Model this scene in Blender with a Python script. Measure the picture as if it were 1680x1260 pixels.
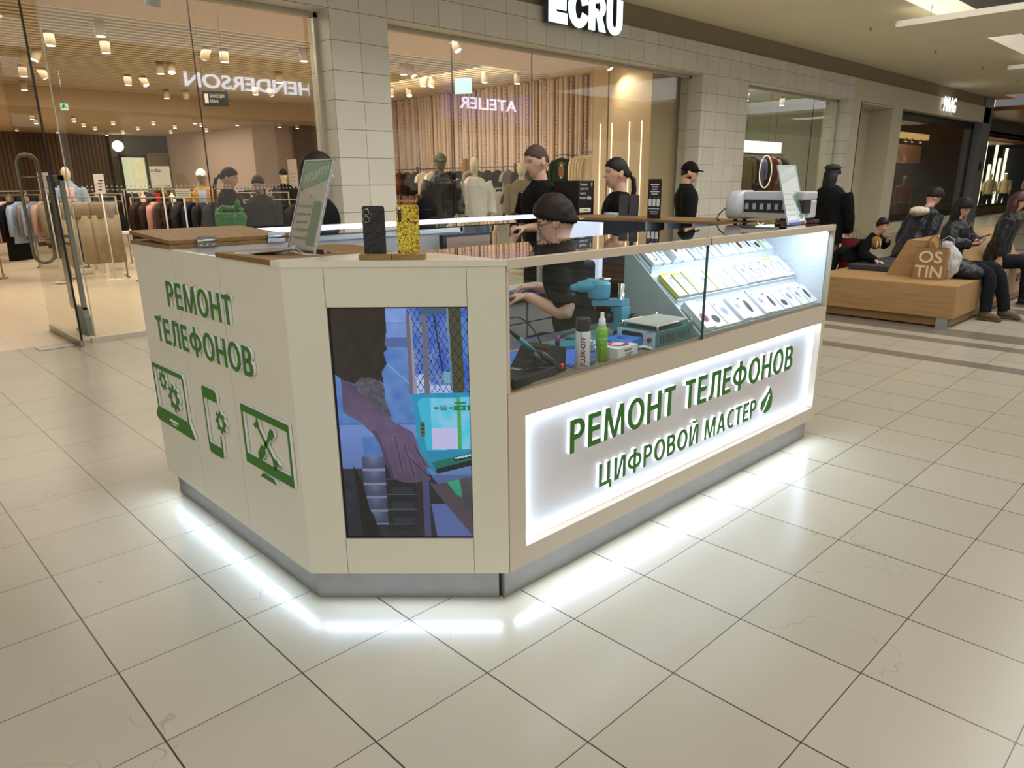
import bpy, bmesh, math, random
from mathutils import Matrix, Vector, noise
R=math.radians; PI=math.pi
for _o in list(bpy.data.objects): bpy.data.objects.remove(_o)
sc=bpy.context.scene; COL=sc.collection

# ---------------------------------------------------------------- camera (eye height 1.61 m)
def set_camera():
    yaw,pitch,roll=2.36912,-0.29271,-0.00810
    f=Vector((math.cos(pitch)*math.cos(yaw),math.cos(pitch)*math.sin(yaw),math.sin(pitch)))
    r=f.cross(Vector((0,0,1))).normalized(); u=r.cross(f)
    c,s=math.cos(roll),math.sin(roll)
    r,u=c*r+s*u,-s*r+c*u
    cd=bpy.data.cameras.new('camera'); co=bpy.data.objects.new('camera',cd); COL.objects.link(co)
    co.matrix_world=Matrix(((r.x,u.x,-f.x,2.930),(r.y,u.y,-f.y,-0.483),(r.z,u.z,-f.z,1.6093),(0,0,0,1)))
    cd.sensor_width=36; cd.lens=1183.49/1680*36
    cd.shift_x=-(849.49-840)/1680; cd.shift_y=(655.51-630)/1680
    cd.clip_start=.05; cd.clip_end=300
    sc.camera=co
set_camera()

# ---------------------------------------------------------------- exposure, world, large lights
vs=sc.view_settings; vs.view_transform='Standard'; vs.look='None'; vs.gamma=1; vs.use_curve_mapping=False
vs.exposure=.22
W=bpy.data.worlds.new('world'); sc.world=W; W.use_nodes=True
_bg=W.node_tree.nodes['Background']; _bg.inputs[0].default_value=(1.0,.975,.93,1); _bg.inputs[1].default_value=.96
sc.cycles.max_bounces=7; sc.cycles.diffuse_bounces=3; sc.cycles.glossy_bounces=3
sc.cycles.transparent_max_bounces=24; sc.cycles.transmission_bounces=4
sc.cycles.caustics_reflective=False; sc.cycles.caustics_refractive=False
sc.cycles.sample_clamp_indirect=4; sc.cycles.use_denoising=True

def area(name,loc,direction,sx,sy,power,col=(1,1,1),shape='RECTANGLE',up='Y'):
    l=bpy.data.lights.new(name,'AREA'); l.shape=shape; l.size=sx
    if shape in('RECTANGLE','ELLIPSE'): l.size_y=sy
    l.energy=power; l.color=col
    o=bpy.data.objects.new(name,l); COL.objects.link(o)
    o.rotation_euler=Vector(direction).to_track_quat('-Z',up).to_euler(); o.location=loc
    return o
WARM=(1,.86,.70); NEUT=(1,.97,.90); COOL=(.60,.77,1.0)
# fill light added above the open hall, out of frame, to brighten the facade
area('atrium_daylight',(1.9,9,7.2),(-1,0,-.85),16,2.2,520,NEUT)
# unseen fill lights added across the hall to lift the soffit and facade
for _y in (-9,-3,3,9,15,21,29): area('opposite_shop_front',(8.93,_y,1.9),(-1,0,0),4.6,3.2,15,(1,.93,.82))

# ---------------------------------------------------------------- materials
def lin(c):
    c=[x/255 for x in c[:3]]
    return tuple((x/12.92 if x<=.04045 else ((x+.055)/1.055)**2.4) for x in c)+(1,)
MATS={}
def mat(name,col,rough=.5,metal=0,spec=.5,emit=0,ecol=None,nscale=0,namt=0,bump=0,bscale=40,alpha=1,coat=0,sheen=0):
    if name in MATS: return MATS[name]
    m=bpy.data.materials.new(name); m.use_nodes=True; nt=m.node_tree; b=nt.nodes['Principled BSDF']
    c=lin(col)
    b.inputs['Base Color'].default_value=c; b.inputs['Roughness'].default_value=rough; b.inputs['Metallic'].default_value=metal
    b.inputs['Specular IOR Level'].default_value=spec; b.inputs['Alpha'].default_value=alpha
    if coat: b.inputs['Coat Weight'].default_value=coat; b.inputs['Coat Roughness'].default_value=.05
    if sheen: b.inputs['Sheen Weight'].default_value=sheen
    if emit: b.inputs['Emission Color'].default_value=lin(ecol or col); b.inputs['Emission Strength'].default_value=emit
    if nscale or bump:
        tc=nt.nodes.new('ShaderNodeTexCoord')
    if nscale:
        n=nt.nodes.new('ShaderNodeTexNoise'); n.inputs['Scale'].default_value=nscale; n.inputs['Detail'].default_value=4
        nt.links.new(tc.outputs['Object'],n.inputs['Vector'])
        mx=nt.nodes.new('ShaderNodeMix'); mx.data_type='RGBA'
        mx.inputs[6].default_value=tuple(x*(1-namt) for x in c[:3])+(1,); mx.inputs[7].default_value=tuple(min(1,x*(1+namt)) for x in c[:3])+(1,)
        nt.links.new(n.outputs['Fac'],mx.inputs[0]); nt.links.new(mx.outputs[2],b.inputs['Base Color'])
    if bump:
        n2=nt.nodes.new('ShaderNodeTexNoise'); n2.inputs['Scale'].default_value=bscale; n2.inputs['Detail'].default_value=3
        nt.links.new(tc.outputs['Object'],n2.inputs['Vector'])
        bp=nt.nodes.new('ShaderNodeBump'); bp.inputs['Strength'].default_value=bump; bp.inputs['Distance'].default_value=.01
        nt.links.new(n2.outputs['Fac'],bp.inputs['Height']); nt.links.new(bp.outputs['Normal'],b.inputs['Normal'])
    MATS[name]=m; return m
def emis(name,col,s):
    if name in MATS: return MATS[name]
    m=bpy.data.materials.new(name); m.use_nodes=True; nt=m.node_tree; nt.nodes.clear()
    e=nt.nodes.new('ShaderNodeEmission'); o=nt.nodes.new('ShaderNodeOutputMaterial')
    e.inputs[0].default_value=lin(col); e.inputs[1].default_value=s; nt.links.new(e.outputs[0],o.inputs[0]); MATS[name]=m; return m
def glassmat(name,tint=(1,1,1),refl=1.0,rough=0.0,ior=1.5):
    # thin pane: clear transmission plus a Fresnel reflection
    if name in MATS: return MATS[name]
    m=bpy.data.materials.new(name); m.use_nodes=True; nt=m.node_tree; nt.nodes.clear()
    t=nt.nodes.new('ShaderNodeBsdfTransparent'); t.inputs[0].default_value=tuple(tint)+(1,)
    g=nt.nodes.new('ShaderNodeBsdfGlossy'); g.inputs['Roughness'].default_value=rough; g.inputs[0].default_value=(1,1,1,1)
    f=nt.nodes.new('ShaderNodeFresnel'); f.inputs[0].default_value=ior
    gm=nt.nodes.new('ShaderNodeNewGeometry'); iv=nt.nodes.new('ShaderNodeMath'); iv.operation='MULTIPLY_ADD'; iv.inputs[1].default_value=1/ior-ior; iv.inputs[2].default_value=ior
    nt.links.new(gm.outputs['Backfacing'],iv.inputs[0]); nt.links.new(iv.outputs[0],f.inputs[0])
    k=nt.nodes.new('ShaderNodeMath'); k.operation='MULTIPLY'; k.inputs[1].default_value=refl; k.use_clamp=True
    x=nt.nodes.new('ShaderNodeMixShader'); o=nt.nodes.new('ShaderNodeOutputMaterial')
    nt.links.new(f.outputs[0],k.inputs[0]); nt.links.new(k.outputs[0],x.inputs[0]); nt.links.new(t.outputs[0],x.inputs[1]); nt.links.new(g.outputs[0],x.inputs[2]); nt.links.new(x.outputs[0],o.inputs[0])
    MATS[name]=m; return m
class NT:
    """small helper for hand-made node materials"""
    def __init__(s,name):
        s.m=bpy.data.materials.new(name); s.m.use_nodes=True; s.t=s.m.node_tree; s.b=s.t.nodes['Principled BSDF']; s.tc=s.t.nodes.new('ShaderNodeTexCoord')
    def n(s,ty,**k):
        x=s.t.nodes.new(ty)
        for a,v in k.items(): setattr(x,a,v)
        return x
    def l(s,a,b): s.t.links.new(a,b)
    def math(s,op,a,b=None,c=None):
        x=s.n('ShaderNodeMath',operation=op)
        for i,v in enumerate((a,b,c)):
            if v is None: continue
            if isinstance(v,(int,float)): x.inputs[i].default_value=v
            else: s.l(v,x.inputs[i])
        return x.outputs[0]
    def mix(s,f,a,b):
        x=s.n('ShaderNodeMix',data_type='RGBA')
        for i,v in ((0,f),(6,a),(7,b)):
            if isinstance(v,(int,float)): x.inputs[i].default_value=v
            elif isinstance(v,tuple): x.inputs[i].default_value=v
            else: s.l(v,x.inputs[i])
        return x.outputs[2]
    def noise(s,scale,detail=3,vec=None,rough=.5,dist=0):
        x=s.n('ShaderNodeTexNoise'); x.inputs['Scale'].default_value=scale; x.inputs['Detail'].default_value=detail; x.inputs['Roughness'].default_value=rough; x.inputs['Distortion'].default_value=dist
        s.l(vec or s.tc.outputs['Object'],x.inputs['Vector']); return x.outputs['Fac']
    def mapping(s,scale=(1,1,1),loc=(0,0,0),rot=(0,0,0)):
        x=s.n('ShaderNodeMapping'); x.inputs['Scale'].default_value=scale; x.inputs['Location'].default_value=loc; x.inputs['Rotation'].default_value=rot
        s.l(s.tc.outputs['Object'],x.inputs['Vector']); return x.outputs['Vector']
def gridline(N,coord,period,off,w):
    """1 on a joint line of width w (m) every period"""
    a=N.math('ADD',coord,off); b=N.math('DIVIDE',a,period); c=N.math('FRACT',b); d=N.math('SUBTRACT',c,.5); e=N.math('ABSOLUTE',d)
    return N.math('GREATER_THAN',e,.5-w/2/period)
def floor_material():
    N=NT('floor_tiles'); sep=N.n('ShaderNodeSeparateXYZ'); N.l(N.tc.outputs['Object'],sep.inputs[0]); X,Y=sep.outputs[0],sep.outputs[1]
    lx=gridline(N,X,.45,0,.0035); ly=gridline(N,Y,.45,0,.0055); line=N.math('MAXIMUM',lx,ly)
    # value of each tile
    cx=N.math('FLOOR',N.math('DIVIDE',X,.45)); cy=N.math('FLOOR',N.math('DIVIDE',Y,.45))
    cmb=N.n('ShaderNodeCombineXYZ'); N.l(cx,cmb.inputs[0]); N.l(cy,cmb.inputs[1])
    wn=N.n('ShaderNodeTexWhiteNoise',noise_dimensions='2D'); N.l(cmb.outputs[0],wn.inputs['Vector'])
    base=N.mix(wn.outputs['Value'],lin((174,167,149)),lin((182,175,157)))
    soft=N.noise(2.2,5); base=N.mix(N.math('MULTIPLY',soft,.5),base,lin((164,157,140)))
    # thin marble veins
    vn=N.noise(1.1,4,rough=.55,dist=.1); vv=N.math('ABSOLUTE',N.math('SUBTRACT',vn,.5)); vein=N.math('LESS_THAN',vv,.0012)
    gate=N.math('GREATER_THAN',N.noise(1.7,1),.56); vein=N.math('MULTIPLY',N.math('MULTIPLY',vein,gate),.3)
    base=N.mix(vein,base,lin((120,98,78)))
    # scuffs
    sp=N.noise(38,2); sg=N.math('GREATER_THAN',sp,.78); sg=N.math('MULTIPLY',sg,N.math('GREATER_THAN',N.noise(.9,1,vec=N.mapping(loc=(3.3,1.2,0))),.60)); base=N.mix(N.math('MULTIPLY',sg,.4),base,lin((110,98,84)))
    # dark inlaid bands that cross the mall
    band=None
    for a,b in ((6.75,6.97),(7.66,7.88),(8.10,8.52),(9.5,9.72),(10.1,10.5),(13.3,13.52),(14.2,14.42),(19.8,20.2),(25.5,25.9),(31,31.6)):
        t=N.math('MULTIPLY',N.math('GREATER_THAN',Y,a),N.math('LESS_THAN',Y,b)); band=t if band is None else N.math('MAXIMUM',band,t)
    band=N.math('MULTIPLY',band,N.math('GREATER_THAN',X,-3.2))
    base=N.mix(band,base,lin((122,114,102)))
    # the shop's own warmer floor and the threshold joint
    shop=N.math('LESS_THAN',X,-5.85); base=N.mix(shop,base,lin((222,205,178)))
    ln=N.math('MULTIPLY',line,N.math('SUBTRACT',1,N.math('MULTIPLY',shop,.75)))
    base=N.mix(ln,base,lin((62,52,44)))
    jt=N.math('LESS_THAN',N.math('ABSOLUTE',N.math('ADD',X,5.85)),.006); base=N.mix(jt,base,lin((80,55,35)))
    N.l(base,N.b.inputs['Base Color'])
    N.b.inputs['Roughness'].default_value=.25
    N.b.inputs['Specular IOR Level'].default_value=.42
    return N.m
def tile_material(name,col,pw,ph,offw,offh,axis='Y',col2=None,line=(110,104,88)):
    """stacked rectangular wall tiles; axis = world horizontal axis of the wall"""
    N=NT(name); sep=N.n('ShaderNodeSeparateXYZ'); N.l(N.tc.outputs['Object'],sep.inputs[0])
    g=N.n('ShaderNodeNewGeometry'); sg=N.n('ShaderNodeSeparateXYZ'); N.l(g.outputs['Normal'],sg.inputs[0])
    H=sep.outputs[1]; Z=sep.outputs[2]
    facing=N.math('GREATER_THAN',N.math('ABSOLUTE',sg.outputs[0]),.5)
    lh=N.math('MULTIPLY',gridline(N,H,pw,offw,.006),facing); lz=gridline(N,Z,ph,offh,.007); ln=N.math('MAXIMUM',lh,lz)
    cmb=N.n('ShaderNodeCombineXYZ'); N.l(N.math('FLOOR',N.math('DIVIDE',N.math('ADD',H,offw),pw)),cmb.inputs[0]); N.l(N.math('FLOOR',N.math('DIVIDE',N.math('ADD',Z,offh),ph)),cmb.inputs[1])
    wn=N.n('ShaderNodeTexWhiteNoise',noise_dimensions='2D'); N.l(cmb.outputs[0],wn.inputs['Vector'])
    base=N.mix(wn.outputs['Value'],lin(col),lin(col2 or col)); base=N.mix(ln,base,lin(line)); N.l(base,N.b.inputs['Base Color'])
    N.b.inputs['Roughness'].default_value=.45; N.b.inputs['Specular IOR Level'].default_value=.35
    return N.m
def wood_material(name,c1,c2,axis=0,scale=1.0,rough=.4):
    if name in MATS: return MATS[name]
    N=NT(name); sc3=[34*scale]*3; sc3[axis]=2.2*scale
    a=N.noise(1,5,vec=N.mapping(scale=tuple(sc3)),rough=.6,dist=.8); ramp=N.math('SMOOTHSTEP',a,.0,1.0) if False else a
    k=N.math('MULTIPLY_ADD',ramp,1.7,-.35); x=N.n('ShaderNodeClamp'); N.l(k,x.inputs[0])
    N.l(N.mix(x.outputs[0],lin(c1),lin(c2)),N.b.inputs['Base Color']); N.b.inputs['Roughness'].default_value=rough; N.b.inputs['Specular IOR Level'].default_value=.35
    MATS[name]=N.m; return N.m

# ---------------------------------------------------------------- mesh builder
def frame_of(d):
    d=Vector(d).normalized(); a=Vector((0,0,1)) if abs(d.z)<.9 else Vector((1,0,0))
    x=a.cross(d).normalized(); return x,d.cross(x)
class MB:
    def __init__(s,T=None): s.v=[]; s.f=[]; s.mi=[]; s.sm=[]; s.T=T or Matrix()
    def add(s,vs,fs,mi=0,smooth=False):
        k=len(s.v); T=s.T
        s.v+= [tuple(T@Vector(v)) for v in vs]
        for f in fs: s.f.append([i+k for i in f]); s.mi.append(mi); s.sm.append(smooth)
        return s
    def box(s,x0,y0,z0,x1,y1,z1,mi=0):
        v=[(x,y,z) for z in (z0,z1) for y in (y0,y1) for x in (x0,x1)]
        return s.add(v,[(0,2,3,1),(4,5,7,6),(0,1,5,4),(1,3,7,5),(3,2,6,7),(2,0,4,6)],mi)
    def cbox(s,c,d,mi=0): return s.box(c[0]-d[0]/2,c[1]-d[1]/2,c[2]-d[2]/2,c[0]+d[0]/2,c[1]+d[1]/2,c[2]+d[2]/2,mi)
    def rings(s,R_,mi=0,caps=True,smooth=True,closed=True):
        n=len(R_[0]); vs=[p for r in R_ for p in r]; fs=[]
        for i in range(len(R_)-1):
            for j in range(n if closed else n-1):
                a=i*n+j; b=i*n+(j+1)%n; fs.append((a,b,b+n,a+n))
        if caps and closed: fs.append(tuple(range(n-1,-1,-1))); fs.append(tuple((len(R_)-1)*n+j for j in range(n)))
        return s.add(vs,fs,mi,smooth)
    def cyl(s,p0,p1,r0,r1=None,n=14,mi=0,caps=True,smooth=True):
        r1=r0 if r1 is None else r1; p0=Vector(p0); p1=Vector(p1); x,y=frame_of(p1-p0)
        return s.rings([[tuple(p+(x*math.cos(2*PI*j/n)+y*math.sin(2*PI*j/n))*r) for j in range(n)] for p,r in ((p0,r0),(p1,r1))],mi,caps,smooth)
    def tube(s,pts,r,n=8,mi=0,closed=False,smooth=True,flat=1.0):
        pts=[Vector(p) for p in pts]; m=len(pts); rs=r if isinstance(r,(list,tuple)) else [r]*m; out=[]; px=None
        for i,p in enumerate(pts):
            a=pts[(i-1)%m] if (i or closed) else p; b=pts[(i+1)%m] if (i<m-1 or closed) else p
            d=(b-a).normalized() if (b-a).length>1e-9 else Vector((0,0,1))
            if px is None: px,py=frame_of(d)
            else:
                px=(px-d*px.dot(d)); px=px.normalized() if px.length>1e-6 else frame_of(d)[0]; py=d.cross(px)
            out.append([tuple(p+(px*math.cos(2*PI*j/n)+py*math.sin(2*PI*j/n)*flat)*rs[i]) for j in range(n)])
        if closed: out.append(out[0])
        return s.rings(out,mi,not closed,smooth)
    def lathe(s,prof,o=(0,0,0),n=20,mi=0,smooth=True,sx=1,sy=1):
        return s.rings([[(o[0]+r*sx*math.cos(2*PI*j/n),o[1]+r*sy*math.sin(2*PI*j/n),o[2]+z) for j in range(n)] for r,z in prof],mi,True,smooth)
    def prism(s,poly,h0,h1,mi=0,M=None,mis=None):
        n=len(poly); M=M or Matrix(); vs=[tuple(M@Vector((x,y,h0))) for x,y in poly]+[tuple(M@Vector((x,y,h1))) for x,y in poly]
        k=len(s.v); s.add(vs,[tuple(range(n-1,-1,-1)),tuple(range(n,2*n))],mi)
        return s.add(vs,[(i,(i+1)%n,(i+1)%n+n,i+n) for i in range(n)],mi if mis is None else mis)
    def ball(s,c,r,n=14,m=9,mi=0,f=None):
        rx,ry,rz=(r,r,r) if isinstance(r,(int,float)) else r; rg=[]
        for i in range(m+1):
            t=PI*i/m; t=min(max(t,.02),PI-.02)
            rg.append([(c[0]+rx*math.sin(t)*math.cos(2*PI*j/n),c[1]+ry*math.sin(t)*math.sin(2*PI*j/n),c[2]-rz*math.cos(t)) for j in range(n)])
        return s.rings(rg,mi)
    def text(s,tx,M,h=None,w=None,depth=.002,mi=0,mis=None,bold=0,align='L',cap=.729,shear=0):
        vs,fs,nz,(x0,x1,y0,y1)=text_geo(tx,bold,shear)
        sy=(h/cap) if h else None; sx=(w/(x1-x0)) if w else sy; sy=sy or sx
        ox={'L':x0,'C':(x0+x1)/2,'R':x1}[align]
        P=[tuple(M@Vector(((v[0]-ox)*sx,v[1]*sy,(v[2]+.5)*depth))) for v in vs]
        A=[f for f,z in zip(fs,nz) if z>.9]; B=[f for f,z in zip(fs,nz) if z<=.9]
        s.add(P,A,mi); return s.add(P,B,mi if mis is None else mis)
    def build(s,name,mats,parent=None,bevel=0,seg=2,sub=0,auto=False,T=None):
        me=bpy.data.meshes.new(name); vs=s.v
        me.from_pydata(vs,[],s.f); mats=mats if isinstance(mats,(list,tuple)) else [mats]
        for m in mats: me.materials.append(m)
        me.polygons.foreach_set('material_index',s.mi); me.polygons.foreach_set('use_smooth',s.sm)
        bm=bmesh.new(); bm.from_mesh(me); bmesh.ops.recalc_face_normals(bm,faces=bm.faces); bm.to_mesh(me); bm.free()
        o=bpy.data.objects.new(name,me); COL.objects.link(o)
        if parent is not None: o.parent=parent
        if T is not None: o.matrix_local=T
        if bevel:
            b=o.modifiers.new('bevel','BEVEL'); b.width=bevel; b.segments=seg; b.limit_method='ANGLE'; b.angle_limit=R(40); b.harden_normals=False
        if sub: b=o.modifiers.new('sub','SUBSURF'); b.levels=sub; b.render_levels=sub
        return o
_TG={}
def text_geo(tx,bold=0,shear=0):
    k=(tx,bold,shear)
    if k in _TG: return _TG[k]
    c=bpy.data.curves.new('lettering','FONT'); c.body=tx; c.size=1; c.extrude=.5; c.offset=bold; c.shear=shear; c.resolution_u=3
    o=bpy.data.objects.new('lettering',c); COL.objects.link(o); dg=bpy.context.evaluated_depsgraph_get(); dg.update()
    me=bpy.data.meshes.new_from_object(o.evaluated_get(dg))
    vs=[tuple(v.co) for v in me.vertices]; fs=[tuple(p.vertices) for p in me.polygons]; nz=[p.normal.z for p in me.polygons]
    bpy.data.objects.remove(o); bpy.data.curves.remove(c); bpy.data.meshes.remove(me)
    if not vs: vs=[(0,0,0)]; 
    xs=[v[0] for v in vs]; ys=[v[1] for v in vs]
    _TG[k]=(vs,fs,nz,(min(xs),max(xs),min(ys),max(ys))); return _TG[k]
# bold block capitals drawn from straight and curved strokes, unit height
def _bar(x0,y0,x1,y1,t):
    """stroke with horizontal cut ends when steep, else square ends"""
    dx,dy=x1-x0,y1-y0
    if abs(dy)<1e-6: return [(x0,y0-t/2),(x1,y0-t/2),(x1,y0+t/2),(x0,y0+t/2)]
    w=t*math.hypot(dx,dy)/abs(dy)/2
    return [(x0-w,y0),(x0+w,y0),(x1+w,y1),(x1-w,y1)]
def _arc(cx,cy,rx,ry,a0,a1,t,n=14):
    P=[]; Q=[]
    for i in range(n+1):
        a=R(a0+(a1-a0)*i/n); P.append((cx+rx*math.cos(a),cy+ry*math.sin(a))); Q.append((cx+(rx-t)*math.cos(a),cy+(ry-t*.88)*math.sin(a)))
    return [[P[i],P[i+1],Q[i+1],Q[i]] for i in range(n)]
def glyph(c):
    t=.175; h=t/2; H=.155
    V=lambda x:_bar(x,0,x,1,t)
    if c=='Р': return .60,[V(h)]+[[(t,1-H),(.30,1-H),(.30,1),(t,1)],[(t,.39),(.30,.39),(.30,.39+H),(t,.39+H)]]+_arc(.30,.695,.30,.305,-90,90,t)
    if c=='Е': return .54,[V(h),[(t,1-H),(.53,1-H),(.53,1),(t,1)],[(t,.44),(.50,.44),(.50,.44+H),(t,.44+H)],[(t,0),(.54,0),(.54,H),(t,H)]]
    if c=='М': return .92,[[(0,0),(.155,0),(.185,1),(.05,1)],[(.92,0),(.87,1),(.735,1),(.765,0)],[(.05,1),(.235,1),(.525,.0),(.395,0)],[(.87,1),(.685,1),(.395,0),(.525,0)]]
    if c=='О': return .80,_arc(.40,.5,.40,.515,0,360,t,28)
    if c=='С': return .62,_arc(.42,.5,.42,.515,62,298,t,18)
    if c=='Н': return .70,[V(h),V(.70-h),[(t,.42),(.70-t,.42),(.70-t,.42+H),(t,.42+H)]]
    if c=='Т': return .60,[_bar(.30,0,.30,1,t),[(0,1-H),(.60,1-H),(.60,1),(0,1)]]
    if c=='Л': return .70,[V(.70-h),[(.16,1-H),(.70-t,1-H),(.70-t,1),(.16,1)],[(.16,1),(.335,1),(.315,.5),(.265,.16),(.17,.02),(.0,-.02),(.0,.14),(.09,.17),(.135,.4)]]
    if c=='В': return .62,[V(h),[(t,1-H),(.30,1-H),(.30,1),(t,1)],[(t,.44),(.32,.44),(.32,.44+H),(t,.44+H)],[(t,0),(.32,0),(.32,H),(t,H)]]+_arc(.30,.735,.28,.265,-90,90,t)+_arc(.32,.297,.30,.297,-90,90,t)
    if c=='Ф': return .92,[_bar(.46,-.06,.46,1.06,t)]+_arc(.46,.5,.46,.36,0,360,t*.95,28)
    if c=='Ц': return .80,[V(h),V(.66-h),[(0,0),(.74,0),(.74,H),(0,H)],[(.62,-.2),(.77,-.2),(.77,H),(.62,H)]]
    if c in 'ИЙ':
        P=[V(h),V(.72-h),[(t-.04,.0),(t+.10,0),(.72-t+.04,1),(.72-t-.10,1)]]
        if c=='Й': P+=_arc(.36,1.28,.19,.20,200,340,.11)
        return .72,P
    if c=='А': return .74,[[(0,0),(.18,0),(.45,1),(.29,1)],[(.74,0),(.56,0),(.29,1),(.45,1)],[(.14,.22),(.60,.22),(.56,.36),(.18,.36)]]
def letters(tx,M,w,h,depth,mats,parent,name='letter',gap=.14,space=.40):
    """one raised mesh per character, fitted to width w and capital height h on the plane M"""
    x=0; L=[]
    for ch in tx:
        if ch==' ': x+=space; continue
        gw,P=glyph(ch); L.append((x,P)); x+=gw+gap
    x-=gap; sx=w/x; out=[]
    for ox,P in L:
        m=MB()
        for i,q in enumerate(P):
            e=.00006*(i%9); q=[((a+ox)*sx,b*h) for a,b in q]; m.prism(q,.0005+e,depth-e,1,M); m.prism(q,depth-e,depth+.0015+e,0,M)
        out.append(m.build(name,mats,parent))
    return out
def plane(o,x,y):
    """matrix with origin o, local x axis x, local y axis y, z out"""
    x=Vector(x).normalized(); y=Vector(y).normalized(); z=x.cross(y); o=Vector(o)
    return Matrix(((x.x,y.x,z.x,o.x),(x.y,y.y,z.y,o.y),(x.z,y.z,z.z,o.z),(0,0,0,1)))
def tag(o,label=None,cat=None,group=None,kind=None):
    if label: o['label']=label
    if cat: o['category']=cat
    if group: o['group']=group
    if kind: o['kind']=kind
    return o
def thing(name,label,cat,loc=(0,0,0),rz=0,group=None,scale=1):
    o=bpy.data.objects.new(name,None); COL.objects.link(o); o.location=loc; o.rotation_euler=(0,0,rz); o.scale=(scale,)*3
    o.empty_display_size=.1
    return tag(o,label,cat,group)
def children(o): return [c for c in bpy.data.objects if c.parent==o] if o.name not in KIDS else KIDS[o.name]
KIDS={}
def copy_tree(o,parent=None,loc=None,rz=None,label=None,scale=None):
    c=o.copy(); COL.objects.link(c)
    if parent is not None: c.parent=parent
    if loc is not None: c.location=loc
    if rz is not None: c.rotation_euler=(0,0,rz)
    if scale is not None: c.scale=(scale,)*3
    if label: c['label']=label
    for ch in children(o): copy_tree(ch,c)
    return c
def struct(o): o['kind']='structure'; return o
def rot(ax,deg): return Matrix.Rotation(R(deg),4,ax)
def tr(x,y,z): return Matrix.Translation((x,y,z))
def rrect(x0,y0,x1,y1,r,n=4):
    P=[]
    for cx,cy,a in ((x1-r,y1-r,0),(x0+r,y1-r,90),(x0+r,y0+r,180),(x1-r,y0+r,270)):
        for i in range(n+1): t=R(a+90*i/n); P.append((cx+r*math.cos(t),cy+r*math.sin(t)))
    return P
def fuse(b,name,m,parent,vox=.008,wr=0,wscale=9,smooth=3,seed=0,T=None):
    """one continuous skin over overlapping volumes, then cloth or skin relief"""
    o=b.build('fusing',m); md=o.modifiers.new('r','REMESH'); md.mode='VOXEL'; md.voxel_size=vox; md.use_smooth_shade=True
    if smooth: s=o.modifiers.new('s','SMOOTH'); s.iterations=smooth; s.factor=.5
    dg=bpy.context.evaluated_depsgraph_get(); dg.update(); me=bpy.data.meshes.new_from_object(o.evaluated_get(dg)); bpy.data.objects.remove(o)
    me.name=name
    if wr:
        nn=[v.normal.copy() for v in me.vertices]
        for v,nv in zip(me.vertices,nn):
            p=Vector((v.co.x*wscale,v.co.y*wscale,v.co.z*wscale*.55+seed)); h=noise.noise(p)+.5*noise.noise(p*2.3); v.co+=nv*(h*wr)
    for p in me.polygons: p.use_smooth=True
    me.materials.clear(); me.materials.append(m)
    q=bpy.data.objects.new(name,me); COL.objects.link(q); q.parent=parent
    return q
# ================================================================= THE SETTING
M_floor=floor_material()
M_tile=tile_material('facade_tiles',(212,208,195),.415,.335,.0,.0885,col2=(204,200,187))
M_plaster=mat('plaster',(204,197,172),.75,spec=.2,nscale=1.2,namt=.04)
M_soffit=mat('soffit_paint',(244,236,212),.85,spec=.1,nscale=.8,namt=.03)
M_dark=mat('dark_bulkhead',(150,140,116),.85,spec=.1)
M_white=mat('white_paint',(225,222,212),.6,spec=.3)
M_black=mat('black_metal',(18,18,18),.4)
M_alu=mat('aluminium',(176,176,172),.35,metal=.9)
M_frame=mat('pale_frame',(196,190,172),.45,metal=.3)
M_shopwall=mat('shop_wall_paint',(198,170,142),.7,spec=.2)
M_shopceil=mat('shop_ceiling_paint',(192,170,138),.8,spec=.15)
M_slat=mat('slat_paint',(205,190,160),.6,spec=.2)
M_void=mat('ceiling_void',(70,56,38),.9,spec=.05)
M_glass=glassmat('shop_glass',(.94,.955,.94),1.1)
M_glass_clear=glassmat('show_glass',(.96,.98,.975),.55)
M_edge=mat('glass_edge',(70,110,104),.15,spec=.6)
FX=-5.4          # facade face
GX=-5.7          # glass line
b=MB(); b.box(-40,-14,-.06,16,62,0); struct(b.build('floor',M_floor))
# facade: piers, lintel band and upper wall (one tiled front)
def wallbox(name,m,*a): bb=MB(); bb.box(*a); return struct(bb.build(name,m))
b=MB()
b.box(FX-.5,-14,3.582,FX,19.95,4.13)           # tiled lintel
b.box(FX-.5,4.56,0,FX,5.39,3.582)              # pier beside the entrance
b.box(FX-.5,12.72,0,FX,14.5,3.582)             # second pier
b.box(FX-.5,19.64,0,FX,19.95,3.582)            # end strip
struct(b.build('wall_facade',M_tile))
b=MB(); b.box(FX-.5,-14,4.13,FX-.08,33.0,4.62); struct(b.build('trim_1',M_dark))
b=MB(); b.box(FX-.5,19.95,3.59,FX,32.6,4.13); b.box(FX-.5,19.95,0,FX,20.5,3.59); b.box(FX-.75,20.5,0,FX-.65,22.75,3.59); b.box(FX-1.0,20.5,3.55,FX,22.75,3.6)
b.box(FX-1.0,20.45,0,FX,20.5,3.59)
b.box(FX-1.0,22.75,0,FX,23.55,3.59); b.box(FX-.5,23.55,0,FX,31.85,.30)
struct(b.build('wall_niche',M_plaster))
b=MB(); b.box(FX-.5,31.8,0,FX,32.9,4.62); struct(b.build('trim_2',mat('grey_column',(120,122,124),.5)))
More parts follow.
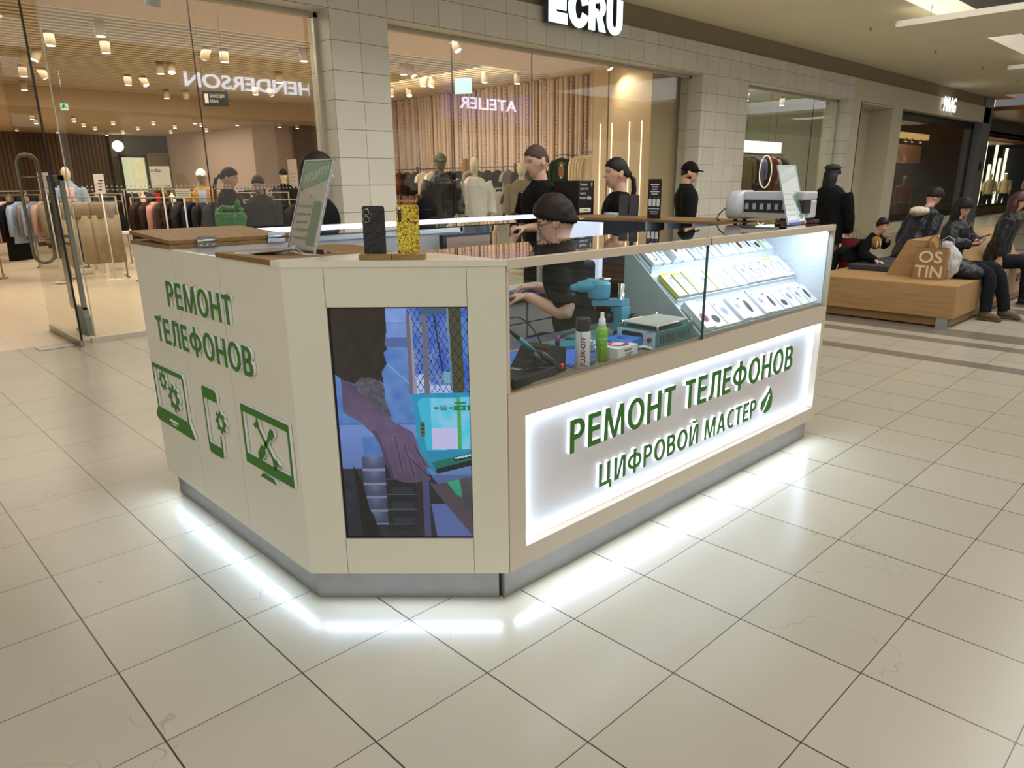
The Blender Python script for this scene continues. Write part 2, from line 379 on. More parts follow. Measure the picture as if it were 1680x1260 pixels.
# ceiling over the walkway
b=MB(); b.box(FX-.4,-14,4.5,-2.2,31.9,4.9); b.box(FX-.4,31.9,4.5,-4.9,33.7,4.9)
b.prism([(-4.9,31.9),(-2.2,31.9),(-2.2,20)],4.5,4.9) if False else None
struct(b.build('ceiling',M_soffit))
b=MB(); b.box(-2.2,-14,8.4,.6,60,8.5); b.box(-2.25,-14,4.9,-2.2,60,8.4); struct(b.build('ceiling_upper',mat('upper_ceiling',(74,70,62),.85,spec=.1)))
for i,y in enumerate((14.3,22.0,29.6)):
    t=thing('ceiling_panel','%s white hanging ceiling panel across the walkway edge'%('nearest','second','farthest')[i],'ceiling panel',(-2.55,y,4.2),0,'hanging panels under the mall ceiling')
    b=MB(); b.prism(rrect(0,0,6.0,2.4,.05),0,.10); b.build('panel',mat('panel_white',(236,230,214),.7,spec=.15),t,bevel=.012)
    b=MB()
    for px in (.5,5.0):
        for py in (.3,2.1): b.cyl((px,py,.1),(px,py,.32),.008,n=6)
    b.build('hanger_rod',M_alu,t)
for i,y in enumerate((15.69,19.65,23.55,27.3)):
    b=MB(tr(-3.5,y,4.5)); b.lathe([(.035,0),(.035,-.012),(.014,-.016),(.012,-.05),(.03,-.056),(.03,-.06)],n=10)
    tag(b.build('sprinkler',M_alu),'fire sprinkler %s in the beige walkway ceiling'%('nearest the camera','second along','third along','farthest along')[i],'sprinkler','sprinklers in the walkway ceiling')
# dark slot and beam at the ceiling edge, wooden ceiling farther on
b=MB(); b.box(-2.2,11,6.2,-2.14,14,6.85); struct(b.build('trim_3',M_black))
b=MB(); b.box(-12,33.0,4.05,6,60,4.2); struct(b.build('ceiling_wood',wood_material('ceiling_wood_mat',(122,74,34),(150,96,48),1)))
b=MB(); b.box(-12,59.5,0,12,60,7); b.box(-6.7,33.7,3.45,-6.6,60,4.05); struct(b.build('wall_back',mat('blue_grey_wall',(116,124,132),.6)))
# hall side and near end, behind the camera (seen only in reflections)
b=MB(); b.box(9.0,-14,0,9.3,60,5.4); struct(b.build('wall_right',mat('opposite_front',(150,140,122),.6)))
# ---------------- shop interior shell
SX0,SX1,SY0,SY1=-28.5,-5.9,-4.0,12.9
b=MB(); b.box(SX0-.2,SY0,0,SX0,SY1,4.2); struct(b.build('wall_shop_rear',mat('rear_curtain_wall',(92,76,60),.85,spec=.1)))
b=MB(); b.box(SX0,SY0-.2,0,SX1,SY0,4.2); struct(b.build('wall_shop_left',M_shopwall))
b=MB(); b.box(SX0,SY1,0,SX1,SY1+.2,4.3); struct(b.build('wall_shop_right',M_shopwall))
# flat ceiling margin, slatted field, lower rear ceiling
b=MB(); b.box(-9.0,SY0,3.9,SX1,SY1,4.0); b.box(-28.5,SY0,3.42,-18.4,SY1,3.5); b.box(-18.45,SY0,3.42,-18.35,SY1,4.3); b.box(-18.4,SY0,3.9,-17.9,SY1,4.0); struct(b.build('ceiling_shop',M_shopceil))
b=MB(); b.box(-18.4,SY0,4.22,-8.9,SY1,4.3); struct(b.build('ceiling_shop_void',M_void))
b=MB(); x=-9.08
while x>-17.9: b.box(x-.06,SY0,3.9,x+.06,SY1,3.99); x-=.24
struct(b.build('ceiling_shop_slats',M_slat))
# rear: dark curtain folds
b=MB(); y=SY0+.05
while y<8.6:
    b.cyl((SX0+.08,y,0),(SX0+.08,y,3.42),.078,n=8,caps=False); y+=.14
struct(b.build('wall_shop_rear_curtain',mat('brown_curtain',(112,94,78),.9,spec=.05)))
b=MB(); b.box(-28.4,8.6,0,-28.1,SY1,3.42); struct(b.build('wall_shop_rear_panel',mat('olive_grey_wall',(88,82,68),.8)))
b=MB(); b.box(-27.9,10.6,0,-20.5,SY1,3.42); struct(b.build('wall_shop_fitting',mat('pink_beige_wall',(208,186,170),.75,spec=.15)))
b=MB(); b.box(-20.3,11.9,0,-19.7,SY1,3.42); struct(b.build('trim_4',mat('brown_pilaster',(96,80,62),.7)))
# ribbed feature wall seen through the second window
def rib_wall():
    N=NT('ribbed_pink_wall'); sep=N.n('ShaderNodeSeparateXYZ'); N.l(N.tc.outputs['Object'],sep.inputs[0])
    c=N.mix(N.noise(9,3),lin((198,174,156)),lin((212,190,174))); N.l(c,N.b.inputs['Base Color']); N.b.inputs['Roughness'].default_value=.6; N.b.inputs['Specular IOR Level'].default_value=.25
    return N.m
b=MB(); x=-17.6; k=0; random.seed(4)
while x<-7.45:
    w=random.choice((.09,.12,.16)); k+=1
    if k%3==2:
        z=.2
        while z<3.88: b.cyl((x,SY1-.06,z),(x,SY1-.06,z+.085),.042,.03,n=6,caps=True); z+=.09
    else: b.cyl((x,SY1-.04,0),(x,SY1-.04,3.9),w*.42,n=8,caps=False)
    x+=w
struct(b.build('wall_shop_ribs',rib_wall()))
b=MB(); b.box(-7.45,11.9,0,-6.0,SY1,3.9); struct(b.build('wall_shop_fitting_room',mat('beige_panel',(206,182,146),.5,spec=.3)))
b=MB()
for x in (-7.25,-6.95,-6.5,-6.2): b.box(x-.008,11.885,.9,x+.008,11.9,2.75)
tag(b.build('wall_light_strip',emis('warm_strip',(255,225,180),2.2)),'four slim vertical light strips on the beige panel at the right of the shop','light')  # glowing strips stand in for light lines reflected on the panels
# reveal / frames / glazing of the three openings
def window(n,y0,y1,z0,z1,mullions,frame=M_frame,x=GX,fw=.05,glass=M_glass,top=None):
    b=MB()
    if n==1: b.box(x-.008,y0+fw-.01,z0,x+.008,y0+fw,z1)
    else: b.box(x-.03,y0,z0,x+.03,y0+fw,z1)
    b.box(x-.03,y1-fw,z0,x+.03,y1,z1); b.box(x-.03,y0,z1-fw,x+.03,y1,z1); b.box(x-.03,y0,z0,x+.03,y1,z0+fw)
    o=struct(b.build('window_%d'%n,frame))
    ys=[y0+fw]+list(mullions)+[y1-fw]
    for i in range(len(ys)-1):
        g=MB(); g.box(x-.006,ys[i]+.004,z0+fw,x+.006,ys[i+1]-.004,z1-fw); g.build('pane',glass,o)
        if i: e=MB(); e.box(x-.008,ys[i]-.004,z0+fw,x+.008,ys[i]+.004,z1-fw); e.build('joint',mat('glass_joint',(52,48,40),.3),o)
    return o
window(1,1.55,4.56,0,3.58,[3.03])
window(2,5.39,12.72,0,3.58,[6.67,8.29,10.21])
window(3,14.5,19.64,0,3.58,[18.3])
window(4,23.6,31.8,.30,3.59,[],frame=M_black,fw=.22,glass=glassmat('dark_glass',(.72,.70,.64),2.0))
window(5,34.0,46.0,.35,3.45,[],frame=M_black,x=-6.55,fw=.12)
window(6,46.2,58,.35,3.45,[],frame=M_black,x=-6.55,fw=.12)
b=MB(); b.box(-6.9,33.7,0,-6.6,59,.35); struct(b.build('baseboard_left',mat('dim_plinth',(96,90,80),.5)))
# bases behind the shop windows of the third bay, back walls of those shops
b=MB(); b.box(-12,14.5,0,-11.9,22,4); b.box(-12,13.1,0,-5.9,13.2,4.2); b.box(-12,21.6,0,-6.3,21.7,4.2); b.box(-12,13.2,3.75,-5.9,21.6,3.85); struct(b.build('wall_third_shop',mat('greenish_wall',(176,178,158),.7)))
b=MB(); b.box(-13,22.9,0,-12.9,33,4); b.box(-13,32,0,-6,32.1,4); b.box(-13,22.8,0,-6,22.9,4); b.box(-13,22.9,3.7,-6,32,3.8); struct(b.build('wall_fourth_shop',mat('dim_brown_wall',(92,80,64),.8)))
b=MB(); b.box(-11,33.7,0,-10.9,59,4); b.box(-11,33.6,0,-6.7,33.7,4); b.box(-11,33.7,3.5,-6.6,59,3.6); struct(b.build('wall_far_shop',mat('far_brown_wall',(170,140,104),.8)))
# ================================================================= THE KIOSK
M_cream=mat('cream_laminate',(222,219,201),.32,spec=.4)
M_groove=mat('joint_groove',(120,114,98),.7)
M_steel=mat('brushed_steel',(160,160,162),.36,metal=.85,nscale=14,namt=.12)
M_woodtop=wood_material('oak_worktop',(108,80,46),(148,114,70),1,1.0,.55)
M_woodtopx=wood_material('oak_worktop_x',(108,80,46),(148,114,70),0,1.0,.55)
M_grey=mat('grey_laminate',(150,152,156),.5)
M_railc=mat('beige_rail',(206,192,170),.35,spec=.4)
M_green=mat('sign_green',(52,116,34),.45,spec=.3)
M_acryl=mat('white_acrylic',(236,236,238),.35,spec=.4)
M_acryl_lit=mat('white_acrylic_lit',(240,242,250),.4,emit=.75,ecol=(232,238,255))
M_panelwhite=mat('lightbox_face',(214,211,210),.5,spec=.3)
Z0,Z1,ZT=.13,1.333,1.352
def glow_strip(name,a,b,direction,w,power,label=None):
    a=Vector(a); b=Vector(b); d=(b-a); L=d.length; mid=(a+b)/2
    n=Vector(direction).normalized(); x=d.normalized(); z=-n; y=z.cross(x).normalized()
    l=bpy.data.lights.new(name,'AREA'); l.shape='RECTANGLE'; l.size=L; l.size_y=w; l.energy=power; l.color=COOL
    o=bpy.data.objects.new(name,l); COL.objects.link(o)
    x=y.cross(z)
    o.matrix_world=Matrix(((x.x,y.x,z.x,mid.x),(x.y,y.y,z.y,mid.y),(x.z,y.z,z.z,mid.z),(0,0,0,1))); return o
# --- left cabinet
t=thing('service_cabinet','cream kiosk cabinet with oak top at the left end of the kiosk','cabinet',(-1.01,.70,0))
b=MB(tr(1.01,-.70,0)); b.box(-1.01,.718,Z0,-.49,1.26,Z1); b.build('body',mat('cabinet_side_grey',(172,174,176),.5),t)
b=MB(tr(1.01,-.70,0)); b.box(-1.01,.70,Z0,-.491,.718,Z1); b.build('front_panel',M_cream,t)
b=MB(tr(1.01,-.70,0)); b.box(-1.02,.695,Z1,-.489,1.27,ZT); b.build('worktop',M_woodtopx,t,bevel=.001)
b=MB(tr(1.01,-.70,0)); b.box(-.975,.735,0,-.491,1.2,Z0); b.build('plinth',M_steel,t)
# folded entrance flap
t=thing('counter_flap','folded oak entrance flap lying open on the left kiosk cabinet','counter flap',(-.485,.70,ZT))
b=MB(rot('Y',2.6)); b.box(-.53,-.005,.0,-.004,.56,.018); o=b.build('flap_board',M_woodtopx,t,bevel=.001); o.location=(0,0,.014-.012)
for y in (.16,.50):
    b=MB(); b.box(.0005,y-.045,-.016,.003,y+.045,.004); b.cyl((.003,y-.045,.011),(.003,y+.045,.011),.007,n=10); b.box(.0005,y-.045,.016,.003,y+.045,.032)
    for q in (-.028,.0,.028): b.cyl((.003,y+q,-.009),(.0045,y+q,-.009),.004,n=6)
    b.build('hinge',mat('hinge_steel',(190,190,190),.25,metal=1),t)
# --- gate panel
t=thing('entrance_gate','narrow cream gate panel between the two left-hand cabinets','gate',(-.49,.70,0))
b=MB(tr(.49,-.70,0)); b.box(-.488,.70,Z0,-.002,.718,Z1); b.build('panel',M_cream,t)
b=MB(tr(.49,-.70,0)); b.box(-.488,.735,0,-.002,.75,Z0); b.build('plinth',M_steel,t)
# --- corner cabinet with the screen
t=thing('corner_cabinet','cream corner cabinet with tall video screen and oak top','cabinet',(.535,.70,0))
T=tr(-.535,-.70,0); t_corner=t
b=MB(T); b.prism([(0,.718),(.523,.718),(1.062,1.257),(.56,1.257),(.56,1.24),(0,1.24)],Z0,Z1); b.build('body',M_cream,t)
b=MB(T); b.box(.001,.70,Z0,.5345,.718,Z1); b.build('side_panel',M_cream,t)
b=MB(T); b.prism([(.0,.735),(.52,.735),(1.035,1.25),(.5,1.25),(0,1.2)],0,Z0); b.build('plinth',M_steel,t)
CM=T@plane((.535,.70,0),(1,1,0),(0,0,1))      # chamfer plane: x along, y up, z outward
b=MB(CM)
for a in ((0,Z0,.149,Z1-.002),(.649,Z0,.785,Z1-.002),(.149,Z0,.649,.28),(.149,1.19,.649,Z1-.002)): b.box(a[0],a[1],-.0165,a[2],a[3],0)
b.build('front_frame',M_cream,t)
b=MB(CM)
pass
for x in (.1485,.6485):
    for z0_,z1_ in ((Z0,.28),(1.19,Z1-.003)): b=MB(CM); b.box(x-.0008,z0_,-.001,x+.0008,z1_,.0006); b.build('panel_joint',M_groove,t)
b=MB(T); b.prism([(0,.695),(.47,.695),(.50,1.08),(.56,1.17),(.09,1.265),(0,1.21)],Z1,ZT); b.build('worktop',M_woodtopx,t,bevel=.001)
b=MB(T); b.prism([(.472,.695),(.537,.697),(1.093,1.253),(1.093,1.259),(.70,1.259),(.562,1.172),(.502,1.08)],Z1-.002,ZT); b.build('white_top',mat('white_top_gloss',(228,222,204),.12,spec=.6),t)
# the picture on the video screen, painted into one emissive colour grid
def screen_picture(nx,ny):
    """list of rgb, row 0 = bottom. u,v in 0..1 (v down)"""
    import itertools
    def seg(px,py,ax,ay,bx,by):
        dx,dy=bx-ax,by-ay; q=max(0,min(1,((px-ax)*dx+(py-ay)*dy)/(dx*dx+dy*dy))); return math.hypot(px-ax-q*dx,py-ay-q*dy),q
    def inside(P,x,y):
        c=False; j=len(P)-1
        for i in range(len(P)):
            if (P[i][1]>y)!=(P[j][1]>y) and x<(P[j][0]-P[i][0])*(y-P[i][1])/(P[j][1]-P[i][1])+P[i][0]: c=not c
            j=i
        return c
    S=lambda x,y:((x-103)/710*1.0,(y-72)/1112)      # from photo crop pixels
    shirt=[(0,0),(285,0),(288,90),(275,160),(287,185),(265,200),(278,250),(250,290),(255,350),(235,330),(180,315),(130,320),(98,345),(35,325),(0,300)]
    tat=[(98,345),(130,320),(180,308),(230,330),(255,350),(260,420),(290,510),(230,470),(170,420),(110,380)]
    arm=[(30,322),(100,350),(170,420),(250,470),(300,530),(395,575),(415,620),(430,680),(470,730),(485,755),(450,755),(465,790),(488,810),(470,825),(380,830),(330,830),(262,800),(235,720),(215,640),(185,590),(120,530),(50,495),(30,480)]
    trouser=[(60,740),(110,850),(130,960),(160,1020),(185,1112),(85,1112)]
    machine=[(400,393),(710,388),(710,700),(470,790),(430,700),(415,560)]
    win=[(430,430),(450,415),(710,410),(710,662),(470,668)]
    phone=[(493,728),(710,680),(710,745),(525,785)]
    slab=[(470,755),(525,785),(710,745),(710,800),(520,838),(490,800)]
    desk=[(480,840),(530,835),(710,800),(710,1112),(690,1112)]
    desk2=[(480,835),(520,838),(710,1060),(710,1090),(660,1040)]
    cab=[(480,940),(560,940),(710,1112),(505,1112)]
    stool=[(172,1042),(260,1055),(330,1085),(342,1112),(190,1112)]
    mesh1=[(395,0),(600,0),(620,388),(400,392)]; mesh2=[(600,0),(676,0),(690,388),(620,388)]
    out=[]
    for j in range(ny):
        for i in range(nx):
            x=(i+.5)/nx*710; y=(1-(j+.5)/ny)*1112
            n=noise.noise((x*.02,y*.02,1.7)); n2=noise.noise((x*.06,y*.06,4.2))
            c=(96+8*n,138+8*n,205)                       # blue-lit white wall
            if y<62: c=(128,160,225)
            if 62<=y<68: c=(90,115,170)
            if 68<=y<130: c=(120,152,215)
            if 130<=y<175: c=(84,108,165)
            c=tuple(q+n*10-(y/1112)*22 for q in c)
            if y>535 and y<540: c=(60,80,130)
            if 540<=y<600: c=(112,140,205)
            if seg(x,y,285,255,400,350)[0]<3: c=(140,165,220)
            if y>720: c=(44+n*14,48+n*14,62+n*12)
            if x<120 and 600<y<760: c=(108,135,200)
            # stacked parts trays
            if 110<x<235 and 700<y<1050:
                k=((y-700)%70)/70; r=abs(x-172)/62; c=(70+60*(1-r)*(1-k),82+60*(1-r)*(1-k),112+70*(1-r)*(1-k)) if k<.85 else (150,160,190)
            if 235<x<400 and 760<y<1080:
                k=((y-760)%78); c=(52,58,72) if 14<k<52 and 262<x<385 else (36,38,46)
                if 50<k<56: c=(96,102,120)
            if 436<x<470 and 820<y<1112: c=(86,92,140)
            if 400<x<436 and 820<y<1112: c=(52,46,48)
            if inside(mesh1,x,y):
                c=(84+45*n,118+40*n,205)
                if y>300 and x<600-(y-300)*-.2: c=(175,200,245) if (x-410)*.9+(y-300)*-.9<60 or y>350 else c
                a=(x+y*.62)%30; d=(x-y*.62)%30
                if a<3.4 or d<3.4: c=(30,34,60)
                w=490+max(0,y)*.18+12*math.sin(y*.01)
                if y<288 and abs(x-(440+y*.32) if False else x-(533+y*.14))<4: c=(40,36,44)
                if 575<x<612 and 288<y<345: c=(110,170,190)
            if inside(mesh2,x,y):
                c=(72,76,52); a=(x+y*.8)%44; d=(x-y*.8)%44
                if a<3.6 or d<3.6: c=(18,18,22)
                if x<612+y*.03: c=(120,140,170)
            if x>676+y*.03 and y<388:
                c=(74+40*n,122+40*n,205); a=(x+y*.8)%44; d=(x-y*.8)%44
                if a<3.2 or d<3.2: c=(20,26,50)
            if 392<x<420+y*.03 and 30<y<392: c=(112,106,120) if x<412 else (150,150,175)
            if 470<x<500 and y<392: c=(110,108,122)
            if 472<x<496 and 300<y: c=c
            if y<26 and 470<x<605: c=(70,96,120)
            if inside(machine,x,y): c=(40,150+10*n,190)
            if inside(win,x,y):
                c=(110+60*n,205,235)
                if 470<x<650 and 560<y<662: c=(196,196,240)
                if x<500: c=(60,185,215)
                if 640<x<662: c=(70,170-20*n2,90)
                if 430<y-0*x<475 and 630<x<690 and ((int(y)//8)%2==0): c=(40,130,80)
                if 448<y<474:
                    if 518<x<545 and (abs(y-461)<3 or abs(x-531)<3): c=(40,110,90)
                    if 552<x<588 and (abs(y-450)<3 or abs(y-461)<3 or abs(y-472)<3 or x<557): c=(40,110,90)
                    if 600<x<618 and abs(y-461)<3: c=(40,110,90)
                    if 622<x<655 and (abs(y-450)<3 or abs(y-461)<3 or abs(y-472)<3 or x>650): c=(40,120,60)
                    if 670<x<710 and ((x//12)%2==0 or y<452): c=(40,110,90)
            if 438<x<462 and 530<y<600: c=(100,96,60) if (int(y)//9)%2 else (60,64,50)
            if inside(desk,x,y): c=(92+10*n,90+12*n,96)
            if inside([(565,820),(640,812),(650,860),(655,910),(620,890),(590,850)],x,y): c=(60,190,150)
            if inside(desk2,x,y): c=(110,84,104)
            if inside(cab,x,y): c=(112,132,205)
            if inside(slab,x,y): c=(112,148,200) if y<790+.0*x else (92,120,180)
            if inside(phone,x,y): c=(34,120,110) if (x*.23+y)<880 else (30,38,44)
            if seg(x,y,625,712,710,696)[0]<10: c=(190,225,230) if seg(x,y,625,708,710,692)[0]<5 else (20,40,40)
            if inside(trouser,x,y): c=(26,22,20)
            if inside(arm,x,y):
                s=n*9; c=(100+s,84+s,114+s)
                e=min(seg(x,y,300,600,330,780)[0],seg(x,y,345,640,395,800)[0],seg(x,y,365,700,470,800)[0],seg(x,y,400,640,455,740)[0])
                if e<5: c=(82+s,67+s,96+s)
                elif e<14: c=(110+s,92+s,124+s)
                dd=seg(x,y,185,590,262,800)[0]
                if dd<22: c=tuple(q*.82 for q in c)
                if y<520: c=tuple(q*(.86+.16*(y-320)/200) for q in c)
            if inside(tat,x,y):
                c=(84+26*n2,84+24*n2,98+24*n2)
            if inside(shirt,x,y):
                c=(46+7*n,42+7*n,34+6*n)
            if y>600 and not inside(win,x,y): c=tuple(q*(1-.22*min(1,(y-600)/300)) for q in c)
            out.append(tuple(max(2,min(255,q*.94)) for q in c))
    return out
def colour_grid(name,M,w,h,nx,ny,cols,strength,parent):
    vs=[];fs=[]
    for j in range(ny+1):
        for i in range(nx+1): vs.append(tuple(M@Vector((w*i/nx,h*j/ny,0))))
    for j in range(ny):
        for i in range(nx): a=j*(nx+1)+i; fs.append((a,a+1,a+nx+2,a+nx+1))
    me=bpy.data.meshes.new(name); me.from_pydata(vs,[],fs)
    at=me.color_attributes.new('picture','FLOAT_COLOR','CORNER'); buf=[]
    for c in cols: buf+=list(lin(c))*4
    at.data.foreach_set('color',buf)
    m=bpy.data.materials.new(name+'_display'); m.use_nodes=True; nt=m.node_tree; p=nt.nodes['Principled BSDF']
    a=nt.nodes.new('ShaderNodeVertexColor'); a.layer_name='picture'; nt.links.new(a.outputs[0],p.inputs['Emission Color']); p.inputs['Emission Strength'].default_value=strength
    p.inputs['Base Color'].default_value=(.01,.01,.012,1); p.inputs['Roughness'].default_value=.08
    me.materials.append(m); o=bpy.data.objects.new(name,me); COL.objects.link(o); o.parent=parent; return o
_nx,_ny=176,280
b=MB(CM); b.box(.149,.28,-.0164,.649,.286,-.010); b.box(.149,1.184,-.0164,.649,1.19,-.010); b.box(.149,.28,-.0164,.157,1.19,-.010); b.box(.646,.28,-.0164,.649,1.19,-.010)
scr=b.build('screen_bezel',mat('screen_black',(10,10,12),.2),t)
colour_grid('screen',CM@tr(.157,.286,-.0125),.489,.898,_nx,_ny,screen_picture(_nx,_ny),.80,scr)['label']='lit video screen showing a tattooed arm at a workbench'
# left-hand green lettering and icons, split over the three panels they hang on: one sign
t=thing('wall_lettering','green raised repair lettering with three icons on the cream left side','sign',(-.35,.70,0))
LM=tr(.35,-.70,0)@plane((0,.699,0),(1,0,0),(0,0,1))
D=.013
letters('РЕМОНТ',LM@tr(-.585,1.070,0),.70,.12,D,[M_green,M_acryl],t)
letters('ТЕЛЕФОНОВ',LM@tr(-.80,.880,0),1.053,.122,D,[M_green,M_acryl],t)
def icon_part(name,polys,label=None):
    b=MB(LM)
    for P in polys: b.prism(P,.001,D,1); b.prism([(x,y) for x,y in P],D,D+.0015,0)
    o=b.build(name,[M_green,M_acryl],t)
    if label: o['label']=label
    return o
def ring(x0,y0,x1,y1,w,wt,wb,r=.02):
    # rounded frame as four bars + the outline
    return [[(x0,y0+r*0),(x0+w,y0),(x0+w,y1),(x0,y1)],[(x1-w,y0),(x1,y0),(x1,y1),(x1-w,y1)],[(x0+w,y1-wt),(x1-w,y1-wt),(x1-w,y1),(x0+w,y1)],[(x0+w,y0),(x1-w,y0),(x1-w,y0+wb),(x0+w,y0+wb)]]
def gear(cx,cy,r,n=8,hole=.42):
    P=[]
    for k in range(n):
        a=2*PI*k/n
        for da,rr in ((-.24,.76),(-.16,1),(.16,1),(.24,.76)): P.append((cx+r*rr*math.cos(a+da),cy+r*rr*math.sin(a+da)))
    H=[(cx+r*hole*math.cos(2*PI*k/16),cy+r*hole*math.sin(2*PI*k/16)) for k in range(17)]
    # keyhole polygon so the hub stays open
    a0=.24; k0=0
    return [P[3:]+P[:3]+[P[3]]+[ (cx+r*hole*math.cos(a0-2*PI*k/16),cy+r*hole*math.sin(a0-2*PI*k/16)) for k in range(17)]]
L=[[(-.955,.51),(-.94,.51),(-.94,.745),(-.955,.745)],[(-.555,.51),(-.54,.51),(-.54,.725),(-.555,.725)],[(-.94,.722),(-.555,.722),(-.54,.725),(-.555,.745),(-.94,.745)],
   [(-.955,.51),(-.54,.51),(-.49,.44),(-.50,.43),(-.965,.43),(-1.0,.445),(-1.0,.46)]]
icon_part('laptop_icon',L,'green laptop outline icon with gears')
icon_part('gear_icon',gear(-.825,.668,.05)); icon_part('gear_icon',gear(-.70,.60,.072))
b=MB(LM@tr(0,0,D+.002)); b.box(-.80,.462,0,-.69,.474,.001); b.box(-.775,.448,0,-.715,.454,.001); b.build('keyboard_mark',M_acryl,t)
Pn=[[(-.318,.44),(-.306,.44),(-.306,.745),(-.318,.735)],[(-.172,.44),(-.160,.44),(-.160,.535),(-.172,.535)],[(-.306,.69),(-.160,.69),(-.160,.73),(-.175,.745),(-.306,.745)],[(-.306,.44),(-.172,.44),(-.172,.475),(-.306,.475)],[(-.318,.44),(-.305,.425),(-.173,.425),(-.160,.44)]]
icon_part('phone_icon',Pn,'green phone outline icon with a gear'); icon_part('gear_icon',gear(-.145,.605,.055))
Pm=ring(.085,.487,.50,.745,.016,.03,.045); icon_part('monitor_icon',Pm,'green monitor outline icon with crossed tools')
icon_part('monitor_foot',[[(.205,.455),(.35,.455),(.325,.474),(.235,.478)]])
def wrench(cx,cy,ang,L_=.09):
    M=Matrix.Rotation(R(ang),2); P=[(-L_,.006),(-L_-.0,.022),(-L_-.028,.026),(-L_-.018,.010),(-L_-.018,-.010),(-L_-.028,-.026),(-L_,-.022),(-L_,-.006),(-L_+.02,-.008),(L_-.02,-.008),(L_,-.022),(L_+.028,-.026),(L_+.018,-.010),(L_+.018,.010),(L_+.028,.026),(L_,.022),(L_-.02,.008),(-L_+.02,.008)]
    return [(cx+(M@Vector(p)).x,cy+(M@Vector(p)).y) for p in P[1:]]
def driver(cx,cy,ang):
    M=Matrix.Rotation(R(ang),2); P=[(-.10,-.018),(-.04,-.022),(-.03,-.008),(.05,-.008),(.06,-.018),(.095,-.018),(.105,0),(.095,.018),(.06,.018),(.05,.008),(-.03,.008),(-.04,.022),(-.10,.018),(-.115,0)]
    return [(cx+(M@Vector(p)).x,cy+(M@Vector(p)).y) for p in P]
icon_part('tools_icon',[wrench(.29,.615,-45),driver(.29,.615,45)],'green crossed spanner and screwdriver icon')
# --- long glazed display counter on the right
t=thing('display_counter','long cream kiosk counter with lit sign panel and glass showcase on top','display counter',(1.09,2.6,0)); t_disp=t
T=tr(-1.09,-2.6,0)
b=MB(T); b.box(.55,1.272,Z0,1.05,3.98,.845); b.build('body',M_cream,t)
b=MB(T); b.box(1.05,1.262,Z0,1.09,1.35,.86); b.box(1.05,3.94,Z0,1.09,3.985,.86); b.box(1.05,1.35,.762,1.09,3.94,.86); b.box(1.05,1.35,Z0,1.09,3.94,.212); b.build('front_frame',mat('beige_front',(204,192,174),.36,spec=.4),t)
b=MB(T); b.box(1.0495,1.35,.212,1.053,3.94,.762); sp=b.build('sign_panel',M_panelwhite,t); sp['label']='white lit sign panel with green lettering'
b=MB(T); b.box(.60,1.262,0,1.055,3.945,Z0); b.build('plinth',M_steel,t)
b=MB(T); b.box(.551,1.275,.845,1.088,3.978,.862); b.build('case_floor',wood_material('case_floor_wood',(150,124,96),(176,150,120),1,.8,.5),t)
SM=T@plane((1.0535,0,0),(0,1,0),(0,0,1))
D=.016
letters('РЕМОНТ ТЕЛЕФОНОВ',SM@tr(1.628,.524,0),2.0,.147,D,[M_green,M_acryl_lit],sp)
letters('ЦИФРОВОЙ МАСТЕР',SM@tr(1.825,.313,0),1.40,.108,D,[M_green,M_acryl_lit],sp)
b=MB(SM)
Lf=[(3.375,.462),(3.40,.43),(3.415,.39),(3.412,.345),(3.39,.32),(3.345,.308),(3.305,.318),(3.275,.352),(3.285,.39),(3.33,.418),(3.36,.44)]
b.prism(Lf,0,D,1); b.prism(Lf,D,D+.0015,0); b.tube([(3.235,.282,D+.002),(3.275,.298,D+.002),(3.33,.355,D+.0025),(3.37,.42,D+.0025)],.004,n=6,mi=1); b.build('leaf_mark',[M_green,M_acryl_lit],sp)['label']='green leaf mark after the lettering'
# rails, posts, panes
b=MB(T); b.box(1.066,1.262,1.318,1.092,2.588,ZT); b.build('top_rail',M_railc,t,bevel=.0015)
b=MB(T); b.box(1.066,2.594,1.318,1.092,3.985,ZT); b.build('top_rail',M_railc,t,bevel=.0015)
b=MB(T); b.box(1.066,1.262,.862,1.086,1.276,1.318); b.build('corner_post',M_railc,t)
b=MB(T); b.box(1.064,3.972,.862,1.09,3.985,1.318); b.build('end_post',M_frame,t)
b=MB(T); b.box(1.056,1.28,.862,1.066,3.97,.876); b.build('bottom_rail',M_alu,t)
for y0,y1 in ((1.278,2.586),(2.596,3.97)):
    b=MB(T); b.box(1.070,y0,.864,1.075,y1,1.318); b.build('front_glass',M_glass_clear,t)
    b=MB(T); b.box(.565,y0-.006,1.344,1.066,y1+.003,1.350); b.build('top_glass',glassmat('top_glass',(.93,.97,.95),1.35),t)
b=MB(T); b.box(.56,2.5885,.864,1.07,2.5935,1.342); b.build('divider_glass',M_glass_clear,t)
b=MB(T); b.box(1.068,2.586,.864,1.0765,2.589,1.318); b.box(1.068,2.5935,.864,1.0765,2.5965,1.318); b.box(1.0655,2.587,1.3175,1.0925,2.595,1.3525); b.build('glass_edge',M_edge,t)
b=MB(T); b.box(1.0765,2.5885,.864,1.078,2.594,1.318); b.build('seal',M_black,t)
b=MB(T); b.box(.56,3.955,.864,1.064,3.97,1.342); b.build('end_panel',mat('end_panel_white',(222,226,228),.5),t)
b=MB(T); b.box(.56,1.276,.864,.563,2.588,.90); b.build('rear_track',M_alu,t)
